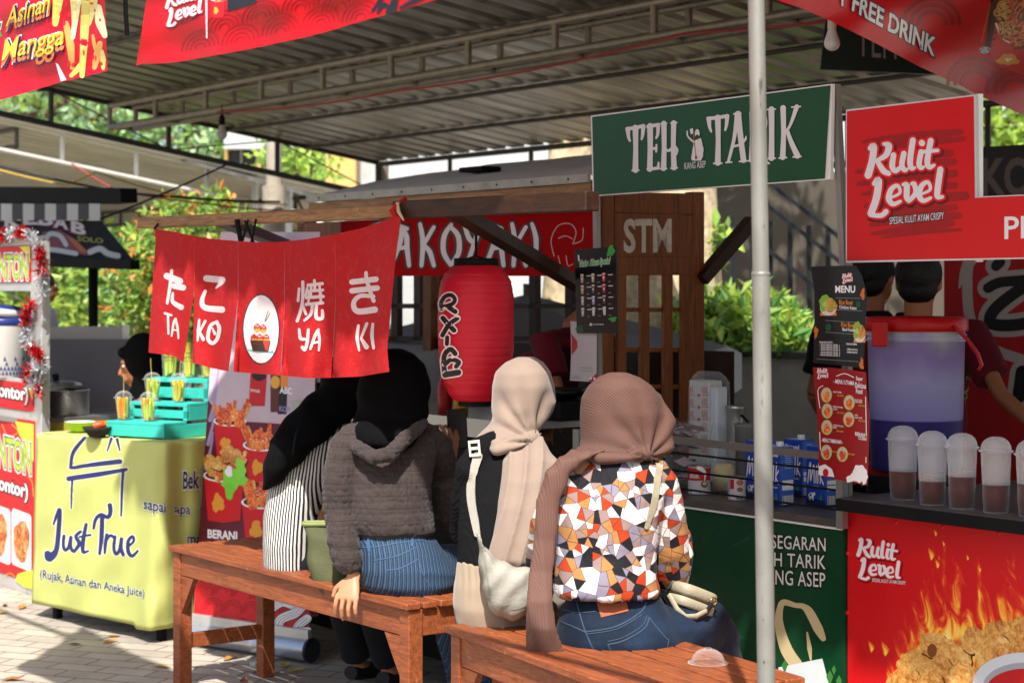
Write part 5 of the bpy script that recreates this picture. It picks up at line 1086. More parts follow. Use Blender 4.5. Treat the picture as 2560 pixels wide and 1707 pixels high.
tb = thing("juice_table", "table under the yellow printed cloth, only its dark legs showing", "table", TA - TX * .43 + TY * .28)
mb = MB(); mb.boxa(TA - TX * .85 + TY * .02 + ZV * .76, TX * .83, TY * .56, ZV * .024, WOODD); mb.build("top", tb)
for a_, b_ in ((-.82, .05), (-.09, .06), (-.82, .52), (-.09, .52)): q = TA + TX * a_ + TY * b_; MB().boxa(q - TX * .02, TX * .03, TY * .03, ZV * .759, BLACKM).build("leg", tb)
YC = M("yellow_cloth", 'b6ba6c', .6, var=.05, scale=5, bump=.15, bscale=18, transl=.05, dirt=.12, dirtcol='a5a84a'); CB = ink('25285e'); CBE = ink('dfe3c4')
cl_ = thing("tablecloth", "yellow printed tablecloth with a navy food cart drawing and Just True lettering", "tablecloth", TA - TX * .43 + TY * .28)
BOT = [(80, 1507), (150, 1522), (250, 1543), (333, 1562), (340, 1572), (380, 1575), (430, 1568), (480, 1545), (530, 1530)]; TOP = [(92, 1086), (100, 1084), (250, 1095), (405, 1106), (440, 1106), (530, 1099)]
def cgrid(u, v):
    x = 92 + (530 - 92) * u; x -= 13 * v * (1 - u) ** 2; yt, yb = lerps(TOP, x), lerps(BOT, x); return fcl(x, yt + (yb - yt) * v)
mb = MB(); mb.grid(cgrid, 70, 36, YC); mb.build("drape", cl_, thick=.002)
mb = MB(); P0 = [fcl(x, lerps(TOP, x)) for x in range(92, 531, 8)]; ctr = TA - TX * .43 + TY * .3
back = [TA + TY * .58 + ZV * .79, TA - TX * .87 + TY * .58 + ZV * .79]
for q in P0: q.z = max(q.z, .787)
mb.add(P0 + back, [tuple(range(len(P0) + 2))], YC); mb.build("top_sheet", cl_)
mb = MB()
for wx, mt, lf in ((4, CBE, .004), (0, CB, .0055)):
    def S(pts, w_): mb.stroke(fcl, pts, [q + wx for q in w_] if hasattr(w_, '__len__') else w_ + wx, mt, lift=lf, n=8)
    S([(212, 1094), (190, 1120), (180, 1140), (176, 1168)], [8, 10, 9, 9]); S([(180, 1169), (240, 1160), (300, 1153)], [8, 12, 13]); S([(171, 1196), (240, 1186), (316, 1173)], [13, 13, 9]); S([(181, 1198), (178, 1270)], [7, 4]); S([(308, 1178), (305, 1230), (302, 1289)], [8, 7, 5]); S([(278, 1096), (268, 1126)], [8, 4]); S([(293, 1098), (300, 1126)], [8, 4])
    S([(134, 1310), (143, 1285), (150, 1274), (146, 1322), (140, 1375), (124, 1391), (118, 1384)], [5, 8, 10, 12, 14, 26, 18]); S([(159, 1339), (158, 1362), (163, 1374), (172, 1366), (177, 1341), (177, 1365), (182, 1376)], 9); S([(202, 1328), (190, 1340), (199, 1358), (186, 1378)], [8, 10, 11, 8]); S([(216, 1310), (209, 1350), (209, 1378), (222, 1376)], [9, 11, 10, 5]); S([(200, 1341), (227, 1336)], 6)
    S([(235, 1320), (240, 1298), (253, 1286), (270, 1292), (276, 1280), (275, 1262)], [7, 9, 10, 10, 11, 12]); S([(256, 1290), (254, 1340), (250, 1383)], [11, 12, 8]); S([(267, 1336), (264, 1360), (263, 1381)], [9, 10, 7]); S([(266, 1352), (275, 1338), (285, 1342)], [6, 8, 8]); S([(288, 1341), (286, 1368), (291, 1383), (300, 1374), (305, 1343), (304, 1368), (309, 1386)], 9); S([(320, 1366), (334, 1352), (331, 1340), (321, 1352), (321, 1378), (330, 1389), (344, 1376)], [6, 7, 8, 9, 10, 9, 6])
mb.text(fcl, "(Rujak, Asinan dan Aneka Juice)", 100, 1451, 362, 1499, 30, CB, off=.02, edge=CBE, ew=.04, lift=.004, h2=28, sub=20)
mb.text(fcl, "Bek", 456, 1224, 500, 1221, 46, CB, off=.025, edge=CBE, ew=.05, lift=.014, shear=.1, sub=20); mb.text(fcl, "sapai", 359, 1280, 417, 1290, 34, CB, off=.02, edge=CBE, ew=.05, lift=.01, sub=20); mb.text(fcl, "apa", 436, 1292, 478, 1293, 26, CB, off=.02, edge=CBE, ew=.05, lift=.02, sub=20); mb.text(fcl, "yan", 500, 1295, 545, 1297, 26, CB, off=.02, edge=CBE, ew=.05, lift=.004, sub=20); mb.text(fcl, "mau", 470, 1357, 520, 1360, 18, CB, off=.02, edge=CBE, ew=.05, lift=.014, sub=20); mb.build("lettering", cl_)
# turquoise stand
TQ_ = M("turquoise_paint", '35b3a4', .6, var=.12, scale=9, dirt=.35, dirtcol='2a5a50'); sx = Vector((.859, -.512, 0)).normalized(); sy_ = Vector((.512, .859, 0)).normalized(); S0 = Vector((-1.658, 7.52, .793))
ds = thing("display_stand", "turquoise stepped wooden stand of three slatted tiers on the yellow table", "stand", S0 + sx * .15 + sy_ * .15); LW_ = .31
def sb(mb, a0, a1, b0, b1, z0, z1): mb.boxa(S0 + sx * a0 + sy_ * b0 + ZV * z0, sx * (a1 - a0), sy_ * (b1 - b0), ZV * (z1 - z0), TQ_)
for i, (b0, b1, z0, z1) in enumerate(((0, .137, 0, .066), (.138, .264, .067, .137), (.265, .39, .138, .232))):
    mb = MB()
    if i == 0: sb(mb, 0, LW_, b0, b0 + .012, .006, z1 - .013); sb(mb, 0, LW_, b0, b1, z1 - .012, z1); sb(mb, LW_ - .012, LW_, b0 + .013, .4, 0, z1 - .013); sb(mb, 0, .012, b0 + .013, .4, 0, z1 - .013)
    else:
        h = z1 - z0; sb(mb, .0, LW_, b0, b0 + .012, z1 - h * .2, z1); sb(mb, 0, LW_, b0, b0 + .012, z0 + h * .12, z0 + h * .58); sb(mb, LW_ - .022, LW_, b0, b0 + .012, z0, z1 - h * .2 - .001); sb(mb, 0, .022, b0, b0 + .012, z0, z1 - h * .2 - .001); sb(mb, 0, LW_, b0 + .013, b1, z1 - .012, z1); sb(mb, LW_ - .012, LW_, b0 + .013, .4, z0, z1 - .013); sb(mb, 0, .012, b0 + .013, .4, z0, z1 - .013)
    mb.build("tier", ds, bevel=.0015)
# fruit cups
CUPG = Mglass("clear_cup", 'fbfdfd', .96, .1); FR = [M("fruit_%d" % i, c, .4, var=.12, transl=.2) for i, c in enumerate(('f0a818', 'e6d040', 'cfe058', 'a8d068', 'f08818'))]
def fruitcup(label, p, seed, h=.088, r0=.023, r1=.033, dome=True, mix=(0, 1, 2, 3), stick=None, prt=False):
    rn = random.Random(seed); t = thing("fruit_cup", label, "fruit cup", p, "cups of cut fruit on the turquoise stand")
    MB().lathe([(0, .001), (r0, .001), (r0 + .001, .004), (r1, h), (r1 + .002, h + .001)], p, CUPG, 24).build("cup", t)
    fb_ = MB()
    for k in range(26):
        a = rn.uniform(0, 6.28); q = math.sqrt(rn.random()) * (r0 - .006); b0 = p + Vector((q * math.cos(a), q * math.sin(a), rn.uniform(.004, .02))); top = p + Vector((math.cos(a + rn.uniform(-.6, .6)) * (r1 - .008) * rn.random() ** .5, math.sin(a + rn.uniform(-.6, .6)) * (r1 - .008) * rn.random() ** .5, h * rn.uniform(.78, 1.1)))
        fb_.chain([b0, b0.lerp(top, .5), top], [.005, .0075, .004], FR[rn.choice(mix)], 6)
    fb_.build("fruit", t)
    if dome:
        MB().lathe([(r1 + .008, h + .002), (r1 + .008, h + .005), (r1 + .001, h + .006)] + [((r1 + .001) * math.cos(a), h + .006 + .026 * math.sin(a)) for a in [math.pi / 2 * k / 8 for k in range(1, 9)]], p, CUPG, 24).build("lid", t)
    if stick: MB().tube(p + Vector((0, 0, .03)), p + Vector((stick * .03, 0, h + .09)), .0015, M("bamboo", 'b59a5a', .6), 6).build("skewer", t)
    if prt:
        mb = MB(); rr = r0 + (r1 - r0) * .55 + .0012
        def fcup(x, y, l=0): a = math.radians(-90) + x / rr; return p + Vector((math.cos(a) * (rr + l), math.sin(a) * (rr + l), y))
        vs = MB(); T = lambda x, y, l=0: fcup(x, h * .62 - y, l)
        mb.stroke(T, [(-.008, -.036), (-.008, -.02), (.01, -.022)], .0016, BLK); mb.stroke(T, [(-.01, -.018), (.012, -.02)], .002, BLK); mb.stroke(T, [(.008, -.02), (.008, -.008)], .0013, BLK); mb.text(T, "Just True", -.02, .006, .022, .006, .012, BLK, off=.03); mb.stroke(T, [(-.02, .014), (.02, .014)], .0012, BLK); mb.build("print", t)
    return t
def stp(px, b_, z): # point on the stand tier under a picture column
    o = S0 + sy_ * b_; k = (px - CX) / FPX; u = (o.y * k - o.x) / (sx.x - k * sx.y); q = o + sx * u; return Vector((q.x, q.y, S0.z + z))
fruitcup("fruit cup with orange sticks and a skewer at the left of the lowest tier", stp(309, .05, .067), 1, mix=(0, 0, 4, 3), stick=.02)
fruitcup("fruit cup with green and orange sticks at the middle of the lowest tier", stp(371, .05, .067), 2, mix=(2, 4, 3, 2), stick=.02)
fruitcup("fruit cup with pale green sticks at the left of the middle tier", stp(381, .18, .138), 3, mix=(1, 2, 3, 2), stick=-.25)
fruitcup("fruit cup with yellow mango sticks at the right of the middle tier", stp(446, .18, .138), 4, mix=(0, 1, 1, 2), stick=.3)
for x, sd, lb in ((424, 5, "tall printed fruit cup at the top tier's left, beside a black hijab"), (473, 6, "tall printed fruit cup in the middle of the top tier under the curtain's slit"), (521, 7, "tall printed fruit cup at the right of the top tier next to the standing poster")): fruitcup(lb, stp(x, .31, .233), sd, .135, .027, .035, False, (1, 2, 3, 1), prt=True)
p = atZ(200, 1078, .793); t = thing("bowl", "lime green plastic bowl with a white inside on the yellow table", "bowl", p)
MB().lathe([(0, 0), (.035, 0), (.05, .012), (.062, .04), (.066, .042)], p, M("lime_plastic", 'a5c92a', .4, transl=.2), 28).build("shell", t); MB().lathe([(.064, .0415), (.058, .036), (.045, .012), (0, .008)], p, ink('d8dcd4'), 28).build("inner", t)
p = atZ(243, 1092, .793); t = thing("stone_mortar", "dark stone mortar in front of the turquoise stand", "mortar", p); MB().lathe([(0, 0), (.03, .0), (.055, .03), (.06, .042), (.052, .042), (.03, .025), (0, .02)], p, M("lava_stone", '2a2521', .9, var=.3, bump=.8, bscale=90), 28).build("bowl", t)
mb = MB(); q = p + Vector((-.01, -.01, .045)); mb.chain([q, q + Vector((.035, .0, .008)), q + Vector((.05, 0, .004))], [.016, .014, .003], M("chilli_orange", 'd84a1a', .4), 10); tag(mb.build("chilli"), "orange red chilli lying across the stone mortar", "chilli")

# ================================================================ STANDING POSTER
RA, RBp = Vector((-1.262, 7.225, 0)), Vector((-.754, 6.87, 0)); RT = atD(527, 925, 7.42); fr0 = onplane(RA + ZV * .06, (RBp - RA).cross(RT - RA - ZV * .06)); rp = thing("standing_poster", "roll-up poster of red paper cups of fried snacks on a silver base behind the bench", "poster", (RA + RBp) / 2)
mb = MB(); mb.poly(fr0, [(482, 1560), (530, 850), (552, 580), (800, 580), (790, 850), (772, 1602)], M("poster_paper", 'b9a6ad', .4, var=.1, scale=9), lift=0); mb.build("sheet", rp)
mb = MB(); f1 = fr0
mb.poly(f1, [(513, 1110), (520, 1000), (560, 1050), (720, 1060), (778, 1060), (772, 1365), (495, 1365)], M("ink_maroon", '5a1420', .4, var=.3, scale=8)); mb.poly(f1, [(495, 1365), (772, 1365), (773, 1380), (494, 1372)], BLK)
VIO = ink('9c86a8')
for x, y in ((525, 1000), (520, 1060), (640, 960), (530, 950), (515, 1120), (690, 930)): mb.stroke(f1, [(x, y + 50), (x + 12, y), (x + 18, y - 40)], [10, 6, 2], VIO)
mb.poly(f1, [(626, 930), (668, 930), (662, 1015), (622, 1015)], ink('b81f22')); mb.ell(f1, 648, 938, 18, 14, BLK); mb.poly(f1, [(676, 925), (700, 925), (697, 1030), (676, 1030)], ink('5a2a20')); mb.ell(f1, 688, 955, 12, 16, ink('d9a03c')); mb.poly(f1, [(701, 930), (720, 930), (716, 1035), (694, 1035)], ink('20141a')); mb.poly(f1, [(702, 930), (720, 930), (719, 970), (701, 966)], ink('d9862c')); mb.text(f1, "ABC", 699, 983, 730, 986, 17, INKL, off=.03); mb.text(f1, "KOPI", 698, 1028, 726, 1031, 14, ink('8f88b0'), off=.02); mb.text(f1, "pucuk", 627, 980, 650, 985, 12, INKL, off=.01)
foodcup(mb, f1, 575, 1052, 40, 95, 11); foodcup(mb, f1, 655, 1112, 46, 90, 12, tilt=.03); foodcup(mb, f1, 560, 1188, 50, 112, 13, fries=True, m=CHK); foodcup(mb, f1, 655, 1255, 50, 110, 14)
for i, (x, y, r) in enumerate(((548, 1160, 20), (575, 1135, 26), (595, 1150, 20))): crumb(mb, f1, x, y, r, i + 2)
mb.ell(f1, 583, 1198, 30, 26, ink('7ccb3a'), wob=.3, seed=4); mb.ell(f1, 600, 1172, 13, 26, ink('86cf42'), wob=.3, seed=8); mb.ell(f1, 574, 1226, 12, 22, ink('74c234'), wob=.2, seed=9); mb.ell(f1, 572, 1178, 9, 14, INKL, wob=.2)
mb.poly(f1, [(494, 1385), (773, 1385), (772, 1604), (482, 1562)], ink('c81a22'))
for k in range(5):
    for j in range(6): seig(mb, f1, [(505 + j * 48 + (k % 2) * 24, 1560 - k * 42 + j * 5)], 25, SEIG, 3)
for pts, w_ in (([(650, 1590), (660, 1540), (700, 1505), (730, 1510)], 26), ([(690, 1595), (700, 1550), (740, 1530), (765, 1500)], 26), ([(730, 1600), (745, 1565), (768, 1545)], 24), ([(645, 1570), (655, 1560), (665, 1580)], 12), ([(715, 1600), (735, 1580), (770, 1575)], 20)):
    mb.stroke(f1, pts, w_, BLK); mb.stroke(f1, pts, w_ - 3, INKL)
    for o in (-7, 0, 7): mb.stroke(f1, [(a + o, b + o * .4) for a, b in pts], 1.0, ink('555055'))
mb.build("picture", rp)
mb = MB(); mb.text(f1, "BERANI", 519, 1344, 593, 1350, 22, INKL, off=.035); mb.text(f1, "COBA?", 540, 1364, 590, 1367, 14, INKL, off=.035)
for x, y, w_ in ((562, 1113, 30), (635, 1165, 30), (540, 1252, 28), (640, 1318, 30)): mb.text(f1, "BERANI", x, y, x + w_, y + 5, 9, INKL, off=.03); mb.text(f1, "COBA?", x + 2, y + 10, x + w_, y + 15, 9, INKL, off=.03)
mb.build("lettering", rp)
mb = MB(); a_, b_ = RA + ZV * .05, RBp + ZV * .05; a_ += (a_ - b_).normalized() * .01; nrm = Vector((.57, .82, 0)); mb.chain([a_, b_], .042, M("silver_base", 'b5b9c2', .3, metal=.7), 20, caps=True); mb.boxa(a_ + ZV * .03 - nrm * .012, b_ - a_, nrm * .02, ZV * .045, ALU); mb.build("base", rp)
mb = MB(); mb.chain([b_ + (b_ - a_).normalized() * .0005, b_ + (b_ - a_).normalized() * .012], .046, ink('20242c'), 20); mb.build("end_cap", rp)
mb = MB(); q = a_.lerp(b_, .75); mb.boxa(q - nrm * .16 - ZV * .05, (b_ - a_).normalized() * .03, nrm * .3, ZV * .012, ALU); mb.build("foot", rp)
MB().tube(a_.lerp(b_, .5) + nrm * .03, fr0(675, 585, -.03), .006, ALU).build("support_rod", rp)

# ================================================================ BENCHES
def bench(label, o, ex, ey, L, Wd, z=.5, nsl=7, stretcher=.14):
    t = thing("bench", label, "bench", o + ex * L / 2 + ey * Wd / 2, "orange brown slatted benches"); rn = random.Random(int(L * 100))
    def B(mb, a0, a1, b0, b1, z0, z1): return mb.boxa(o + ex * a0 + ey * b0 + ZV * z0, ex * (a1 - a0), ey * (b1 - b0), ZV * (z1 - z0), ORANGEWOOD)
    sw = (Wd + .02) / nsl
    for k in range(nsl): mb = MB(); B(mb, -.012, L + .012 + rn.uniform(-.004, .004), -.012 + k * sw, -.012 + (k + 1) * sw - .009, z - .02, z + rn.uniform(-.001, .001)); mb.build("slat", t, bevel=.003)
    l = .05
    for a in (0, L - l):
        for b in (0, Wd - l): mb = MB(); B(mb, a, a + l, b, b + l, 0, z - .022); mb.build("leg", t, bevel=.003)
    for b in (.006, Wd - .03): mb = MB(); B(mb, l, L - l, b, b + .024, z - .1, z - .022); mb.build("apron", t, bevel=.002)
    for a in (.006, L - .03): mb = MB(); B(mb, a, a + .024, l, Wd - l, z - .1, z - .022); mb.build("apron", t, bevel=.002)
    for a in (.012, L - .036): mb = MB(); B(mb, a, a + .024, l, Wd - l, stretcher, stretcher + .05); mb.build("stretcher", t, bevel=.002)
    for a, s in ((l, 1), (L - l, -1)):
        mb = MB(); p = o + ex * a + ey * .008 + ZV * (z - .102); q = [p, p + ex * s * .09, p + ex * s * .05 - ZV * .06, p - ZV * .13]
        mb.add(q + [v + ey * .02 for v in q], [(0, 1, 2, 3), (7, 6, 5, 4), (0, 4, 5, 1), (1, 5, 6, 2), (2, 6, 7, 3), (3, 7, 4, 0)], ORANGEWOOD); mb.build("corner_brace", t)
    return t
b1 = Vector((-1.189, 6.45, 0)); B1L = 1.49; BW = .38
bench("long slatted bench at left carrying the two women in black hijabs", b1, U, N, B1L, BW)
b2 = Vector((-.164, 4.91, 0)); e2 = Vector((.479, -.878, 0)).normalized(); n2_ = Vector((.878, .479, 0)).normalized()
bench("nearer slatted bench at right carrying the women in beige and mauve hijabs", b2, e2, n2_, .965, .43)

# ================================================================ PRINTED MENUS ON THE POSTS
def curl(f, x0, x1, amp, y0=0., k=0.):
    def g(x, y, l=0): u = (x - x0) / (x1 - x0); return f(x, y, l + amp * math.sin(math.pi * u) + k * (y - y0) * (u - .5))
    g.n = f.n; return g
fm = planeC(3.70)
t = thing("drinks_menu", "black laminated menu of twelve coloured drinks on the grey post", "menu", fm(1490, 831)); mb = MB(); pbox(mb, fm, [(1436, 624), (1539, 617), (1544, 833), (1442, 833)], .004, ink('121313', .25)); mb.build("board", t)
mb = MB(); mb.text(fm, "Varian Menu Spesial", 1449, 672, 1526, 664, 21, ink('5fae5a'), off=.03, edge=INKL, ew=.05, shear=.3); rn = random.Random(8)
for r_ in range(4):
    for c_ in range(3): x, y = 1467 + c_ * 27 + r_ * .6, 690 + r_ * 28 - c_ * 1.5; mb.stroke(fm, [(x, y), (x + 10, y - .5)], 2.0, INKL, n=2); mb.stroke(fm, [(x, y + 17), (x + 5, y + 17)], 1.6, ink('8c8c8a'), n=2)
mb.text(fm, "tehtarikkangasep", 1481, 814, 1509, 813, 5, INKL, off=.01); mb.ell(fm, 1477, 811, 3.2, 3.5, INKL); mb.build("lettering", t)
mb = MB(); cc = ('b9a184', 'b5aa84', 'd8345a', 'b59a80', '6a4a38', 'c01a34', 'b8b2ac', 'a89ab4', '5a3a34', 'b8a4b4', 'c4c8c6', 'bcd0c0')
for r_ in range(4):
    for c_ in range(3):
        x, y = 1455 + c_ * 27 + r_ * .6, 687 + r_ * 28 - c_ * 1.5; mb.poly(fm, [(x - 4, y), (x + 4, y), (x + 3, y + 20), (x - 2.5, y + 20)], ink(cc[r_ * 3 + c_])); mb.ell(fm, x, y, 4.2, 1.5, INKL, n=12); mb.ell(fm, x, y + 10, 2, 3, INKL, n=10)
GL = ink('3fa03a'); mb.ell(fm, 1527, 628, 9, 14, GL, wob=.3, seed=3, rot=.3); mb.ell(fm, 1532, 798, 9, 6, GL, wob=.4, seed=5); mb.ell(fm, 1450, 822, 9, 8, ink('1d5a34'), wob=.4, seed=6); mb.poly(fm, [(1444, 637), (1448, 638), (1449, 653), (1445, 652)], INKL); mb.build("picture", t)
fq = curl(planeC(3.71), 1426, 1492, .004); t = thing("payment_card", "white card with red corner shapes taped to the grey post under the black drinks menu", "card", fq(1460, 955)); mb = MB(); mb.poly(fq, [(1426, 803), (1492, 806), (1492, 880), (1491, 955), (1425, 951), (1428, 880)], ink('b9b5b6'), lift=0, sub=16); mb.build("sheet", t)
mb = MB(); mb.poly(fq, [(1428, 833), (1443, 853), (1444, 868), (1430, 888)], ink('b3141e')); mb.poly(fq, [(1491, 933), (1491, 954), (1471, 953)], ink('b3141e'))
for y, x0, x1 in ((919, 1448, 1480), (926, 1450, 1482), (940, 1430, 1448), (945, 1430, 1455)): mb.stroke(fq, [(x0, y), (x1, y + 1)], 1.3, ink('7a7678'), n=2)
for x in (1477, 1486): mb.ell(fq, x, 946, 2.6, 3.4, INKL, n=12)
mb.build("print", t)
fmk = curl(planeC(3.685), 2028, 2165, .012, 790, .00008); t = thing("menu_sheet", "curled black MENU sheet with two rice bowls on the post beside the purple bucket", "menu", fmk(2095, 915), "curled menu sheets on the cart post")
mb = MB(); mb.poly(fmk, [(2027, 667), (2060, 665), (2140, 664), (2155, 690), (2165, 725), (2167, 745), (2162, 840), (2160, 920), (2100, 913), (2033, 907), (2036, 800), (2036, 730)], ink('15181a', .3), lift=0, sub=18); mb.build("sheet", t)
mb = MB(); mb.text(fmk, "MENU", 2088, 732, 2138, 732, 18, INKL, off=.035, lift=.003); wordmark(mb, fmk, 2105, 709, .115, -.1, tag_=False); OR_ = ink('d8822a')
for tx, a_, h, m_ in (("Rice Bowl", (2098, 761, 2131, 763), 12, OR_), ("Chicken Katsu", (2098, 771, 2141, 774), 8, INKL), ("Rice Bowl", (2103, 817, 2136, 819), 12, OR_), ("Beef Katsu", (2106, 827, 2137, 829), 8, INKL), ("PILIHAN SAUS :", (2049, 858, 2083, 858), 5, INKL), ("- SAUS PEDAS LEVEL 1", (2049, 864, 2099, 866), 5, INKL), ("- SAUS PEDAS LEVEL 2", (2049, 870, 2099, 872), 5, INKL), ("- SAUS PEDAS LEVEL 3", (2049, 876, 2100, 878), 5, INKL), ("- SAUS PEDAS LEVEL 4", (2049, 883, 2100, 885), 5, INKL), ("- SAUS PEDAS LEVEL 5", (2048, 889, 2100, 891), 5, INKL), ("PILIHAN SAMBAL", (2116, 862, 2143, 863), 5, INKL), ("- SAMBAL BAWANG", (2116, 875, 2144, 877), 5, INKL), ("- SAMBAL MATAH", (2116, 882, 2143, 884), 5, INKL)): mb.text(fmk, tx, *a_, h, m_, off=.015, lift=.003, sub=15)
mb.build("lettering", t)
mb = MB()
for x0, y, x1, y2 in ((2090, 745, 2155, 746), (2090, 774, 2155, 777), (2064, 801, 2140, 806), (2064, 830, 2140, 836), (2042, 897, 2146, 904)): mb.stroke(fmk, [(x0, y), ((x0 + x1) / 2, (y + y2) / 2), (x1, y2)], 1, ink('8a8a88'), lift=.003, n=5)
for x, y, s in ((2071, 764, 1), (2149, 831, .72)):
    mb.poly(fmk, [(x - 21 * s, y + 18), (x + 21 * s, y + 18), (x + 20 * s, y + 25), (x - 20 * s, y + 25)], OR_, lift=.003); mb.ell(fmk, x, y + 5, 21 * s, 20, ink('d2cfc4'), lift=.0034); mb.ell(fmk, x - 5 * s, y - 6, 19 * s, 20, ink('7fae3a'), wob=.2, seed=3, lift=.0038); mb.ell(fmk, x + 6 * s, y, 15 * s, 17, CHK, wob=.15, seed=4, lift=.0042); mb.ell(fmk, x - 9 * s, y - 3, 6 * s, 7, ink('a5c46a'), lift=.0046)
for x, y in ((2157, 735), (2040, 830), (2154, 910)): mb.ell(fmk, x, y, 5, 14, ink('c26a22'), wob=.4, seed=x, lift=.003)
mb.ell(fmk, 2146, 761, 6, 9, ink('1a4a30'), lift=.003, n=14); mb.ell(fmk, 2071, 818, 8, 9, ink('1a4a30'), lift=.003, n=14); mb.build("picture", t)
fmr = curl(planeC(3.68), 2032, 2170, .014, 1060, -.00005); t = thing("menu_sheet", "curled dark red MENU UTAMA sheet with round food photos hanging over the counter", "menu", fmr(2105, 1213), "curled menu sheets on the cart post")
mb = MB(); mb.poly(fmr, [(2032, 918), (2080, 919), (2165, 930), (2168, 980), (2174, 1040), (2173, 1110), (2169, 1213), (2110, 1202), (2047, 1187), (2046, 1100), (2040, 1000), (2036, 960)], M("menu_red", '8c0f16', .35, var=.15, scale=14), lift=0, sub=18); mb.build("sheet", t)
mb = MB(); wordmark(mb, fmr, 2042, 946, .125, .06, tag_=False); YL = ink('b5b02e')
for tx, a_, h, m_ in (("- MENU UTAMA -", (2084, 958, 2140, 964), 11, INKL), ("Super", (2140, 953, 2157, 955), 13, INKL), ("Delicious", (2138, 969, 2165, 972), 14, INKL), ("Food", (2140, 983, 2156, 985), 13, INKL), ("KULIT LEVEL", (2083, 981, 2104, 983), 4, INKL), ("IDR 20.000", (2093, 990, 2109, 991), 4, YL), ("FRENCH FRIES", (2083, 1018, 2107, 1021), 4, INKL), ("LEVEL", (2083, 1024, 2093, 1025), 4, INKL), ("IDR 15.000", (2093, 1033, 2109, 1034), 4, YL), ("KULIT LEVEL", (2137, 1001, 2156, 1003), 4, INKL), ("ONION RING", (2137, 1006, 2155, 1008), 4, INKL), ("IDR 25.000", (2147, 1015, 2163, 1017), 4, YL), ("NASI", (2137, 1039, 2144, 1040), 4, INKL), ("KULIT LEVEL", (2137, 1045, 2156, 1047), 4, INKL), ("IDR 25.000", (2147, 1053, 2163, 1055), 4, YL), ("CHICKEN NUGGET", (2082, 1064, 2109, 1068), 4, INKL), ("LEVEL", (2082, 1070, 2092, 1071), 4, INKL), ("IDR 20.000", (2092, 1079, 2108, 1081), 4, YL), ("BERANI", (2138, 1088, 2163, 1092), 9, INKL), ("COBA?", (2146, 1098, 2167, 1102), 9, INKL), ("- MENU TAMBAHAN -", (2053, 1104, 2107, 1110), 10, INKL), ("IDR 10.000", (2078, 1130, 2094, 1132), 4, YL), ("IDR 10.000", (2120, 1136, 2136, 1138), 4, YL)): mb.text(fmr, tx, *a_, h, m_, off=.02, lift=.003, sub=14)
for pts in ([(2091, 940), (2112, 934), (2134, 943)], [(2057, 964), (2045, 976), (2050, 1020)], [(2049, 1080), (2051, 1124)], [(2164, 992), (2166, 1089)], [(2165, 1143), (2165, 1156)]): mb.stroke(fmr, pts, 2, INKL, lift=.003)
mb.build("lettering", t)
mb = MB()
for x, y in ((2066, 987), (2068, 1027), (2067, 1068), (2123, 1006), (2122, 1048), (2066, 1130), (2106, 1135)): mb.ell(fmr, x, y, 14, 19, YL, lift=.003); mb.ell(fmr, x, y, 12, 17, ink('b8b0a4'), lift=.0034); mb.ell(fmr, x, y + 3, 8, 12, CHK2, wob=.2, seed=x, lift=.0038)
mb.poly(fmr, [(2047, 1165), (2062, 1160), (2080, 1172), (2086, 1192), (2047, 1187)], INKL, lift=.003); mb.ell(fmr, 2064, 1181, 7, 10, ink('b3141e'), lift=.0035); mb.ell(fmr, 2148, 1185, 20, 22, INKL, wob=.25, seed=2, lift=.003); mb.ell(fmr, 2125, 1197, 10, 8, INKL, wob=.25, seed=3, lift=.0032); mb.ell(fmr, 2160, 1190, 8, 20, INKL, wob=.2, seed=5, lift=.0034); mb.build("picture", t)

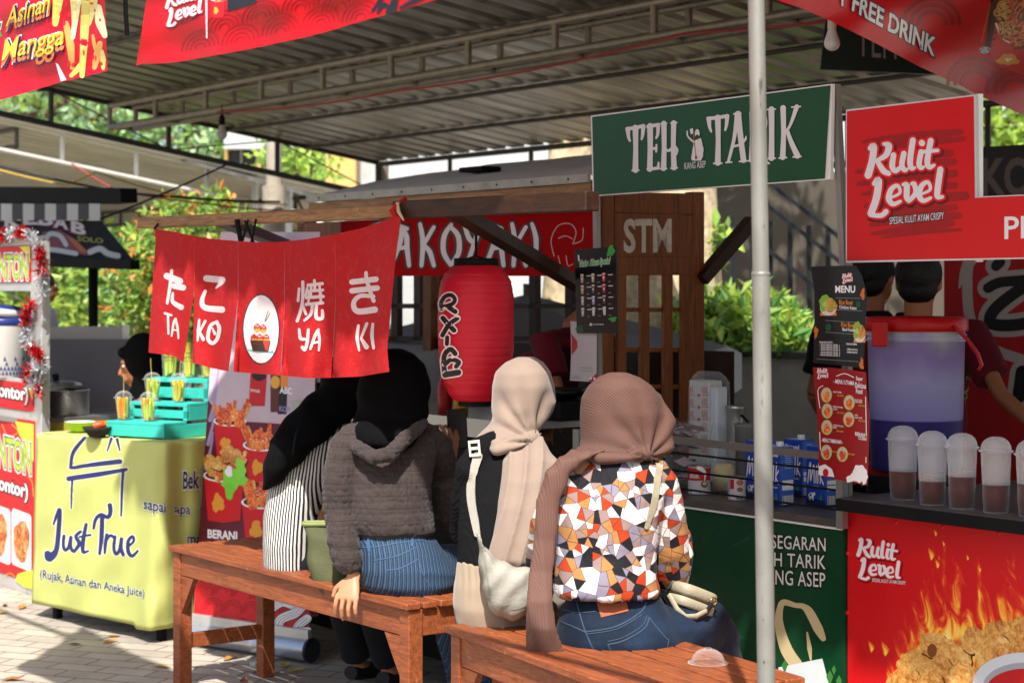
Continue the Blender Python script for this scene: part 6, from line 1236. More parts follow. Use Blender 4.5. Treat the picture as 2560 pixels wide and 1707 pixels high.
# ================================================================ ON THE TEA COUNTER
def atS(px, c, z): p = atC(px, 900, c); return Vector((p.x, p.y, z))
CBLUE = M("carton_blue", '1d3f9a', .35, var=.12, scale=20); CBL2 = M("carton_side", '3560b4', .4, var=.1)
def carton(label, px, c, h=.172, wd=.08, dp=.055):
    o = atS(px, c, ZS + .0005); t = thing("milk_carton", label, "milk carton", o + U * wd / 2 + N * dp / 2, "blue milk cartons on the tea counter"); mb = MB(); mb.boxa(o, U * wd, N * dp, ZV * h, CBLUE); mb.build("box", t, bevel=.003)
    MB().lathe([(.0115, 0), (.0115, .012), (.01, .014), (0, .014)], o + U * wd * .62 + N * dp * .5 + ZV * h, ink('d0d4dc'), 18).build("cap", t)
    def f(x, y, l=0): return o + U * (x * wd) + ZV * (y * h) - N * (l + .0004)
    g = lambda x, y, l=0: f(x, 1 - y, l)
    mb = MB(); mb.text(g, "Diamond", .1, .17, .86, .17, .085, INKL, off=.04); 
    for pts, w_ in (([(.12, .62), (.2, .36), (.26, .3), (.26, .58), (.42, .32), (.44, .6)], .05), ([(.55, .42), (.53, .6)], .05), ([(.66, .3), (.62, .6)], .05), ([(.8, .28), (.74, .6)], .05), ([(.9, .4), (.77, .5), (.9, .62)], .04), ([(.56, .34), (.57, .335)], .05)): mb.stroke(g, pts, w_, INKL, n=6)
    mb.text(g, "Full Cream", .42, .7, .85, .7, .04, INKL, off=.01); mb.poly(g, [(.72, .92), (.78, .76), (.84, .92)], ink('3f9a4a')); mb.poly(g, [(.62, .92), (.66, .82), (.72, .92)], ink('357f42')); mb.poly(g, [(.02, .87), (.98, .9), (.98, .99), (.02, .99)], ink('14204a')); mb.ell(g, .3, .83, .13, .05, INKL, wob=.1); mb.ell(g, .27, .83, .05, .035, BLK, wob=.2); mb.ell(g, .45, .8, .05, .03, INKL)
    for x in (.2, .26, .36, .41): mb.stroke(g, [(x, .85), (x, .9)], .025, INKL, n=2)
    mb.build("print", t)
    gs = lambda x, y, l=0: o + U * (wd + .0004 + l) + N * (x * dp) + ZV * ((1 - y) * h); mb = MB(); mb.poly(gs, [(.04, .02), (.96, .02), (.96, .98), (.04, .98)], CBL2)
    for k in range(9): mb.stroke(gs, [(.3, .08 + k * .035), (.75 + (k % 3) * .06, .08 + k * .035)], .012, ink('aab8d8'), n=2)
    for y0_, y1_ in ((.56, .63), (.65, .73)): mb.poly(gs, [(.1, y0_), (.9, y0_), (.9, y1_), (.1, y1_)], INKL)
    mb.poly(gs, [(.12, .82), (.88, .82), (.88, .97), (.12, .97)], INKL)
    for k in range(8): mb.stroke(gs, [(.18 + k * .09, .83), (.18 + k * .09, .95)], .03 if k % 3 else .05, BLK, n=2)
    mb.build("side_print", t); return t
carton("blue milk carton half hidden by the left side of the silver pole", 1862, 3.93); carton("blue milk carton just right of the silver pole, its striped code side turned to us", 1903, 3.83); carton("blue milk carton with a cow print partly behind the hanging red menu", 2014, 3.93); carton("blue milk carton at the back, its white cap above the metal guard bar", 1958, 4.06)
def can(label, px, c, r, h, big):
    o = atS(px, c, ZS + .0005); t = thing("milk_can", label, "tin can", o, "tins of condensed milk on the tea counter"); MB().lathe([(0, .001), (r * .97, .001), (r, .004), (r, h - .004)], o, ink('c9c6c8'), 32).build("body", t)
    MB().lathe([(r, h - .0039), (r * 1.02, h - .002), (r * 1.02, h), (r * .94, h), (r * .94, h - .005), (0, h - .005)], o, STEEL, 32).build("rim", t)
    def f(x, y, l=0): a = math.radians(-97) + x / r; return o + Vector((math.cos(a), math.sin(a), 0)) * (r + .0005 + l) + ZV * (h - y)
    mb = MB()
    def strip(x0, x1, y0_, y1_, m):
        n = 10
        for k in range(n): a, b = x0 + (x1 - x0) * k / n, x0 + (x1 - x0) * (k + 1) / n; mb.add([f(a, y0_), f(b, y0_), f(b, y1_), f(a, y1_)], [(0, 1, 2, 3)], m)
    if big:
        strip(-r * 1.4, r * 1.4, .006, h * .5, ink('b5161e')); mb.text(f, "ation.", -r * .95, h * .42, r * .05, h * .42, h * .17, INKL, off=.02, lift=.001); mb.stroke(f, [(-.002, h * .05), (r * .3, h * .12), (r * .55, h * .25), (r * .5, h * .5)], [.012, .012, .008, .003], INKL, lift=.0012); mb.ell(f, r * .5, h * .62, r * .34, h * .12, ink('5a5a34'), lift=.0012); mb.ell(f, r * .5, h * .6, r * .2, h * .06, ink('c9c4a0'), lift=.0016); mb.poly(f, [(-r * .8, h * .82), (r * .1, h * .82), (r * .1, h * .95), (-r * .8, h * .95)], ink('3a6ab4'), lift=.0012); mb.text(f, "ORIGINAL", -r * .7, h * .92, 0, h * .92, h * .06, INKL, off=.02, lift=.0016)
    else:
        strip(-r * .8, -r * .3, .006, h * .5, ink('b5161e')); mb.ell(f, r * .35, h * .22, r * .4, h * .13, ink('a86a4a'), lift=.001); mb.ell(f, r * .35, h * .52, r * .35, h * .1, ink('8a5a3a'), lift=.001)
        for k in range(8): mb.stroke(f, [(r * (.0 + k * .1), h * .8), (r * (.0 + k * .1), h * .93)], .0016, BLK, n=2)
        strip(-r * 1.1, -r * .9, h * .1, h * .9, ink('6f9ac0'))
    mb.build("print", t)
can("opened red and white condensed milk tin behind the guard rods", 1748, 3.87, .035, .088, True); can("smaller white and red tin beside the milk cartons", 1842, 3.85, .027, .07, False)
o = atS(1810, 3.99, ZS + .0005); t = thing("powder_jar", "clear jar half full of cream coloured powder between the two tins", "jar", o); MB().lathe([(0, .001), (.034, .001), (.036, .006), (.036, .15), (.038, .152)], o, CUPG, 28).build("jar", t); MB().lathe([(0, .003), (.034, .003), (.0345, .075), (.02, .085), (0, .08)], o, M("powder", 'c9b98a', .9, bump=.4), 28).build("powder", t)
for i, (px, c, lb, z0) in enumerate(((1722, 4.0, "clear plastic tub of folded sachets standing on the tea counter", 0), (1722, 4.0, "clear plastic tub of sachets stacked on top of another tub", .105))):
    o = atS(px, c, ZS + .0005 + z0); t = thing("plastic_tub", lb, "plastic tub", o, "clear tubs on the tea counter"); mb = MB(); mb.loft([(o + ZV * z, a, a * .8) for z, a in ((.001, .055), (.006, .058), (.09, .07), (.095, .074), (.1, .074))], CUPG, U, N, 32, caps=False, e=5); mb.build("shell", t)
    mb = MB(); rn = random.Random(i + 3); SM = M("sachet", 'b5a2a4', .35, var=.25, scale=30)
    for k in range(16): p = o + U * rn.uniform(-.03, .03) + N * rn.uniform(-.02, .02) + ZV * (.012 + k * .0045); a = rn.uniform(0, 3); d_ = Vector((math.cos(a), math.sin(a), rn.uniform(-.3, .3))) * .03; e_ = Vector((-math.sin(a), math.cos(a), rn.uniform(-.4, .4))) * .02; mb.add([p - d_ - e_, p + d_ - e_, p + d_ + e_ + ZV * .006, p - d_ + e_ + ZV * .004], [(0, 1, 2, 3)], SM)
    mb.build("sachets", t)
o = atS(1750, 4.14, ZS + .0005); t = thing("cup_sleeve_bag", "tall clear bag of white cup sleeves printed in red behind the plastic tubs", "bag", o)
mb = MB(); mb.boxa(o - U * .055, U * .1, N * .06, ZV * .33, ink('c4c0b8')); mb.boxa(o + U * .048, U * .032, N * .05, ZV * .31, ink('cfd2d6')); mb.build("sleeves", t, bevel=.004)
fz = onplane(o - N * .0008, N); mb = MB(); RR = ink('b53a34')
for y in (975, 1005, 1035, 1065, 1095, 1125):
    for x in (1722, 1757):
        for k in range(3): mb.stroke(fz, [(x + k * 5, y - 8), (x + k * 5 - 2, y), (x + k * 5 + 2, y + 8)], 1.6, RR, n=3)
        mb.stroke(fz, [(x - 2, y + 12), (x + 16, y + 12)], 1.4, RR, n=2)
    mb.ell(fz, 1747, y + 13, 4, 4, ink('c0392f'), n=10)
mb.build("print", t)
mb = MB(); mb.loft([(o + N * .03 + U * .012 + ZV * z, a, b) for z, a, b in ((.0, .078, .042), (.2, .08, .044), (.325, .076, .042), (.345, .06, .03), (.36, .045, .014))], Mglass("bag_film", 'f4f8f8', .95, .15), U, N, 24, caps=False, e=3); mb.build("film", t)
o = atS(1838, 4.2, ZS + .0005); t = thing("steel_pitcher", "steel pitcher beside the bag of cup sleeves", "pitcher", o); MB().lathe([(0, 0), (.03, 0), (.032, .01), (.026, .2), (.03, .24), (.034, .25), (.031, .25), (.024, .2)], o, STEEL, 24).build("body", t); MB().chain([o + U * .03 + ZV * .22, o + U * .06 + ZV * .2, o + U * .06 + ZV * .1, o + U * .032 + ZV * .06], .005, BLACKM, 8).build("handle", t)
o = atS(1868, 4.14, ZS + .0005); t = thing("grey_canister", "grey plastic canister left of the silver pole behind the cartons", "canister", o); MB().lathe([(0, 0), (.035, 0), (.04, .19), (.044, .2), (.04, .2), (.036, .02)], o, M("grey_plastic", '6f6f6c', .5, transl=.1), 24).build("body", t)

# ================================================================ ON THE RED CART
BKT = atD(2290, 1000, 5.75); BZ = 1.4 - 455 / FPX * 5.75; o = Vector((BKT.x, BKT.y, BZ)); kk = 5.75 / FPX
bp_ = Vector((o.x, o.y, ZK + .0005)); t = thing("red_crate", "plain red crate under the purple drink bucket", "crate", bp_); mb = MB(); mb.boxa(bp_ - U * .155 - N * .1, U * .30, N * .2, ZV * (BZ - ZK - .001), KRED); mb.build("body", t, bevel=.006); mb = MB(); mb.boxa(bp_ - U * .155 - N * .104 + ZV * (BZ - ZK - .016), U * .30, N * .0035, ZV * .018, M("dark_red_rim", '8c1014', .4)); mb.build("rim", t)
t = thing("drink_bucket", "large translucent purple drink bucket with a red lid and handle on the red cart", "bucket", o)
def Mbucket():
    m, tr, b = newmat("bucket_plastic"); gi = nn(tr, "TexCoord"); sp = nn(tr, "SeparateXYZ"); tr.links.new(gi.outputs["Object"], sp.inputs[0]); no = nn(tr, "TexNoise"); no.inputs["Scale"].default_value = 9; no.inputs["Detail"].default_value = 6; mp = nn(tr, "Mapping"); mp.inputs["Scale"].default_value = (1, 1, .25); tr.links.new(gi.outputs["Object"], mp.inputs[0]); tr.links.new(mp.outputs[0], no.inputs["Vector"])
    zz_ = mth(tr, 'GREATER_THAN', sp.outputs[2], .26); z = mth(tr, 'ADD', mth(tr, 'MULTIPLY', mth(tr, 'MULTIPLY', mth(tr, 'SUBTRACT', no.outputs["Fac"], .5), .2), zz_), sp.outputs[2]); f = mth(tr, 'DIVIDE', z, .475)
    tr.links.new(ramp(tr, f, [(.0, '352d6a'), (.335, '433a7c'), (.345, '9d98d4'), (.6, 'b8b4e2'), (.78, 'a68fd0'), (.86, 'a8a2c8'), (.93, 'c4c2c8')]), b.inputs["Base Color"]); b.inputs["Roughness"].default_value = .3; b.inputs["Subsurface Weight"].default_value = .15; b.inputs["Subsurface Radius"].default_value = (.02, .02, .03); return m
k = kk; MB().lathe([(0, .002), (108 * k, .002), (112 * k, .01), (119 * k, 322 * k), (124 * k, 324 * k), (124 * k, 328 * k), (120 * k, 329 * k), (120 * k, 336 * k), (124 * k, 337 * k), (124 * k, 341 * k), (120 * k, 342 * k), (120 * k, 350 * k)], o, Mbucket(), 48).build("body", t)
LIDR = M("lid_red", 'c81219', .35, transl=.1); MB().lathe([(126 * k, 348 * k), (128 * k, 350 * k), (128 * k, 378 * k), (122 * k, 383 * k), (100 * k, 384 * k), (98 * k, 378 * k), (0, 378 * k)], o, LIDR, 48).build("lid", t)
mb = MB(); h0 = o + Vector((70 * k, -105 * k, 362 * k)); mb.chain([h0, o + Vector((100 * k, -112 * k, 330 * k)), o + Vector((124 * k, -120 * k, 295 * k)), o + Vector((132 * k, -125 * k, 268 * k)), o + Vector((125 * k, -122 * k, 256 * k))], [.014, .016, .017, .016, .012], LIDR, 10, flat=.4); mb.build("handle", t)
mb = MB(); mb.boxa(o + Vector((-131 * k, -100 * k, 312 * k)), Vector((34 * k, -26 * k, 0)), Vector((3 * k, 6 * k, 0)), ZV * 62 * k, LIDR); mb.build("clip", t, bevel=.004)
CUPM = Mglass("milky_cup", 'ffffff', .8, .1); TEA = M("dark_tea", '460c05', .3, var=.2, spec=.08)
def drinkcup(label, px, ybot, yrim, ytea):
    D_ = (CAMZ - ZK) * FPX / (ybot - 6 - HY); p = atD(px, ybot, D_); o = Vector((p.x, p.y, ZK + .0006)); k = D_ / FPX; h = (ybot - yrim) * k; q = (ybot - ytea) * k; r0, r1 = 31 * k, 37 * k
    t = thing("drink_cup", label, "drink cup", o, "tea cups in a row on the red cart"); rr = lambda z: r0 + (r1 - r0) * z / h
    MB().lathe([(0, .003), (r0 - .002, .003), (r0, 0), (r0, .002), (rr(.03), .03), (rr(.031) + .0006, .031), (rr(q), q)], o, CUPG, 32).lathe([(rr(q), q), (rr(h * .75), h * .75), (rr(h * .76) + .0006, h * .76), (r1, h), (r1 + .003, h + .001), (r1 + .003, h + .003)], o, CUPM, 32).build("cup", t); MB().lathe([(0, .004), (r0 - .0012, .004), (rr(q) - .0012, q), (0, q)], o, TEA, 32).build("tea", t)
    MB().lathe([(r1 + .001, h + .003), (r1 + .006, h + .0035), (r1 + .006, h + .006), (r1 + .001, h + .007)] + [((r1 + .001) * math.cos(a) ** .8, h + .007 + .034 * math.sin(a)) for a in [math.pi / 2 * j / 9 * .97 for j in range(1, 10)]] + [(.006, h + .041), (0, h + .041)], o, CUPM, 32).build("lid", t)
for a in (("cup of dark tea with a dented dome lid at the left of the row", 2257, 1254, 1108, 1183), ("cup of dark tea second in the row, less than half full", 2331, 1267, 1122, 1208), ("cup of dark tea in the middle of the row, over half full", 2405, 1277, 1128, 1197), ("cup of dark tea with a wet band above the tea, fourth in the row", 2490, 1287, 1138, 1217), ("cup of dark tea cut by the right edge of the picture", 2578, 1297, 1146, 1215)): drinkcup(*a)
# ================================================================ IN THE WOODEN STALL, ON THE BENCH AND GROUND
for lb, px, m_, h in (("tall red sauce bottle in the wooden stall under the lantern's left side", 1112, M("sauce_red", '8c1414', .35), .1), ("tall yellow sauce bottle in the wooden stall under the lantern", 1152, M("sauce_yellow", 'b07a12', .35), .115)):
    o = atS(px, 3.7, .9555); t = thing("sauce_bottle", lb, "sauce bottle", o, "sauce bottles in the wooden stall"); MB().lathe([(0, 0), (.024, 0), (.026, .004), (.026, h), (.018, h + .02)], o, m_, 20).build("body", t); MB().lathe([(.019, h + .0201), (.017, h + .035), (.006, h + .04), (.004, h + .06), (0, h + .06)], o, m_, 20).build("nozzle", t)
o = atS(1405, 3.92, .9555); t = thing("gas_stove", "black gas stove on the wooden stall's counter between the two hijabs", "stove", o); mb = MB(); mb.boxa(o - U * .16 - N * .12, U * .3, N * .24, ZV * .06, BLACKM); mb.build("body", t, bevel=.006)
mb = MB(); mb.lathe([(.05, .062), (.09, .075), (.1, .1), (.094, .1), (.05, .075), (0, .072)], o - U * .03, M("cast_iron", '17171a', .35, metal=.5), 24); mb.build("pan", t)
o = atS(1360, 3.8, .9555); t = thing("kettle", "small black kettle beside the stove in the wooden stall", "kettle", o); MB().lathe([(0, 0), (.03, 0), (.034, .01), (.03, .05), (.016, .06), (.016, .068), (0, .07)], o, BLACKM, 20).build("body", t); MB().chain([o + U * .03 + ZV * .03, o + U * .055 + ZV * .06], [.008, .005], BLACKM, 8).build("spout", t)
p = atZ(1770, 1657, .502); o = p; t = thing("dome_lid", "clear plastic dome lid left on the nearer bench", "lid", o); MB().lathe([(.046, 0), (.046, .003), (.04, .004)] + [(.04 * math.cos(a), .004 + .032 * math.sin(a)) for a in [math.pi / 2 * j / 9 * .93 for j in range(1, 10)]] + [(.008, .037), (.008, .034)], o, CUPG, 28).build("dome", t); MB().lathe([(.0465, 0), (.049, .0005), (.049, .0025), (.0465, .003)], o, CUPG, 28).build("rim", t)
rn = random.Random(77); LEAFD = [M("dry_leaf_%d" % i, c, .8, var=.3, scale=40) for i, c in enumerate(('8a5a2a', 'a8742e', '6b4420', 'b89a3a'))]
for i, (x, y, lb) in enumerate(((12, 1512, "small brown dry leaf on the paving at the left edge"), (55, 1518, "long brown dry leaf on the paving under the wonton cart"), (4, 1532, "yellow dry leaf on the paving at the left edge"), (280, 1590, "curled brown dry leaf in front of the yellow tablecloth"), (276, 1603, "dark brown dry leaf just below another leaf by the tablecloth"), (400, 1667, "yellow dry leaf beside the bench's left front leg"), (32, 1698, "brown dry leaf at the lower left corner"), (575, 1645, "brown dry leaf between the bench legs"), (645, 1682, "dry leaf on the shaded paving under the poster's base"), (712, 1662, "pale green dry leaf beside the poster's silver base"), (740, 1676, "flat brown leaf right of the pale green leaf"), (185, 1610, "tiny dark leaf on the sunlit paving left of the tablecloth leaves"), (610, 1700, "small brown leaf at the bottom edge near the bench legs"))):
    p = atZ(x, y, .004); mb = MB(); a = rn.uniform(0, 6.28); s = rn.uniform(.028, .045); d_ = Vector((math.cos(a), math.sin(a), 0)); e_ = Vector((-math.sin(a), math.cos(a), 0)); m_ = LEAFD[3] if 'yellow' in lb or 'pale' in lb else LEAFD[i % 3]
    L = [(-1, 0, 0), (-.5, .28, .15), (0, .36, .22), (.5, .25, .18), (1, 0, .3), (.5, -.25, .1), (0, -.36, .16), (-.5, -.28, .08), (-.5, 0, 0), (0, 0, .02), (.5, 0, .08)]
    mb.add([p + d_ * a_ * s + e_ * b_ * s + ZV * c_ * s for a_, b_, c_ in L], [(0, 8, 1), (1, 8, 9, 2), (2, 9, 10, 3), (3, 10, 4), (4, 10, 5), (5, 10, 9, 6), (6, 9, 8, 7), (7, 8, 0)], m_, True)
    tag(mb.build("dry_leaf"), lb, "leaf", "dry leaves on the paving")
# ================================================================ PEOPLE
from mathutils.bvhtree import BVHTree
def onmesh(objs):
    """surface map: the point of a skin seen at a picture place, lifted along its normal"""
    vs, fs = [], []
    for o in (objs if isinstance(objs, (list, tuple)) else [objs]):
        off = root_off(o); b = len(vs); vs += [v.co + off for v in o.data.vertices]; fs += [[b + i for i in p.vertices] for p in o.data.polygons]
    t = BVHTree.FromPolygons(vs, fs); last = [None]
    def f(px, py, l=0):
        r = ray(px, py); h = t.ray_cast(CAMP, r.normalized())
        if h[0] is None:
            d = last[0] if last[0] else 5.0; p = CAMP + r * d; q = t.find_nearest(p); return q[0] + (q[1] if q[1].dot(r) < 0 else -q[1]) * l
        last[0] = h[0].y; n = h[1] if h[1].dot(r) < 0 else -h[1]; return h[0] + n * l
    return f
def frame_of(yaw):           # yaw: degrees the person is turned to the right of straight away from us
    a = math.radians(yaw); F = Vector((math.sin(a), math.cos(a), 0)); return F, Vector((F.y, -F.x, 0))
SKIN = M("skin", 'b57f5e', .5, var=.06, scale=12, spec=.3); SKIN2 = M("skin_tan", '9a6444', .5, var=.06, scale=12, spec=.3); EYEW = ink('d9d6d0'); IRIS = ink('1d120c'); HAIR = M("hair_black", '0c0a0a', .5, var=.3, scale=60, bump=.5, bscale=160, spec=.3); SHOE = M("shoe_dark", '1c1a1c', .6)
def hand_mb(mb, wrist, d, n, m, s=1., curl=.35, spread=.12, side=1):
    """palm + five unequal jointed fingers; d = along the hand, n = out of the back of the hand, side = which way the thumb leaves"""
    d = d.normalized(); n = (n - d * n.dot(d)).normalized(); x = d.cross(n) * side
    pc = wrist + d * .045 * s
    mb.loft([(wrist - d * .012 * s, .021 * s, .016 * s), (wrist + d * .01 * s, .024 * s, .014 * s), (wrist + d * .05 * s, .038 * s, .013 * s), (wrist + d * .076 * s, .04 * s, .010 * s), (wrist + d * .082 * s, .036 * s, .007 * s)], m, x, n, 16)
    for i, (o, L) in enumerate(((.034, .070), (.0115, .078), (-.0115, .073), (-.034, .058))):
        b = wrist + d * .078 * s + x * o * s; pts = [b - d * .012 * s, b]; dd = (d + x * o * spread * 12).normalized(); ax = dd.cross(n)
        q = b
        for k, fr in enumerate((.42, .32, .26)):
            a = curl * (k + .6); dk = (dd * math.cos(a) - n * math.sin(a)).normalized(); q = q + dk * L * fr * s; pts.append(q)
        mb.chain(pts, [.0085 * s, .0086 * s, .0078 * s, .0070 * s, .0055 * s], m, 10)
    tb_ = wrist + d * .022 * s + x * .026 * s; t1 = tb_ + (d * .6 + x * .7 - n * .25).normalized() * .036 * s; t2 = t1 + (d * .85 + x * .25 - n * .4).normalized() * .03 * s
    mb.chain([wrist + d * .012 * s + x * .008 * s, tb_, t1, t2], [.012 * s, .0115 * s, .0095 * s, .007 * s], m, 10)
def person_body(root, J, F, up=ZV, skin=None, s=.92, voxel=.007, hands=None, hair=None, head_tilt=None):
    """one continuous body: head with a face, neck, trunk, tapering limbs, hands with fingers"""
    m = skin or SKIN; mb = MB(); R = Vector((F.y, -F.x, 0)); H = J['head']; Fh = (head_tilt or F).normalized(); Rh = Vector((Fh.y, -Fh.x, 0)).normalized(); Uh = Rh.cross(Fh).normalized()
    A = (Rh, Fh, Uh)
    mb.blob(H, (.072 * s, .09 * s, .095 * s), m, 18, 12, A); mb.blob(H + Fh * .03 * s - Uh * .05 * s, (.054 * s, .056 * s, .062 * s), m, 16, 10, A); mb.blob(H + Fh * .062 * s - Uh * .092 * s, (.024 * s, .022 * s, .02 * s), m, 12, 8, A)
    mb.chain([H + Fh * .088 * s + Uh * .006 * s, H + Fh * .103 * s - Uh * .02 * s, H + Fh * .112 * s - Uh * .036 * s], [.008 * s, .0105 * s, .0135 * s], m, 10); mb.blob(H + Fh * .094 * s - Uh * .042 * s, (.017 * s, .011 * s, .008 * s), m, 10, 6, A)
    mb.blob(H + Fh * .09 * s - Uh * .062 * s, (.023 * s, .011 * s, .0065 * s), m, 10, 6, A); mb.blob(H + Fh * .088 * s - Uh * .072 * s, (.02 * s, .011 * s, .007 * s), m, 10, 6, A); mb.blob(H + Fh * .082 * s + Uh * .022 * s, (.05 * s, .012 * s, .01 * s), m, 10, 6, A)
    for k in (-1, 1): mb.blob(H + Rh * k * .073 * s - Fh * .006 * s - Uh * .012 * s, (.009 * s, .018 * s, .031 * s), m, 10, 8, A)
    mb.chain([H - Uh * .06 * s - Fh * .01 * s, J['neck'], J['neck'] - ZV * .05], [.052 * s, .05 * s, .06 * s], m, 14)
    c, p = J['chest'], J['pelvis']; mid = c.lerp(p, .55)
    mb.loft([(J['neck'] - ZV * .035, .06 * s, .05 * s), (c + (J['neck'] - c) * .5, .095 * s, .05 * s), (c, .1 * s, .06 * s), (mid, .08 * s, .055 * s), (p, .1 * s, .065 * s), (p - ZV * .04, .08 * s, .06 * s)], m, R, F, 22)
    for k in 'LR':
        mb.chain([J['neck'].lerp(J['sh' + k], .6), J['sh' + k], J['sh' + k].lerp(J['el' + k], .5), J['el' + k]], [.034 * s, .034 * s, .03 * s, .027 * s], m, 14)
        mb.chain([J['el' + k], J['el' + k].lerp(J['wr' + k], .35), J['wr' + k]], [.027 * s, .027 * s, .02 * s], m, 14)
        hd, hn, cu = (hands or {}).get(k, ((J['wr' + k] - J['el' + k]), -ZV if False else ZV, .35)); hand_mb(mb, J['wr' + k], Vector(hd), Vector(hn), m, s, cu, side=1 if k == 'L' else -1)
        mb.chain([p.lerp(J['hip' + k], .8), J['hip' + k], J['hip' + k].lerp(J['kn' + k], .5), J['kn' + k]], [.055 * s, .055 * s, .05 * s, .04 * s], m, 16)
        mb.chain([J['kn' + k], J['kn' + k].lerp(J['an' + k], .35), J['an' + k]], [.04 * s, .038 * s, .028 * s], m, 14)
        mb.chain([J['an' + k], J['an' + k] + F * .06 - ZV * .025, J['an' + k] + F * .14 - ZV * .035], [.034 * s, .03 * s, .02 * s], m, 12)
    b = remesh(mb, "body", voxel, 3, root)
    for k in (-1, 1): e = MB(); e.blob(H + Fh * .0795 * s + Rh * k * .029 * s + Uh * .002 * s, (.0125 * s, .008 * s, .007 * s), EYEW, 10, 7, A); e.blob(H + Fh * .0862 * s + Rh * k * .029 * s + Uh * .002 * s, (.0055 * s, .0025 * s, .0055 * s), IRIS, 10, 6, A); e.build("eye", root)
    for k in (-1, 1):
        q = H + Fh * .0885 * s + Rh * k * .03 * s + Uh * .022 * s; e = MB(); e.chain([q - Rh * .018 * s, q + Uh * .004 * s, q + Rh * .018 * s], [.002, .0032, .002], HAIR, 6); e.build("eyebrow", root)
    for k in 'LR':
        x = MB(); a = J['an' + k]; x.chain([a - F * .035 - ZV * .02, a + F * .02 - ZV * .026, a + F * .1 - ZV * .034, a + F * .155 - ZV * .038], [.028, .036, .036, .024], SHOE, 14, flat=.85); x.build("shoe", root)
    return b
def Mcloth(name, col, kind=None, rough=.85, var=.1, sheen=.03, scale=10, spec=.2, yaw=0., cols=None):
    """cloth with its weave: ribs, stripes, smocking, denim or a triangle print"""
    if name in MATS: return MATS[name]
    m, t, b = newmat(name); c = lin(col); tc = nn(t, "TexCoord"); rot = nn(t, "Mapping"); rot.inputs["Rotation"].default_value = (0, 0, math.radians(yaw)); t.links.new(tc.outputs["Object"], rot.inputs[0]); P = rot.outputs[0]
    no = nn(t, "TexNoise"); no.inputs["Scale"].default_value = scale; no.inputs["Detail"].default_value = 7; t.links.new(P, no.inputs["Vector"])
    out = ramp(t, no.outputs["Fac"], [(.3, tuple(x * (1 - var) for x in c)), (.7, tuple(min(1, x * (1 + var)) for x in c))]); bump = None; bs, bd = .3, .003
    sp = nn(t, "SeparateXYZ"); t.links.new(P, sp.inputs[0]); X, Y, Z = sp.outputs
    wob = lambda s, a, src=P: mth(t, 'MULTIPLY', mth(t, 'SUBTRACT', _noise(t, src, s), .5), a)
    if kind == 'rib':      # fine pleats sweeping round the head
        v = mth(t, 'ADD', mth(t, 'ADD', mth(t, 'MULTIPLY', X, .6), Z), wob(4, .09)); s_ = mth(t, 'SINE', mth(t, 'MULTIPLY', v, 6.283 / .0062)); bump = s_; bs, bd = .3, .002
        mx = nn(t, "MixRGB", blend_type='MULTIPLY'); mx.inputs[0].default_value = .5; t.links.new(out, mx.inputs[1]); t.links.new(ramp(t, mth(t, 'MULTIPLY_ADD', s_, .5, .5), [(0, '8a8a8a'), (.6, 'ffffff')]), mx.inputs[2]); out = mx.outputs[0]
    elif kind == 'ribv':
        v = mth(t, 'ADD', mth(t, 'ADD', X, mth(t, 'MULTIPLY', Y, .4)), wob(3, .03)); s_ = mth(t, 'SINE', mth(t, 'MULTIPLY', v, 6.283 / .0065)); bump = s_; bs, bd = .18, .002
        mx = nn(t, "MixRGB", blend_type='MULTIPLY'); mx.inputs[0].default_value = .25; t.links.new(out, mx.inputs[1]); t.links.new(ramp(t, mth(t, 'MULTIPLY_ADD', s_, .5, .5), [(0, '8a8a8a'), (.6, 'ffffff')]), mx.inputs[2]); out = mx.outputs[0]
    elif kind == 'stripe':
        v = mth(t, 'ADD', mth(t, 'ADD', X, mth(t, 'MULTIPLY', Y, -.6)), wob(6, .014)); f = mth(t, 'FRACT', mth(t, 'DIVIDE', v, .0112)); out = ramp(t, f, [(0, 'cfcbc0'), (.48, 'cfcbc0'), (.52, '14172a'), (.97, '14172a')], 'LINEAR')
    elif kind == 'denimstripe':
        v = mth(t, 'ADD', mth(t, 'ADD', X, mth(t, 'MULTIPLY', Y, .3)), wob(4, .03)); f = mth(t, 'FRACT', mth(t, 'DIVIDE', v, .0125)); n2 = _noise(t, P, 300)
        o2 = ramp(t, mth(t, 'MULTIPLY_ADD', n2, .25, f), [(0, '101a28'), (.3, '1d2b3e'), (.42, '435870'), (.52, '1c3048'), (.75, '172435'), (1.1, '47607a')]); mx = nn(t, "MixRGB"); mx.inputs[0].default_value = .85; t.links.new(out, mx.inputs[1]); t.links.new(o2, mx.inputs[2]); out = mx.outputs[0]; bump = n2; bs = .2
    elif kind == 'denim':
        n2 = _noise(t, P, 420); n3 = _noise(t, P, 6); out = ramp(t, mth(t, 'MULTIPLY_ADD', n2, .35, mth(t, 'MULTIPLY', n3, .65)), [(.32, tuple(x * .5 for x in c)), (.5, c), (.68, tuple(min(1, x * 2.6) for x in c))]); bump = n2; bs = .25
    elif kind == 'smock':
        z = mth(t, 'ADD', Z, wob(9, .012)); f = mth(t, 'FRACT', mth(t, 'DIVIDE', z, .036)); row = mth(t, 'FLOOR', mth(t, 'DIVIDE', z, .036))
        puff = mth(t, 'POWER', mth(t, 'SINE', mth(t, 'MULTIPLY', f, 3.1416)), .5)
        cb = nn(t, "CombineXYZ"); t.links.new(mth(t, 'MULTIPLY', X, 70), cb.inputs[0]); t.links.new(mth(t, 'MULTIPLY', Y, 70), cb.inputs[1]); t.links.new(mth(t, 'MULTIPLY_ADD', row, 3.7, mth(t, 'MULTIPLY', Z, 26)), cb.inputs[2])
        cr = _noise(t, cb.outputs[0], 1.3); bump = mth(t, 'ADD', mth(t, 'MULTIPLY', puff, .22), mth(t, 'MULTIPLY', cr, 1.5)); bs, bd = .8, .006
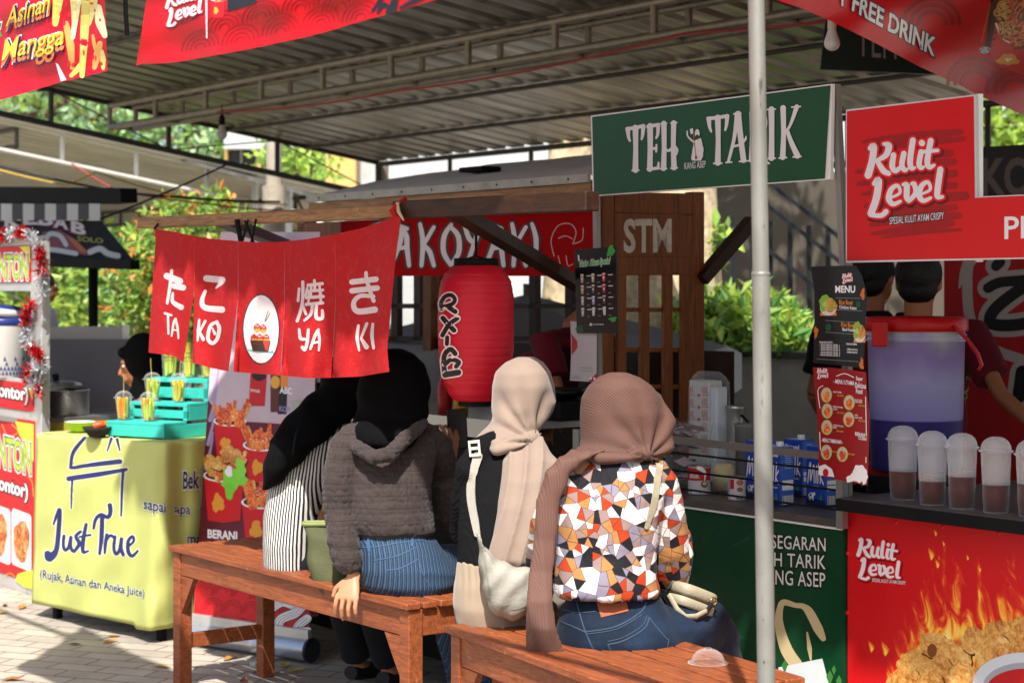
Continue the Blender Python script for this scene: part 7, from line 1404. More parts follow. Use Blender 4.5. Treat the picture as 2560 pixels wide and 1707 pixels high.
        mx = nn(t, "MixRGB", blend_type='MULTIPLY'); mx.inputs[0].default_value = .7; t.links.new(out, mx.inputs[1]); t.links.new(ramp(t, puff, [(.1, '4a4a4a'), (.4, 'ffffff')]), mx.inputs[2]); out = mx.outputs[0]
    elif kind == 'knit':
        s_ = mth(t, 'SINE', mth(t, 'MULTIPLY', mth(t, 'ADD', X, mth(t, 'MULTIPLY', Y, .3)), 6.283 / .005)); bump = s_; bs, bd = .4, .002
    elif kind == 'tri':
        cb = nn(t, "CombineXYZ"); t.links.new(mth(t, 'ADD', X, mth(t, 'MULTIPLY', Y, .0)), cb.inputs[0]); t.links.new(Z, cb.inputs[1])
        vo = nn(t, "TexVoronoi", voronoi_dimensions='2D'); vo.inputs["Scale"].default_value = 20; vo.inputs["Randomness"].default_value = .65; t.links.new(cb.outputs[0], vo.inputs["Vector"])
        sb_ = nn(t, "VectorMath", operation='SUBTRACT'); t.links.new(cb.outputs[0], sb_.inputs[0]); t.links.new(vo.outputs["Position"], sb_.inputs[1]); s2 = nn(t, "SeparateXYZ"); t.links.new(sb_.outputs[0], s2.inputs[0])
        c3 = nn(t, "SeparateXYZ"); t.links.new(vo.outputs["Color"], c3.inputs[0]); ns = mth(t, 'ADD', 5.0, mth(t, 'FLOOR', mth(t, 'MULTIPLY', c3.outputs[1], 2.99)))
        an = mth(t, 'ADD', mth(t, 'MULTIPLY', mth(t, 'ADD', mth(t, 'DIVIDE', mth(t, 'ARCTAN2', s2.outputs[1], s2.outputs[0]), 6.28318), .5), ns), mth(t, 'MULTIPLY', c3.outputs[0], 3.0)); sec = mth(t, 'FLOOR', mth(t, 'MODULO', an, ns)); fr = mth(t, 'FRACT', an)
        c4 = nn(t, "CombineXYZ"); t.links.new(mth(t, 'MULTIPLY', c3.outputs[0], 57.), c4.inputs[0]); t.links.new(mth(t, 'MULTIPLY', c3.outputs[2], 31.), c4.inputs[1]); t.links.new(mth(t, 'MULTIPLY_ADD', sec, 3.37, .5), c4.inputs[2]); wn = nn(t, "TexWhiteNoise"); t.links.new(c4.outputs[0], wn.inputs[0])
        out = ramp(t, wn.outputs["Value"], [(0, 'd2cfcd'), (.26, '17171c'), (.43, 'a03616'), (.55, '9e7042'), (.70, '7a7484'), (.87, '86706a')], 'CONSTANT')
        v2 = nn(t, "TexVoronoi", voronoi_dimensions='2D', feature='DISTANCE_TO_EDGE'); v2.inputs["Scale"].default_value = 20; v2.inputs["Randomness"].default_value = .65; t.links.new(cb.outputs[0], v2.inputs["Vector"]); le = nn(t, "VectorMath", operation='LENGTH'); t.links.new(sb_.outputs[0], le.inputs[0])
        ed = mth(t, 'MINIMUM', mth(t, 'MULTIPLY', v2.outputs["Distance"], .065), mth(t, 'MULTIPLY', mth(t, 'MINIMUM', fr, mth(t, 'SUBTRACT', 1., fr)), le.outputs["Value"])); mx = nn(t, "MixRGB", blend_type='MULTIPLY'); t.links.new(mth(t, 'LESS_THAN', ed, .0008), mx.inputs[0]); t.links.new(out, mx.inputs[1]); mx.inputs[2].default_value = (.35, .3, .3, 1); out = mx.outputs[0]
    t.links.new(out, b.inputs["Base Color"]); b.inputs["Roughness"].default_value = rough; b.inputs["Specular IOR Level"].default_value = spec; b.inputs["Sheen Weight"].default_value = sheen
    if bump is None: bump = _noise(t, P, 45); bs = .15
    bp = nn(t, "Bump"); bp.inputs["Strength"].default_value = bs; bp.inputs["Distance"].default_value = bd; t.links.new(bump, bp.inputs["Height"]); t.links.new(bp.outputs[0], b.inputs["Normal"])
    MATS[name] = m; return m
def _noise(t, src, s):
    n = nn(t, "TexNoise"); n.inputs["Scale"].default_value = s; n.inputs["Detail"].default_value = 4; t.links.new(src, n.inputs["Vector"]); return n.outputs["Fac"]
def secs(tab, d, ky=1.):
    """(px, py, half width px, half depth m[, extra distance]) rows -> loft sections at distance d"""
    o = []
    for r in tab: dd = d + (r[4] if len(r) > 4 else 0); o.append((atD(r[0], r[1], dd), r[2] * dd / FPX, r[3]))
    return o
XW, YW = Vector((1, 0, 0)), Vector((0, 1, 0))
def folds(axis_fn, amp, seed=0, base=.0):
    def f(p, n):
        q = axis_fn(p); return amp * (abs(noise.noise(Vector((q[0], q[1], seed)))) * 2 - .55) + base * nz(p, 60, seed)
    return f

# ---------- woman 4: mauve pleated hijab, triangle print blouse
F4, R4 = frame_of(22); p4 = atD(1545, 1640, 4.72); w4 = thing("person", "seated woman in a mauve pleated hijab and colourful triangle print blouse, right", "person", Vector((p4.x, p4.y, .5)), "women seated on the benches")
J4 = dict(head=atD(1562, 1035, 4.84), neck=atD(1545, 1135, 4.8), chest=atD(1530, 1270, 4.76), pelvis=atD(1535, 1545, 4.72), shL=atD(1425, 1195, 4.72), shR=atD(1640, 1195, 4.8), elL=atD(1352, 1400, 4.86), elR=atD(1682, 1440, 4.86), wrL=atD(1440, 1390, 5.05), wrR=atD(1694, 1318, 4.98), hipL=atD(1480, 1575, 4.76), hipR=atD(1610, 1590, 4.72), knL=atD(1610, 1530, 5.1), knR=atD(1765, 1550, 4.96), anL=Vector((.42, 5.2, .07)), anR=Vector((.56, 5.08, .07)))
body4 = person_body(w4, J4, F4, voxel=.006, hands={'R': ((-.12, .1, 1), (.9, -.4, .05), .75)}, head_tilt=Vector((.45, .9, -.25)))
TRI = Mcloth("triangle_print", 'ffffff', 'tri', .8, sheen=.03, yaw=0)
mb = MB(); mb.loft(secs([(1530, 1478, 112, .105), (1522, 1490, 126, .115), (1517, 1476, 134, .122), (1514, 1440, 128, .118), (1513, 1380, 126, .112, .02), (1518, 1300, 132, .11, .03), (1527, 1235, 140, .105, .04), (1534, 1195, 130, .09, .05), (1540, 1165, 100, .075, .06), (1542, 1142, 62, .06, .07), (1542, 1128, 52, .055, .07)], 4.7), TRI, XW, YW, 40)
A4 = [atD(1618, 1180, 4.78), atD(1648, 1215, 4.78), atD(1662, 1290, 4.8), atD(1668, 1370, 4.82), atD(1674, 1430, 4.85), atD(1670, 1462, 4.87)]
mb.chain(A4, [.05, .055, .056, .055, .052, .036], TRI, 18); mb.chain([atD(1672, 1445, 4.86), atD(1690, 1400, 4.92), atD(1697, 1345, 4.97), atD(1696, 1325, 4.98)], [.05, .044, .034, .026], TRI, 16)
mb.chain([atD(1440, 1178, 4.72), atD(1405, 1220, 4.72), atD(1370, 1310, 4.78), atD(1355, 1400, 4.86), atD(1400, 1395, 4.97), atD(1432, 1390, 5.03)], [.045, .05, .046, .045, .04, .028], TRI, 16)
def d4(p, n):
    hem = max(0, min(1, (p.z - .62) / .1)); x = p.x * 26; f = .0045 * math.sin(x * 2.1 + 2 * nz(p, 5)) * (1 if n.y < .3 else .4); return f * (.5 + .5 * nz(p, 4, 1)) + .003 * nz(p, 22, 2) + .0016 * nz(p, 70, 3) - .006 * math.exp(-((p.z - .66) / .012) ** 2) * 0
blouse4 = remesh(mb, "blouse", .0055, 5, w4, d4)
RIB = Mcloth("mauve_rib", '64483f', 'rib', .7, var=.06, yaw=-10); RIBV = Mcloth("mauve_rib_tail", '64483f', 'ribv', .7, var=.06, yaw=-10)
mb = MB(); mb.loft(secs([(1532, 1158, 66, .07, -.01), (1532, 1142, 88, .088), (1545, 1125, 98, .1, .01), (1555, 1100, 104, .108, .03), (1558, 1065, 108, .112, .04), (1558, 1030, 108, .115, .04), (1554, 995, 101, .11, .04), (1550, 965, 80, .095, .03), (1547, 943, 52, .07, .02), (1545, 931, 22, .035, .02)], 4.8), RIB, XW, YW, 40, e=2.1)
mb.chain([atD(1625, 990, 4.84), atD(1652, 1060, 4.83), atD(1645, 1115, 4.8), atD(1612, 1150, 4.76)], [.03, .042, .04, .02], RIB, 14)
mb.chain([atD(1446, 1128, 4.78), atD(1500, 1143, 4.69), atD(1570, 1142, 4.69), atD(1625, 1135, 4.74)], [.016, .018, .018, .015], RIB, 12)
def gather(p, knot, k, amp, r0, r1, ph=0.):
    a = math.atan2(p.x - knot.x, p.z - knot.z); r = math.hypot(p.x - knot.x, p.z - knot.z); m = max(0, min(1, (r1 - r) / (r1 - r0))) * min(1, r / .02); s = math.sin(a * k + ph + 2.2 * nz(p, 5)); return amp * m * (s - .35 * abs(s))
k4 = atD(1618, 1140, 4.75)
def dh4(p, n): return gather(p, k4, 11, .0055, .05, .2) * (1 if n.y < .4 else 0) + .0015 * nz(p, 14)
hij4 = remesh(mb, "hijab", .0055, 5, w4, dh4)
mb = MB(); TL_ = [(1470, 1126, 46, .02, -.06), (1432, 1146, 36, .018, -.09), (1394, 1182, 32, .016, -.1), (1372, 1250, 28, .014, -.11), (1360, 1350, 28, .013, -.12), (1354, 1430, 30, .013, -.14), (1350, 1500, 33, .013, -.2), (1352, 1570, 40, .012, -.21), (1362, 1630, 48, .01, -.19), (1370, 1647, 52, .006, -.18)]
mb.loft(secs(TL_, 4.76), RIBV, XW, YW, 24); mb.chain([atD(1385, 1640, 4.58), atD(1420, 1638, 4.6), atD(1452, 1636, 4.62)], [.016, .012, .006], RIBV, 10, flat=.5)
tail4 = remesh(mb, "hijab_tail", .005, 4, w4, lambda p, n: .004 * (1 - abs(math.sin(p.x * 85 + p.z * 9 + 2 * nz(p, 3)))) + .0015 * nz(p, 14))
DEN = Mcloth("dark_denim", '111e2f', 'denim', .8, yaw=-10)
mb = MB(); mb.loft(secs([(1535, 1470, 108, .1), (1535, 1500, 122, .11), (1538, 1540, 142, .13), (1545, 1590, 158, .145), (1550, 1625, 160, .14), (1552, 1648, 135, .115), (1552, 1656, 105, .09)], 4.72), DEN, XW, YW, 40, e=2.3)
mb.chain([atD(1630, 1600, 4.72), atD(1700, 1590, 4.8), atD(1765, 1560, 4.94), atD(1790, 1600, 5.0), atD(1805, 1660, 5.04), Vector((.575, 5.09, .09))], [.085, .085, .072, .066, .06, .05], DEN, 18)
mb.chain([atD(1500, 1580, 4.8), atD(1560, 1550, 4.98), atD(1612, 1535, 5.1), atD(1640, 1620, 5.16), Vector((.425, 5.2, .09))], [.085, .08, .07, .06, .05], DEN, 18)
jean4 = remesh(mb, "jeans", .006, 6, w4, lambda p, n: .0035 * nz(p, 11) + .0022 * math.sin(p.x * 60 + p.z * 70 + 4 * nz(p, 5)) * max(0, min(1, (p.x - .3) * 5)) + .001 * nz(p, 60))
fj = onmesh(jean4); mb = MB(); STI = M("stitch_blue", '34465a', .8); 
mb.poly(fj, [(1490, 1499), (1562, 1489), (1571, 1527), (1503, 1543)], M("leather_patch", '8a4522', .6, var=.15, bump=.2), lift=.006, sub=10); mb.build("leather_patch", w4)
mb = MB()
for pts, w_ in (([(1520, 1610), (1560, 1600), (1610, 1570), (1622, 1543)], 3), ([(1521, 1602), (1558, 1592), (1604, 1564), (1617, 1538)], 2), ([(1520, 1610), (1535, 1640), (1548, 1652)], 2.5), ([(1622, 1543), (1660, 1590), (1671, 1598)], 2.5), ([(1671, 1598), (1664, 1640)], 2.5), ([(1441, 1500), (1452, 1540), (1465, 1580), (1490, 1636)], 3), ([(1467, 1578), (1540, 1565), (1600, 1530), (1615, 1505)], 3), ([(1467, 1584), (1542, 1571), (1604, 1536)], 2), ([(1402, 1552), (1440, 1568), (1466, 1580)], 3), ([(1400, 1520), (1440, 1530), (1490, 1528)], 2)): mb.stroke(fj, pts, w_, STI, lift=.004, n=8)
mb.build("seams", w4)
CRE = M("cream_leather", '98907a', .5, var=.08, scale=30, bump=.2, bscale=120)
fb4 = onmesh([blouse4, jean4]); bag4 = thing("handbag", "small cream leather shoulder bag resting on the thigh of the woman in triangle print", "handbag", atD(1735, 1540, 4.8), "bags of the seated women")
bc = atD(1732, 1492, 4.82); ex_ = Vector((.78, .5, -.37)).normalized(); ey_ = Vector((-.4, .6, .0)).normalized(); ez_ = ex_.cross(ey_).normalized()
mb = MB(); 
for z0, z1, sc in ((-.034, -.006, 1), (-.004, .026, .97)): mb.loft([(bc + ez_ * z0, .058 * sc, .036 * sc), (bc + ez_ * (z0 + .004), .064 * sc, .042 * sc), (bc + ez_ * (z1 - .004), .064 * sc, .042 * sc), (bc + ez_ * z1, .058 * sc, .036 * sc)], CRE, ex_, ey_, 28, e=3.2)
mb.build("pouch", bag4); mb = MB(); mb.loft([(bc - ez_ * .0058, .0655, .0435), (bc - ez_ * .0042, .0655, .0435)], M("brass_zip", '7a6a48', .4, metal=.7), ex_, ey_, 28, e=3.2); mb.build("zip", bag4)
mb = MB(); q0 = [fb4(x, y, .007) for x, y in ((1650, 1163), (1645, 1185), (1640, 1215), (1634, 1250), (1625, 1285), (1614, 1318))]
mb2 = MB(); mb2.stroke(fb4, [(1648, 1163), (1641, 1200), (1633, 1255), (1613, 1318)], [17, 16, 15, 9], CRE, lift=.012, n=10); mb2.build("strap", bag4, thick=.002)
mb = MB(); mb.chain([atD(1670, 1488, 4.76), atD(1690, 1525, 4.74), atD(1712, 1546, 4.74), atD(1740, 1545, 4.74), atD(1765, 1532, 4.77), atD(1778, 1510, 4.8)], [.006] * 6, M("black_edge", '1d1b1a', .5), 8, flat=1.4); mb.chain([atD(1672, 1486, 4.755), atD(1692, 1522, 4.735), atD(1713, 1541, 4.735), atD(1740, 1540, 4.735), atD(1764, 1528, 4.765)], [.0055] * 5, CRE, 8, flat=1.6); mb.build("strap", bag4)
mb = MB(); mb.lathe([(.008, -.002), (.011, 0), (.008, .002), (.006, 0), (.008, -.002)], atD(1784, 1502, 4.8), M("brass_ring", '9a8450', .3, metal=.9), 16, axis=(.3, -1, .2)); mb.build("ring", bag4)

# ---------- woman 3: beige hijab, black sweater, beige trousers
F3, R3 = frame_of(28); p3 = atD(1240, 1592, 5.0); w3 = thing("person", "seated woman in a plain beige hijab, black sweater and pale pleated trousers", "person", Vector((p3.x, p3.y, .5)), "women seated on the benches")
J3 = dict(head=atD(1312, 990, 5.2), neck=atD(1285, 1090, 5.14), chest=atD(1255, 1210, 5.08), pelvis=atD(1240, 1480, 5.02), shL=atD(1182, 1160, 5.04), shR=atD(1345, 1165, 5.16), elL=atD(1150, 1330, 5.14), elR=atD(1380, 1330, 5.26), wrL=atD(1200, 1330, 5.36), wrR=atD(1340, 1300, 5.46), hipL=atD(1195, 1510, 5.04), hipR=atD(1290, 1520, 5.04), knL=atD(1290, 1480, 5.4), knR=atD(1380, 1490, 5.34), anL=Vector((.02, 5.55, .07)), anR=Vector((.13, 5.45, .07)))
person_body(w3, J3, F3, head_tilt=Vector((.5, .87, -.1)))
KNIT = Mcloth("black_knit", '131314', 'knit', .95, sheen=.0, spec=.1, yaw=-20)
mb = MB(); mb.loft(secs([(1243, 1425, 96, .1), (1243, 1400, 100, .108), (1245, 1330, 100, .105, .01), (1250, 1250, 100, .1, .03), (1258, 1190, 97, .09, .05), (1267, 1150, 80, .078, .06), (1277, 1120, 55, .062, .08), (1284, 1095, 44, .055, .09)], 5.02), KNIT, XW, YW, 36)
mb.chain([atD(1205, 1135, 5.06), atD(1178, 1170, 5.05), atD(1163, 1250, 5.09), atD(1158, 1325, 5.15), atD(1180, 1335, 5.27), atD(1198, 1331, 5.35)], [.042, .046, .042, .042, .036, .028], KNIT, 16); mb.chain([atD(1250, 1105, 5.08), atD(1195, 1135, 5.06)], [.04, .044], KNIT, 14)
mb.chain([atD(1335, 1150, 5.13), atD(1358, 1190, 5.16), atD(1372, 1270, 5.22), atD(1376, 1330, 5.27), atD(1355, 1312, 5.4)], [.042, .045, .042, .04, .03], KNIT, 16)
sw3 = remesh(mb, "sweater", .006, 6, w3, lambda p, n: .003 * nz(p, 14) + .0014 * nz(p, 40))
BEI = Mcloth("beige_cloth", '8c7a6d', None, .8, var=.04, sheen=.25)
mb = MB(); mb.loft(secs([(1250, 1118, 50, .06, -.03), (1250, 1108, 64, .078, -.02), (1262, 1092, 68, .088, 0), (1285, 1068, 64, .088, .02), (1300, 1040, 71, .098, .04), (1308, 1005, 79, .106, .05), (1309, 965, 80, .11, .05), (1308, 930, 70, .1, .05), (1311, 905, 48, .075, .05), (1314, 892, 22, .04, .05)], 5.12), BEI, XW, YW, 40)
mb.chain([atD(1205, 1100, 5.1), atD(1245, 1118, 5.01), atD(1300, 1108, 5.02), atD(1345, 1092, 5.1)], [.014, .02, .02, .014], BEI, 12)
def dh3(p, n):
    low = max(0, min(1, (1.16 - p.z) / .12)); v = p.z * 1.0 - p.x * .75; w_ = p.x - .02
    return gather(p, atD(1335, 1096, 5.08), 13, .007, .05, .21, 1.) * (1 if n.y < .4 else 0) + .003 * low * math.sin(v * 60 + 3 * nz(p, 5)) + .0012 * nz(p, 18)
hij3 = remesh(mb, "hijab", .0055, 4, w3, dh3)
mb = MB(); mb.loft(secs([(1335, 1092, 20, .02, -.04), (1322, 1112, 48, .04, -.07), (1322, 1150, 68, .05, -.11), (1320, 1200, 70, .05, -.14), (1312, 1270, 72, .045, -.17), (1300, 1350, 72, .04, -.19), (1290, 1400, 70, .035, -.2), (1285, 1428, 60, .015, -.2)], 5.12), BEI, XW, YW, 36)
tail3 = remesh(mb, "hijab_tail", .005, 3, w3, lambda p, n: .010 * (1 - abs(math.sin((p.x + (1.0 - p.z) * .18) * 78 + 2.2 * nz(p, 3)))) ** 1.6 - .003 + .0015 * nz(p, 25))
PLE = Mcloth("pale_pleats", '94836f', None, .75, var=.05, sheen=.2)
mb = MB(); mb.loft(secs([(1243, 1395, 97, .1), (1243, 1425, 102, .112), (1240, 1460, 106, .125), (1240, 1510, 108, .135), (1243, 1555, 102, .13), (1247, 1582, 84, .11), (1248, 1592, 60, .08)], 5.02), PLE, XW, YW, 40, e=2.2)
mb.chain([atD(1290, 1520, 5.06), atD(1340, 1500, 5.2), atD(1382, 1495, 5.34), Vector((.13, 5.46, .1))], [.08, .078, .07, .07], PLE, 16); mb.chain([atD(1200, 1515, 5.06), atD(1250, 1490, 5.24), atD(1292, 1485, 5.4), Vector((.02, 5.56, .1))], [.08, .078, .07, .07], PLE, 16)
remesh(mb, "trousers", .0055, 4, w3, lambda p, n: (.0016 * math.sin(p.x * 330 + 2 * nz(p, 5)) * max(0, min(1, (p.z - .53) * 9)) * max(0, min(1, (.69 - p.z) * 20)) + .0012 * math.sin(p.z * 620) * max(0, min(1, (p.z - .655) * 30)) * max(0, min(1, (.73 - p.z) * 30))) + .002 * nz(p, 20))
f3 = onmesh([sw3, hij3]); CAN = M("cream_canvas", '98958a', .7, var=.05, scale=14, bump=.25, bscale=60)
bag3 = thing("sling_bag", "cream crescent sling bag on the back of the woman in the beige hijab", "bag", atD(1270, 1552, 4.9), "bags of the seated women")
O3 = [(1193, 1322), (1204, 1352), (1222, 1378), (1250, 1400), (1290, 1416), (1338, 1422), (1346, 1455), (1342, 1500), (1318, 1535), (1280, 1552), (1245, 1542), (1220, 1512), (1206, 1465), (1197, 1400)]
mb = MB(); cx_ = sum(p[0] for p in O3) / 14 - 8; cy_ = sum(p[1] for p in O3) / 14 + 10; rings = []
for side, dz in ((1, 1), (-1, -1)):
    for k, (q, th) in enumerate(((1, 0), (.97, .022), (.85, .042), (.6, .056), (.3, .062), (.02, .064))):
        if side == -1 and k == 0: continue
        rings.append([atD(cx_ + (x - cx_) * q, cy_ + (y - cy_) * q, 4.845 - side * th * (1 if side == 1 else .6)) for x, y in O3])
order = rings[:6][::-1] + rings[6:]; vs = [v for r in order for v in r]; n_ = 14
mb.add(vs, [(i * n_ + k, i * n_ + (k + 1) % n_, (i + 1) * n_ + (k + 1) % n_, (i + 1) * n_ + k) for i in range(len(order) - 1) for k in range(n_)] + [tuple(range(n_)), tuple(range((len(order) - 1) * n_, len(order) * n_))], CAN, True)
bg3 = remesh(mb, "pouch", .005, 5, bag3, lambda p, n: .003 * nz(p, 16) + .0025 * math.sin(p.x * 90 - p.z * 60 + 3 * nz(p, 6)))
fb3 = onmesh(bg3); mb = MB(); mb.stroke(fb3, [(1214, 1492), (1250, 1518), (1300, 1518), (1342, 1490)], 3, M("canvas_seam", '8f8c7c', .8), lift=.004, n=8); mb.stroke(fb3, [(1200, 1345), (1215, 1420), (1226, 1500)], 2, MATS["canvas_seam"], lift=.004); mb.build("seams", bag3)
mb = MB(); mb.stroke(f3, [(1195, 1140), (1184, 1180), (1181, 1240), (1188, 1290), (1196, 1335)], [21, 19, 19, 18, 14], CAN, lift=.016, n=10); mb.build("strap", bag3, thick=.003)
mb = MB(); o = f3(1191, 1124, .012); bxx, bzz = Vector((1, 0, .1)).normalized(), Vector((-.1, 0, 1)).normalized()
for a0, a1, b0, b1 in ((-.016, .016, .014, .022), (-.016, .016, -.022, -.014), (-.016, -.010, -.0138, .0138), (.010, .016, -.0138, .0138), (-.0098, .0098, -.004, .004)): mb.boxa(o + bxx * a0 + bzz * b0 - YW * .01, bxx * (a1 - a0), YW * .006, bzz * (b1 - b0), M("buckle_cream", 'c9c6b6', .35))
mb.build("buckle", bag3, bevel=.001)

# ---------- woman 2: black hijab, dark smocked hooded blouse, striped jeans
F2, R2 = frame_of(20); p2 = atD(1000, 1492, 5.5); w2 = thing("person", "seated woman in dark crinkled hooded blouse and striped blue jeans gripping the bench", "person", Vector((p2.x, p2.y, .5)), "women seated on the benches")
J2 = dict(head=atD(985, 955, 5.66), neck=atD(975, 1050, 5.6), chest=atD(980, 1170, 5.54), pelvis=atD(1010, 1400, 5.52), shL=atD(868, 1110, 5.5), shR=atD(1090, 1110, 5.6), elL=atD(850, 1275, 5.48), elR=atD(1125, 1260, 5.72), wrL=atD(884, 1440, 5.42), wrR=atD(1128, 1150, 5.86), hipL=atD(960, 1430, 5.5), hipR=atD(1070, 1430, 5.54), knL=atD(1100, 1400, 5.86), knR=atD(1180, 1410, 5.8), anL=Vector((-.15, 6.0, .07)), anR=Vector((-.03, 5.9, .07)))
body2 = person_body(w2, J2, F2, voxel=.0032, hands={'L': ((-.25, -.5, -.85), (-.3, -.8, .45), .5), 'R': ((-.1, .1, 1), (.6, -.8, 0), .6)})
BLKH = Mcloth("black_hijab", '0a0a0b', None, .9, sheen=0, spec=.08); SMO = Mcloth("smocked_blouse", '3b3230', 'smock', .85, yaw=-18, sheen=.1)
mb = MB(); mb.loft(secs([(985, 1340, 90, .095), (984, 1328, 104, .115), (978, 1300, 108, .12), (970, 1240, 108, .115, .01), (968, 1180, 114, .11, .02), (970, 1130, 122, .105, .04), (972, 1095, 110, .092, .05), (975, 1070, 78, .075, .07), (978, 1045, 50, .06, .09)], 5.5), SMO, XW, YW, 40)
mb.chain([atD(900, 1090, 5.52), atD(865, 1120, 5.48), atD(848, 1190, 5.46), atD(850, 1275, 5.46), atD(856, 1350, 5.43), atD(870, 1402, 5.42), atD(879, 1428, 5.42)], [.048, .052, .05, .05, .048, .045, .028], SMO, 18)
mb.chain([atD(1060, 1090, 5.58), atD(1092, 1120, 5.6), atD(1110, 1190, 5.66), atD(1120, 1265, 5.72), atD(1128, 1215, 5.8), atD(1130, 1170, 5.84)], [.048, .052, .05, .05, .044, .032], SMO, 18)
mb.chain([atD(1110, 1200, 5.62), atD(1122, 1290, 5.66), atD(1118, 1330, 5.66)], [.05, .05, .03], SMO, 16)
mb.chain([atD(1010, 1075, 5.58), atD(1085, 1100, 5.59)], [.045, .05], SMO, 14); mb.chain([atD(940, 1075, 5.54), atD(875, 1105, 5.5)], [.045, .05], SMO, 14)
# hood lying open behind the neck
HD = [atD(870, 1088, 5.5), atD(895, 1120, 5.42), atD(935, 1143, 5.38), atD(975, 1136, 5.37), atD(1005, 1105, 5.4), atD(1040, 1075, 5.46), atD(1065, 1055, 5.54)]
mb.chain(HD, [.015, .02, .023, .026, .023, .02, .015], SMO, 14)
remesh(mb, "blouse", .0042, 5, w2, lambda p, n: -.0018 * math.exp(-((((p.z + .01 * nz(p, 7)) / .036) % 1 - .5) / .12) ** 2) + .0036 * nz((p.x * 105 + p.z * 40, p.y * 105, p.z * 28 + 3.7 * math.floor((p.z + .01 * nz(p, 7)) / .036 + .5)), 1) + .003 * nz(p, 20) + .005 * nz(p, 9, 2))
mb = MB(); mb.loft(secs([(955, 1128, 60, .05, -.06), (960, 1105, 84, .075, -.05), (968, 1075, 92, .09, -.02), (978, 1040, 90, .1, .04), (984, 1000, 92, .112, .08), (986, 950, 90, .115, .1), (986, 910, 76, .1, .1), (986, 885, 50, .075, .1), (986, 872, 20, .04, .1)], 5.54), BLKH, XW, YW, 36)
remesh(mb, "hijab", .006, 5, w2, lambda p, n: .004 * math.sin((p.z + p.x * .5) * 60 + 3 * nz(p, 5)) * max(0, min(1, (1.16 - p.z) / .1)) + .002 * nz(p, 14))
DST = Mcloth("striped_denim", '2f4056', 'denimstripe', .8, yaw=-8)
mb = MB(); mb.loft(secs([(985, 1318, 92, .095), (985, 1345, 98, .105), (998, 1375, 110, .125), (1012, 1415, 122, .138), (1024, 1455, 122, .135), (1030, 1480, 104, .115), (1030, 1490, 80, .09)], 5.5), DST, XW, YW, 40, e=2.2)
mb.chain([atD(1070, 1430, 5.56), atD(1130, 1420, 5.68), atD(1182, 1415, 5.8), Vector((-.03, 5.91, .09))], [.08, .078, .07, .055], DST, 16); mb.chain([atD(970, 1440, 5.58), atD(1040, 1415, 5.72), atD(1102, 1405, 5.86), Vector((-.15, 6.01, .09))], [.08, .078, .07, .055], DST, 16)
jn2 = remesh(mb, "jeans", .006, 5, w2, lambda p, n: .007 * (1 - abs(math.sin((p.x * .75 + p.z * .8) * 34 + 3 * nz(p, 5)))) ** 2 * max(0, min(1, (p.x + .3) * 6)) + .003 * nz(p, 12) - .004 * math.exp(-((p.z - .66) / .008) ** 2))
fj2 = onmesh(jn2); mb = MB()
for pts, w_ in (([(893, 1368), (940, 1366), (1000, 1356), (1056, 1350)], 2.5), ([(968, 1424), (1000, 1420), (1044, 1398)], 3), ([(920, 1335), (923, 1375)], 7), ([(1030, 1330), (1030, 1362)], 7), ([(935, 1400), (990, 1390), (1040, 1368)], 2.5), ([(1046, 1395), (1060, 1440), (1078, 1466)], 2)): mb.stroke(fj2, pts, w_, M("denim_seam", '3a5474', .8), lift=.004, n=8)
mb.build("seams", w2)
ph = thing("phone", "dark smartphone held up by the woman in the crinkled blouse", "phone", atD(1144, 1110, 5.88)); o = atD(1142, 1075, 5.9); xx = Vector((.95, .3, .05)).normalized(); zz = Vector((-.05, -.1, 1)).normalized(); yy = xx.cross(zz)
mb = MB(); mb.boxa(o - xx * .032 - zz * .06, xx * .066, yy * .008, zz * .13, ink('19161c', .2)); mb.build("case", ph, bevel=.004, segs=3); mb = MB()
for a_, b_ in ((-.018, .045), (-.018, .025), (0, .035)): MB().lathe([(0, .0012), (.006, .001), (.0065, 0)], o + xx * a_ + zz * b_ - yy * .001, ink('2c2a30', .2), 12, axis=tuple(-yy)).build("lens", ph)

# ---------- woman 1: black hijab, striped shirt, leaning
F1, R1 = frame_of(30); p1_ = atD(735, 1455, 6.0); w1 = thing("person", "seated woman in long black hijab and navy and white striped shirt", "person", Vector((p1_.x, p1_.y, .5)), "women seated on the benches")
J1 = dict(head=atD(872, 950, 6.2), neck=atD(845, 1040, 6.12), chest=atD(800, 1160, 6.04), pelvis=atD(745, 1380, 5.98), shL=atD(740, 1120, 5.98), shR=atD(880, 1110, 6.1), elL=atD(720, 1270, 6.12), elR=atD(860, 1260, 6.22), wrL=atD(800, 1270, 6.3), wrR=atD(840, 1220, 6.4), hipL=atD(705, 1410, 5.98), hipR=atD(790, 1410, 6.02), knL=atD(830, 1380, 6.3), knR=atD(900, 1390, 6.26), anL=Vector((-.55, 6.5, .07)), anR=Vector((-.43, 6.4, .07)))
person_body(w1, J1, F1)
STR = Mcloth("striped_shirt", 'ffffff', 'stripe', .8, yaw=-12)
mb = MB(); mb.loft(secs([(738, 1458, 50, .075, .0), (735, 1448, 62, .095), (728, 1415, 68, .115), (724, 1360, 68, .12), (730, 1290, 72, .115, .01), (748, 1220, 76, .11, .02), (775, 1150, 80, .1, .04), (800, 1100, 76, .09, .06), (825, 1065, 52, .07, .08), (840, 1040, 36, .055, .1)], 5.98), STR, XW, YW, 40)
mb.chain([atD(745, 1120, 6.0), atD(728, 1190, 6.04), atD(722, 1270, 6.12), atD(765, 1272, 6.22), atD(796, 1270, 6.29)], [.045, .05, .048, .042, .03], STR, 16); mb.chain([atD(860, 1095, 6.08), atD(872, 1180, 6.15), atD(860, 1260, 6.22), atD(845, 1232, 6.36)], [.045, .048, .045, .032], STR, 16)
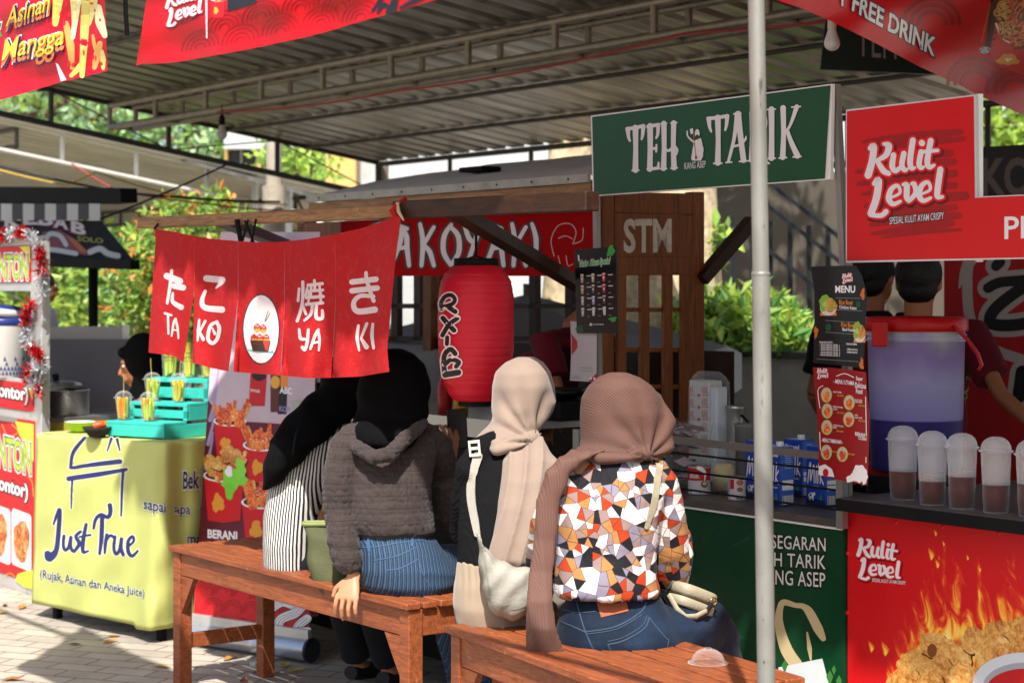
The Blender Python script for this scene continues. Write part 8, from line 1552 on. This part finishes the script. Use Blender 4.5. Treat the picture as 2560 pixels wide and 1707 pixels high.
remesh(mb, "shirt", .006, 6, w1, lambda p, n: .003 * nz(p, 9) + .002 * math.sin(p.x * 70 + 3 * nz(p, 4)))
mb = MB(); mb.loft(secs([(868, 1040, 60, .08, .06), (872, 1000, 72, .1, .14), (873, 955, 74, .11, .18), (872, 915, 62, .095, .18), (872, 888, 36, .06, .18), (872, 875, 16, .03, .18)], 6.02), BLKH, XW, YW, 32)
mb.loft(secs([(868, 965, 68, .09, .14), (838, 1000, 80, .095, .08), (800, 1040, 84, .1, .0), (760, 1085, 72, .095, -.08), (725, 1130, 54, .08, -.12), (700, 1170, 38, .06, -.13), (680, 1205, 22, .03, -.13), (664, 1226, 10, .012, -.12)], 6.04), BLKH, XW, YW, 32)
mb.chain([atD(690, 1100, 5.94), atD(682, 1150, 5.93), atD(668, 1205, 5.93), atD(658, 1226, 5.93)], [.02, .026, .018, .008], BLKH, 12)
remesh(mb, "hijab", .006, 4, w1, lambda p, n: .003 * math.sin((p.x * .9 + p.z * .75) * 55 + 3 * nz(p, 4)) * max(0, min(1, (1.12 - p.z) / .1)) + .002 * nz(p, 14))
SKT = Mcloth("dark_trousers", '17171c', None, .85)
mb = MB(); mb.loft(secs([(738, 1360, 66, .1), (740, 1400, 74, .12), (742, 1440, 72, .115), (742, 1456, 56, .09)], 5.99), SKT, XW, YW, 32)
mb.chain([atD(790, 1415, 6.03), atD(850, 1400, 6.15), atD(902, 1394, 6.26), Vector((-.43, 6.41, .1))], [.078, .076, .068, .055], SKT, 16); mb.chain([atD(710, 1415, 6.02), atD(770, 1395, 6.16), atD(832, 1385, 6.3), Vector((-.55, 6.51, .1))], [.078, .076, .068, .055], SKT, 16)
remesh(mb, "trousers", .008, 5, w1)
OLV = M("olive_canvas", '4a4d30', .75, var=.12, scale=8, bump=.2, bscale=90); tb2 = thing("tote_bag", "olive green canvas tote bag standing on the bench between the two women in black hijabs", "bag", atD(830, 1480, 5.75), "bags of the seated women")
mb = MB(); T0 = secs([(838, 1486, 34, .03, -.06), (830, 1455, 48, .05, -.02), (815, 1400, 44, .055), (805, 1340, 40, .045, .02), (795, 1308, 38, .02, .03)], 5.72); mb.loft(T0, OLV, XW, YW, 26, e=3, caps=True)
remesh(mb, "sack", .005, 4, tb2, lambda p, n: .005 * nz(p, 10) + .003 * math.sin(p.z * 60 + p.x * 40)); mb = MB(); rim = T0[-1]; mb.loft([(rim[0] - ZV * .006, rim[1] * 1.06, .03), (rim[0] + ZV * .006, rim[1] * 1.08, .032)], M("olive_rim", '7f8a55', .6), XW, YW, 26, e=3, caps=False); mb.build("rim", tb2, thick=.002)

# ---------- man in maroon behind the bucket (back of the head to us)
Fm, Rm = frame_of(25)
def standing(label, hx, hy, d, yaw, shirt, scale=1., skin=SKIN2, arms=None, group=None, lean=0., hair=True, hcap=None):
    F, R = frame_of(yaw); H = atD(hx, hy, d); s = scale; n = H - ZV * .13 * s - F * (.02 + lean * .2); c = n - ZV * .16 * s - F * lean * .3; p = c - ZV * .36 * s - F * lean * .3
    t = thing("person", label, "person", Vector((p.x, p.y, 0)), group); J = dict(head=H, neck=n, chest=c, pelvis=p)
    for k, sg in (('L', -1), ('R', 1)):
        J['sh' + k] = n + R * sg * .185 * s - ZV * .06 * s; a = (arms or {}).get(k); J['el' + k] = a[0] if a else J['sh' + k] + R * sg * .05 - ZV * .27 * s - F * .03; J['wr' + k] = a[1] if a else J['el' + k] + F * .16 - ZV * .17 * s
        J['hip' + k] = p + R * sg * .09 * s - ZV * .03; J['kn' + k] = Vector((p.x, p.y, 0)) + R * sg * .1 + ZV * max(.3, p.z * .52) + F * .03; J['an' + k] = Vector((p.x, p.y, .08)) + R * sg * .1
    person_body(t, J, F, skin=skin, s=s, hands={k: ((J['wr' + k] - J['el' + k]), (ZV * .9 - F * .2), .4) for k in 'LR'})
    mb = MB(); mb.loft([(p - ZV * .02, .165 * s, .12 * s), (p + ZV * .1, .165 * s, .12 * s), (c - ZV * .12 * s, .17 * s, .12 * s), (c + ZV * .02, .185 * s, .125 * s), (n - ZV * .07 * s, .17 * s, .1 * s), (n - ZV * .03 * s, .1 * s, .075 * s), (n - ZV * .0, .068 * s, .062 * s)], shirt, R, F, 32)
    for k in 'LR': e = J['sh' + k].lerp(J['el' + k], .72); mb.chain([n.lerp(J['sh' + k], .6) - ZV * .02, J['sh' + k], J['sh' + k].lerp(e, .5), e], [.055 * s, .062 * s, .062 * s, .062 * s], shirt, 16)
    remesh(mb, "shirt", .008, 4, t, lambda q, m: .004 * nz(q, 9) + .003 * math.sin(q.z * 40 + q.x * 30 + 4 * nz(q, 4)))
    mb = MB(); mb.loft([(p + ZV * .06, .15 * s, .115 * s), (p - ZV * .08, .16 * s, .12 * s)], SKT, R, F, 28)
    for k in 'LR': mb.chain([J['hip' + k], J['kn' + k], J['an' + k] + ZV * .02], [.095 * s, .07 * s, .055 * s], SKT, 16)
    remesh(mb, "trousers", .01, 4, t)
    if hair:
        mb = MB(); mb.blob(H + ZV * .022 * s - F * .012, (.083 * s, .098 * s, .09 * s), HAIR, 24, 16, (R, F, ZV)); mb.blob(H - F * .045 * s - ZV * .03 * s, (.07 * s, .05 * s, .055 * s), HAIR, 20, 12, (R, F, ZV))
        h = remesh(mb, "hair", .005, 3, t, lambda q, m: .0015 * nz(q, 90) + .001 * nz(q, 25, 3))
    return t, J, F, R
MAR = Mcloth("maroon_shirt", '5a0f1c', None, .85, var=.08); BLT = Mcloth("black_shirt", '121214', None, .85)
el = atD(2500, 985, 6.1); wr = atD(2600, 1075, 5.95)
man, Jm, Fm, Rm = standing("man in a maroon shirt, his back turned, behind the purple bucket", 2297, 700, 6.35, 18, MAR, .98, arms={'R': (el, wr)}, group="people inside the stalls")
mb = MB(); fsh = onmesh([o for o in man.children if o.name.startswith("shirt")][0]); rn = random.Random(6)
for k in range(16): x, y = 2412 + rn.uniform(-14, 14), 960 + rn.uniform(-40, 50); mb.stroke(fsh, [(x, y), (x + rn.uniform(-10, 10), y + rn.uniform(4, 12))], [4, 2], ink(rn.choice(('5f8a3a', '7fae3a', 'c9a83a', '3f6a34'))), lift=.006, n=3)
mb.build("print", man)
standing("man in a black shirt half hidden behind the black menu and red sign", 2185, 690, 6.7, 40, BLT, .95, group="people inside the stalls")
el = atD(1395, 985, 6.6); wr = atD(1370, 1050, 6.45)
standing("stall seller in a dark maroon shirt leaning behind the wooden lattice", 1500, 735, 6.75, 130, MAR, .95, arms={'R': (el, wr)}, group="people inside the stalls", lean=.5)
# woman in profile by the fruit cups
Fp = Vector((-.95, -.1, -.25)).normalized(); Hp = atD(352, 905, 8.3); pw_, Jp, Fq, Rq = None, None, None, None
tp = thing("person", "woman in a black hijab and mauve top looking down beside the turquoise stand", "person", Vector((Hp.x + .1, Hp.y + .1, 0)), "people inside the stalls"); F, R = Vector((-.99, -.1, 0)).normalized(), Vector((-.1, .99, 0)).normalized()
n = Hp - ZV * .12 + Vector((.05, 0, 0)); c = n - ZV * .16 + Vector((.07, 0, 0)); p = c - ZV * .32 + Vector((.05, 0, 0)); J = dict(head=Hp, neck=n, chest=c, pelvis=p)
for k, sg in (('L', -1), ('R', 1)): J['sh' + k] = n + R * sg * .16 - ZV * .06 + Vector((.03, 0, 0)); J['el' + k] = J['sh' + k] + Vector((-.06, 0, -.25)); J['wr' + k] = J['el' + k] + F * .2 - ZV * .03; J['hip' + k] = p + R * sg * .08; J['kn' + k] = p + R * sg * .09 + F * .08 - ZV * max(.1, p.z * .45); J['an' + k] = Vector((p.x, p.y, .08)) + R * sg * .09
person_body(tp, J, F, skin=SKIN2, head_tilt=Fp, s=.95)
MVT = Mcloth("mauve_top", '6a4650', None, .85); Uh = R.cross(Fp).normalized(); Uh = Uh if Uh.z > 0 else -Uh
mb = MB(); mb.blob(Hp + Uh * .012 - Fp * .022, (.1, .098, .118), BLKH, 24, 16, (R, Fp, Uh)); mb.chain([Hp - Fp * .03 - Uh * .05, n - ZV * .01, c + ZV * .05], [.085, .1, .14], BLKH, 20); mb.chain([Hp + Fp * .05 - Uh * .1, c + F * .1 + ZV * .08], [.035, .05], BLKH, 14)
mb.blob(Hp + Fp * .062 + Uh * .062, (.06, .03, .026), BLKH, 16, 10, (R, Fp, Uh)); remesh(mb, "hijab", .007, 4, tp, lambda q, m: .003 * nz(q, 12))
mb = MB(); mb.loft([(p - ZV * .05, .16, .13), (p + ZV * .1, .15, .12), (c, .165, .115), (n - ZV * .07, .15, .1), (n - ZV * .03, .09, .07)], MVT, R, F, 28)
for k in 'LR': mb.chain([n.lerp(J['sh' + k], .6) - ZV * .03, J['sh' + k], J['el' + k], J['wr' + k] - F * .02], [.05, .056, .05, .035], MVT, 14)
remesh(mb, "top", .008, 4, tp, lambda q, m: .003 * nz(q, 10)); mb = MB(); mb.loft([(p + ZV * .02, .15, .12), (p - ZV * .3, .17, .16), (Vector((p.x, p.y, .08)), .19, .18)], SKT, R, F, 28); mb.build("skirt", tp)
standing("person with dark hair and a white shirt far behind the tinsel", 108, 715, 12.5, 60, Mcloth("white_shirt", 'b8bac2', None, .8), .95, group="people inside the stalls")
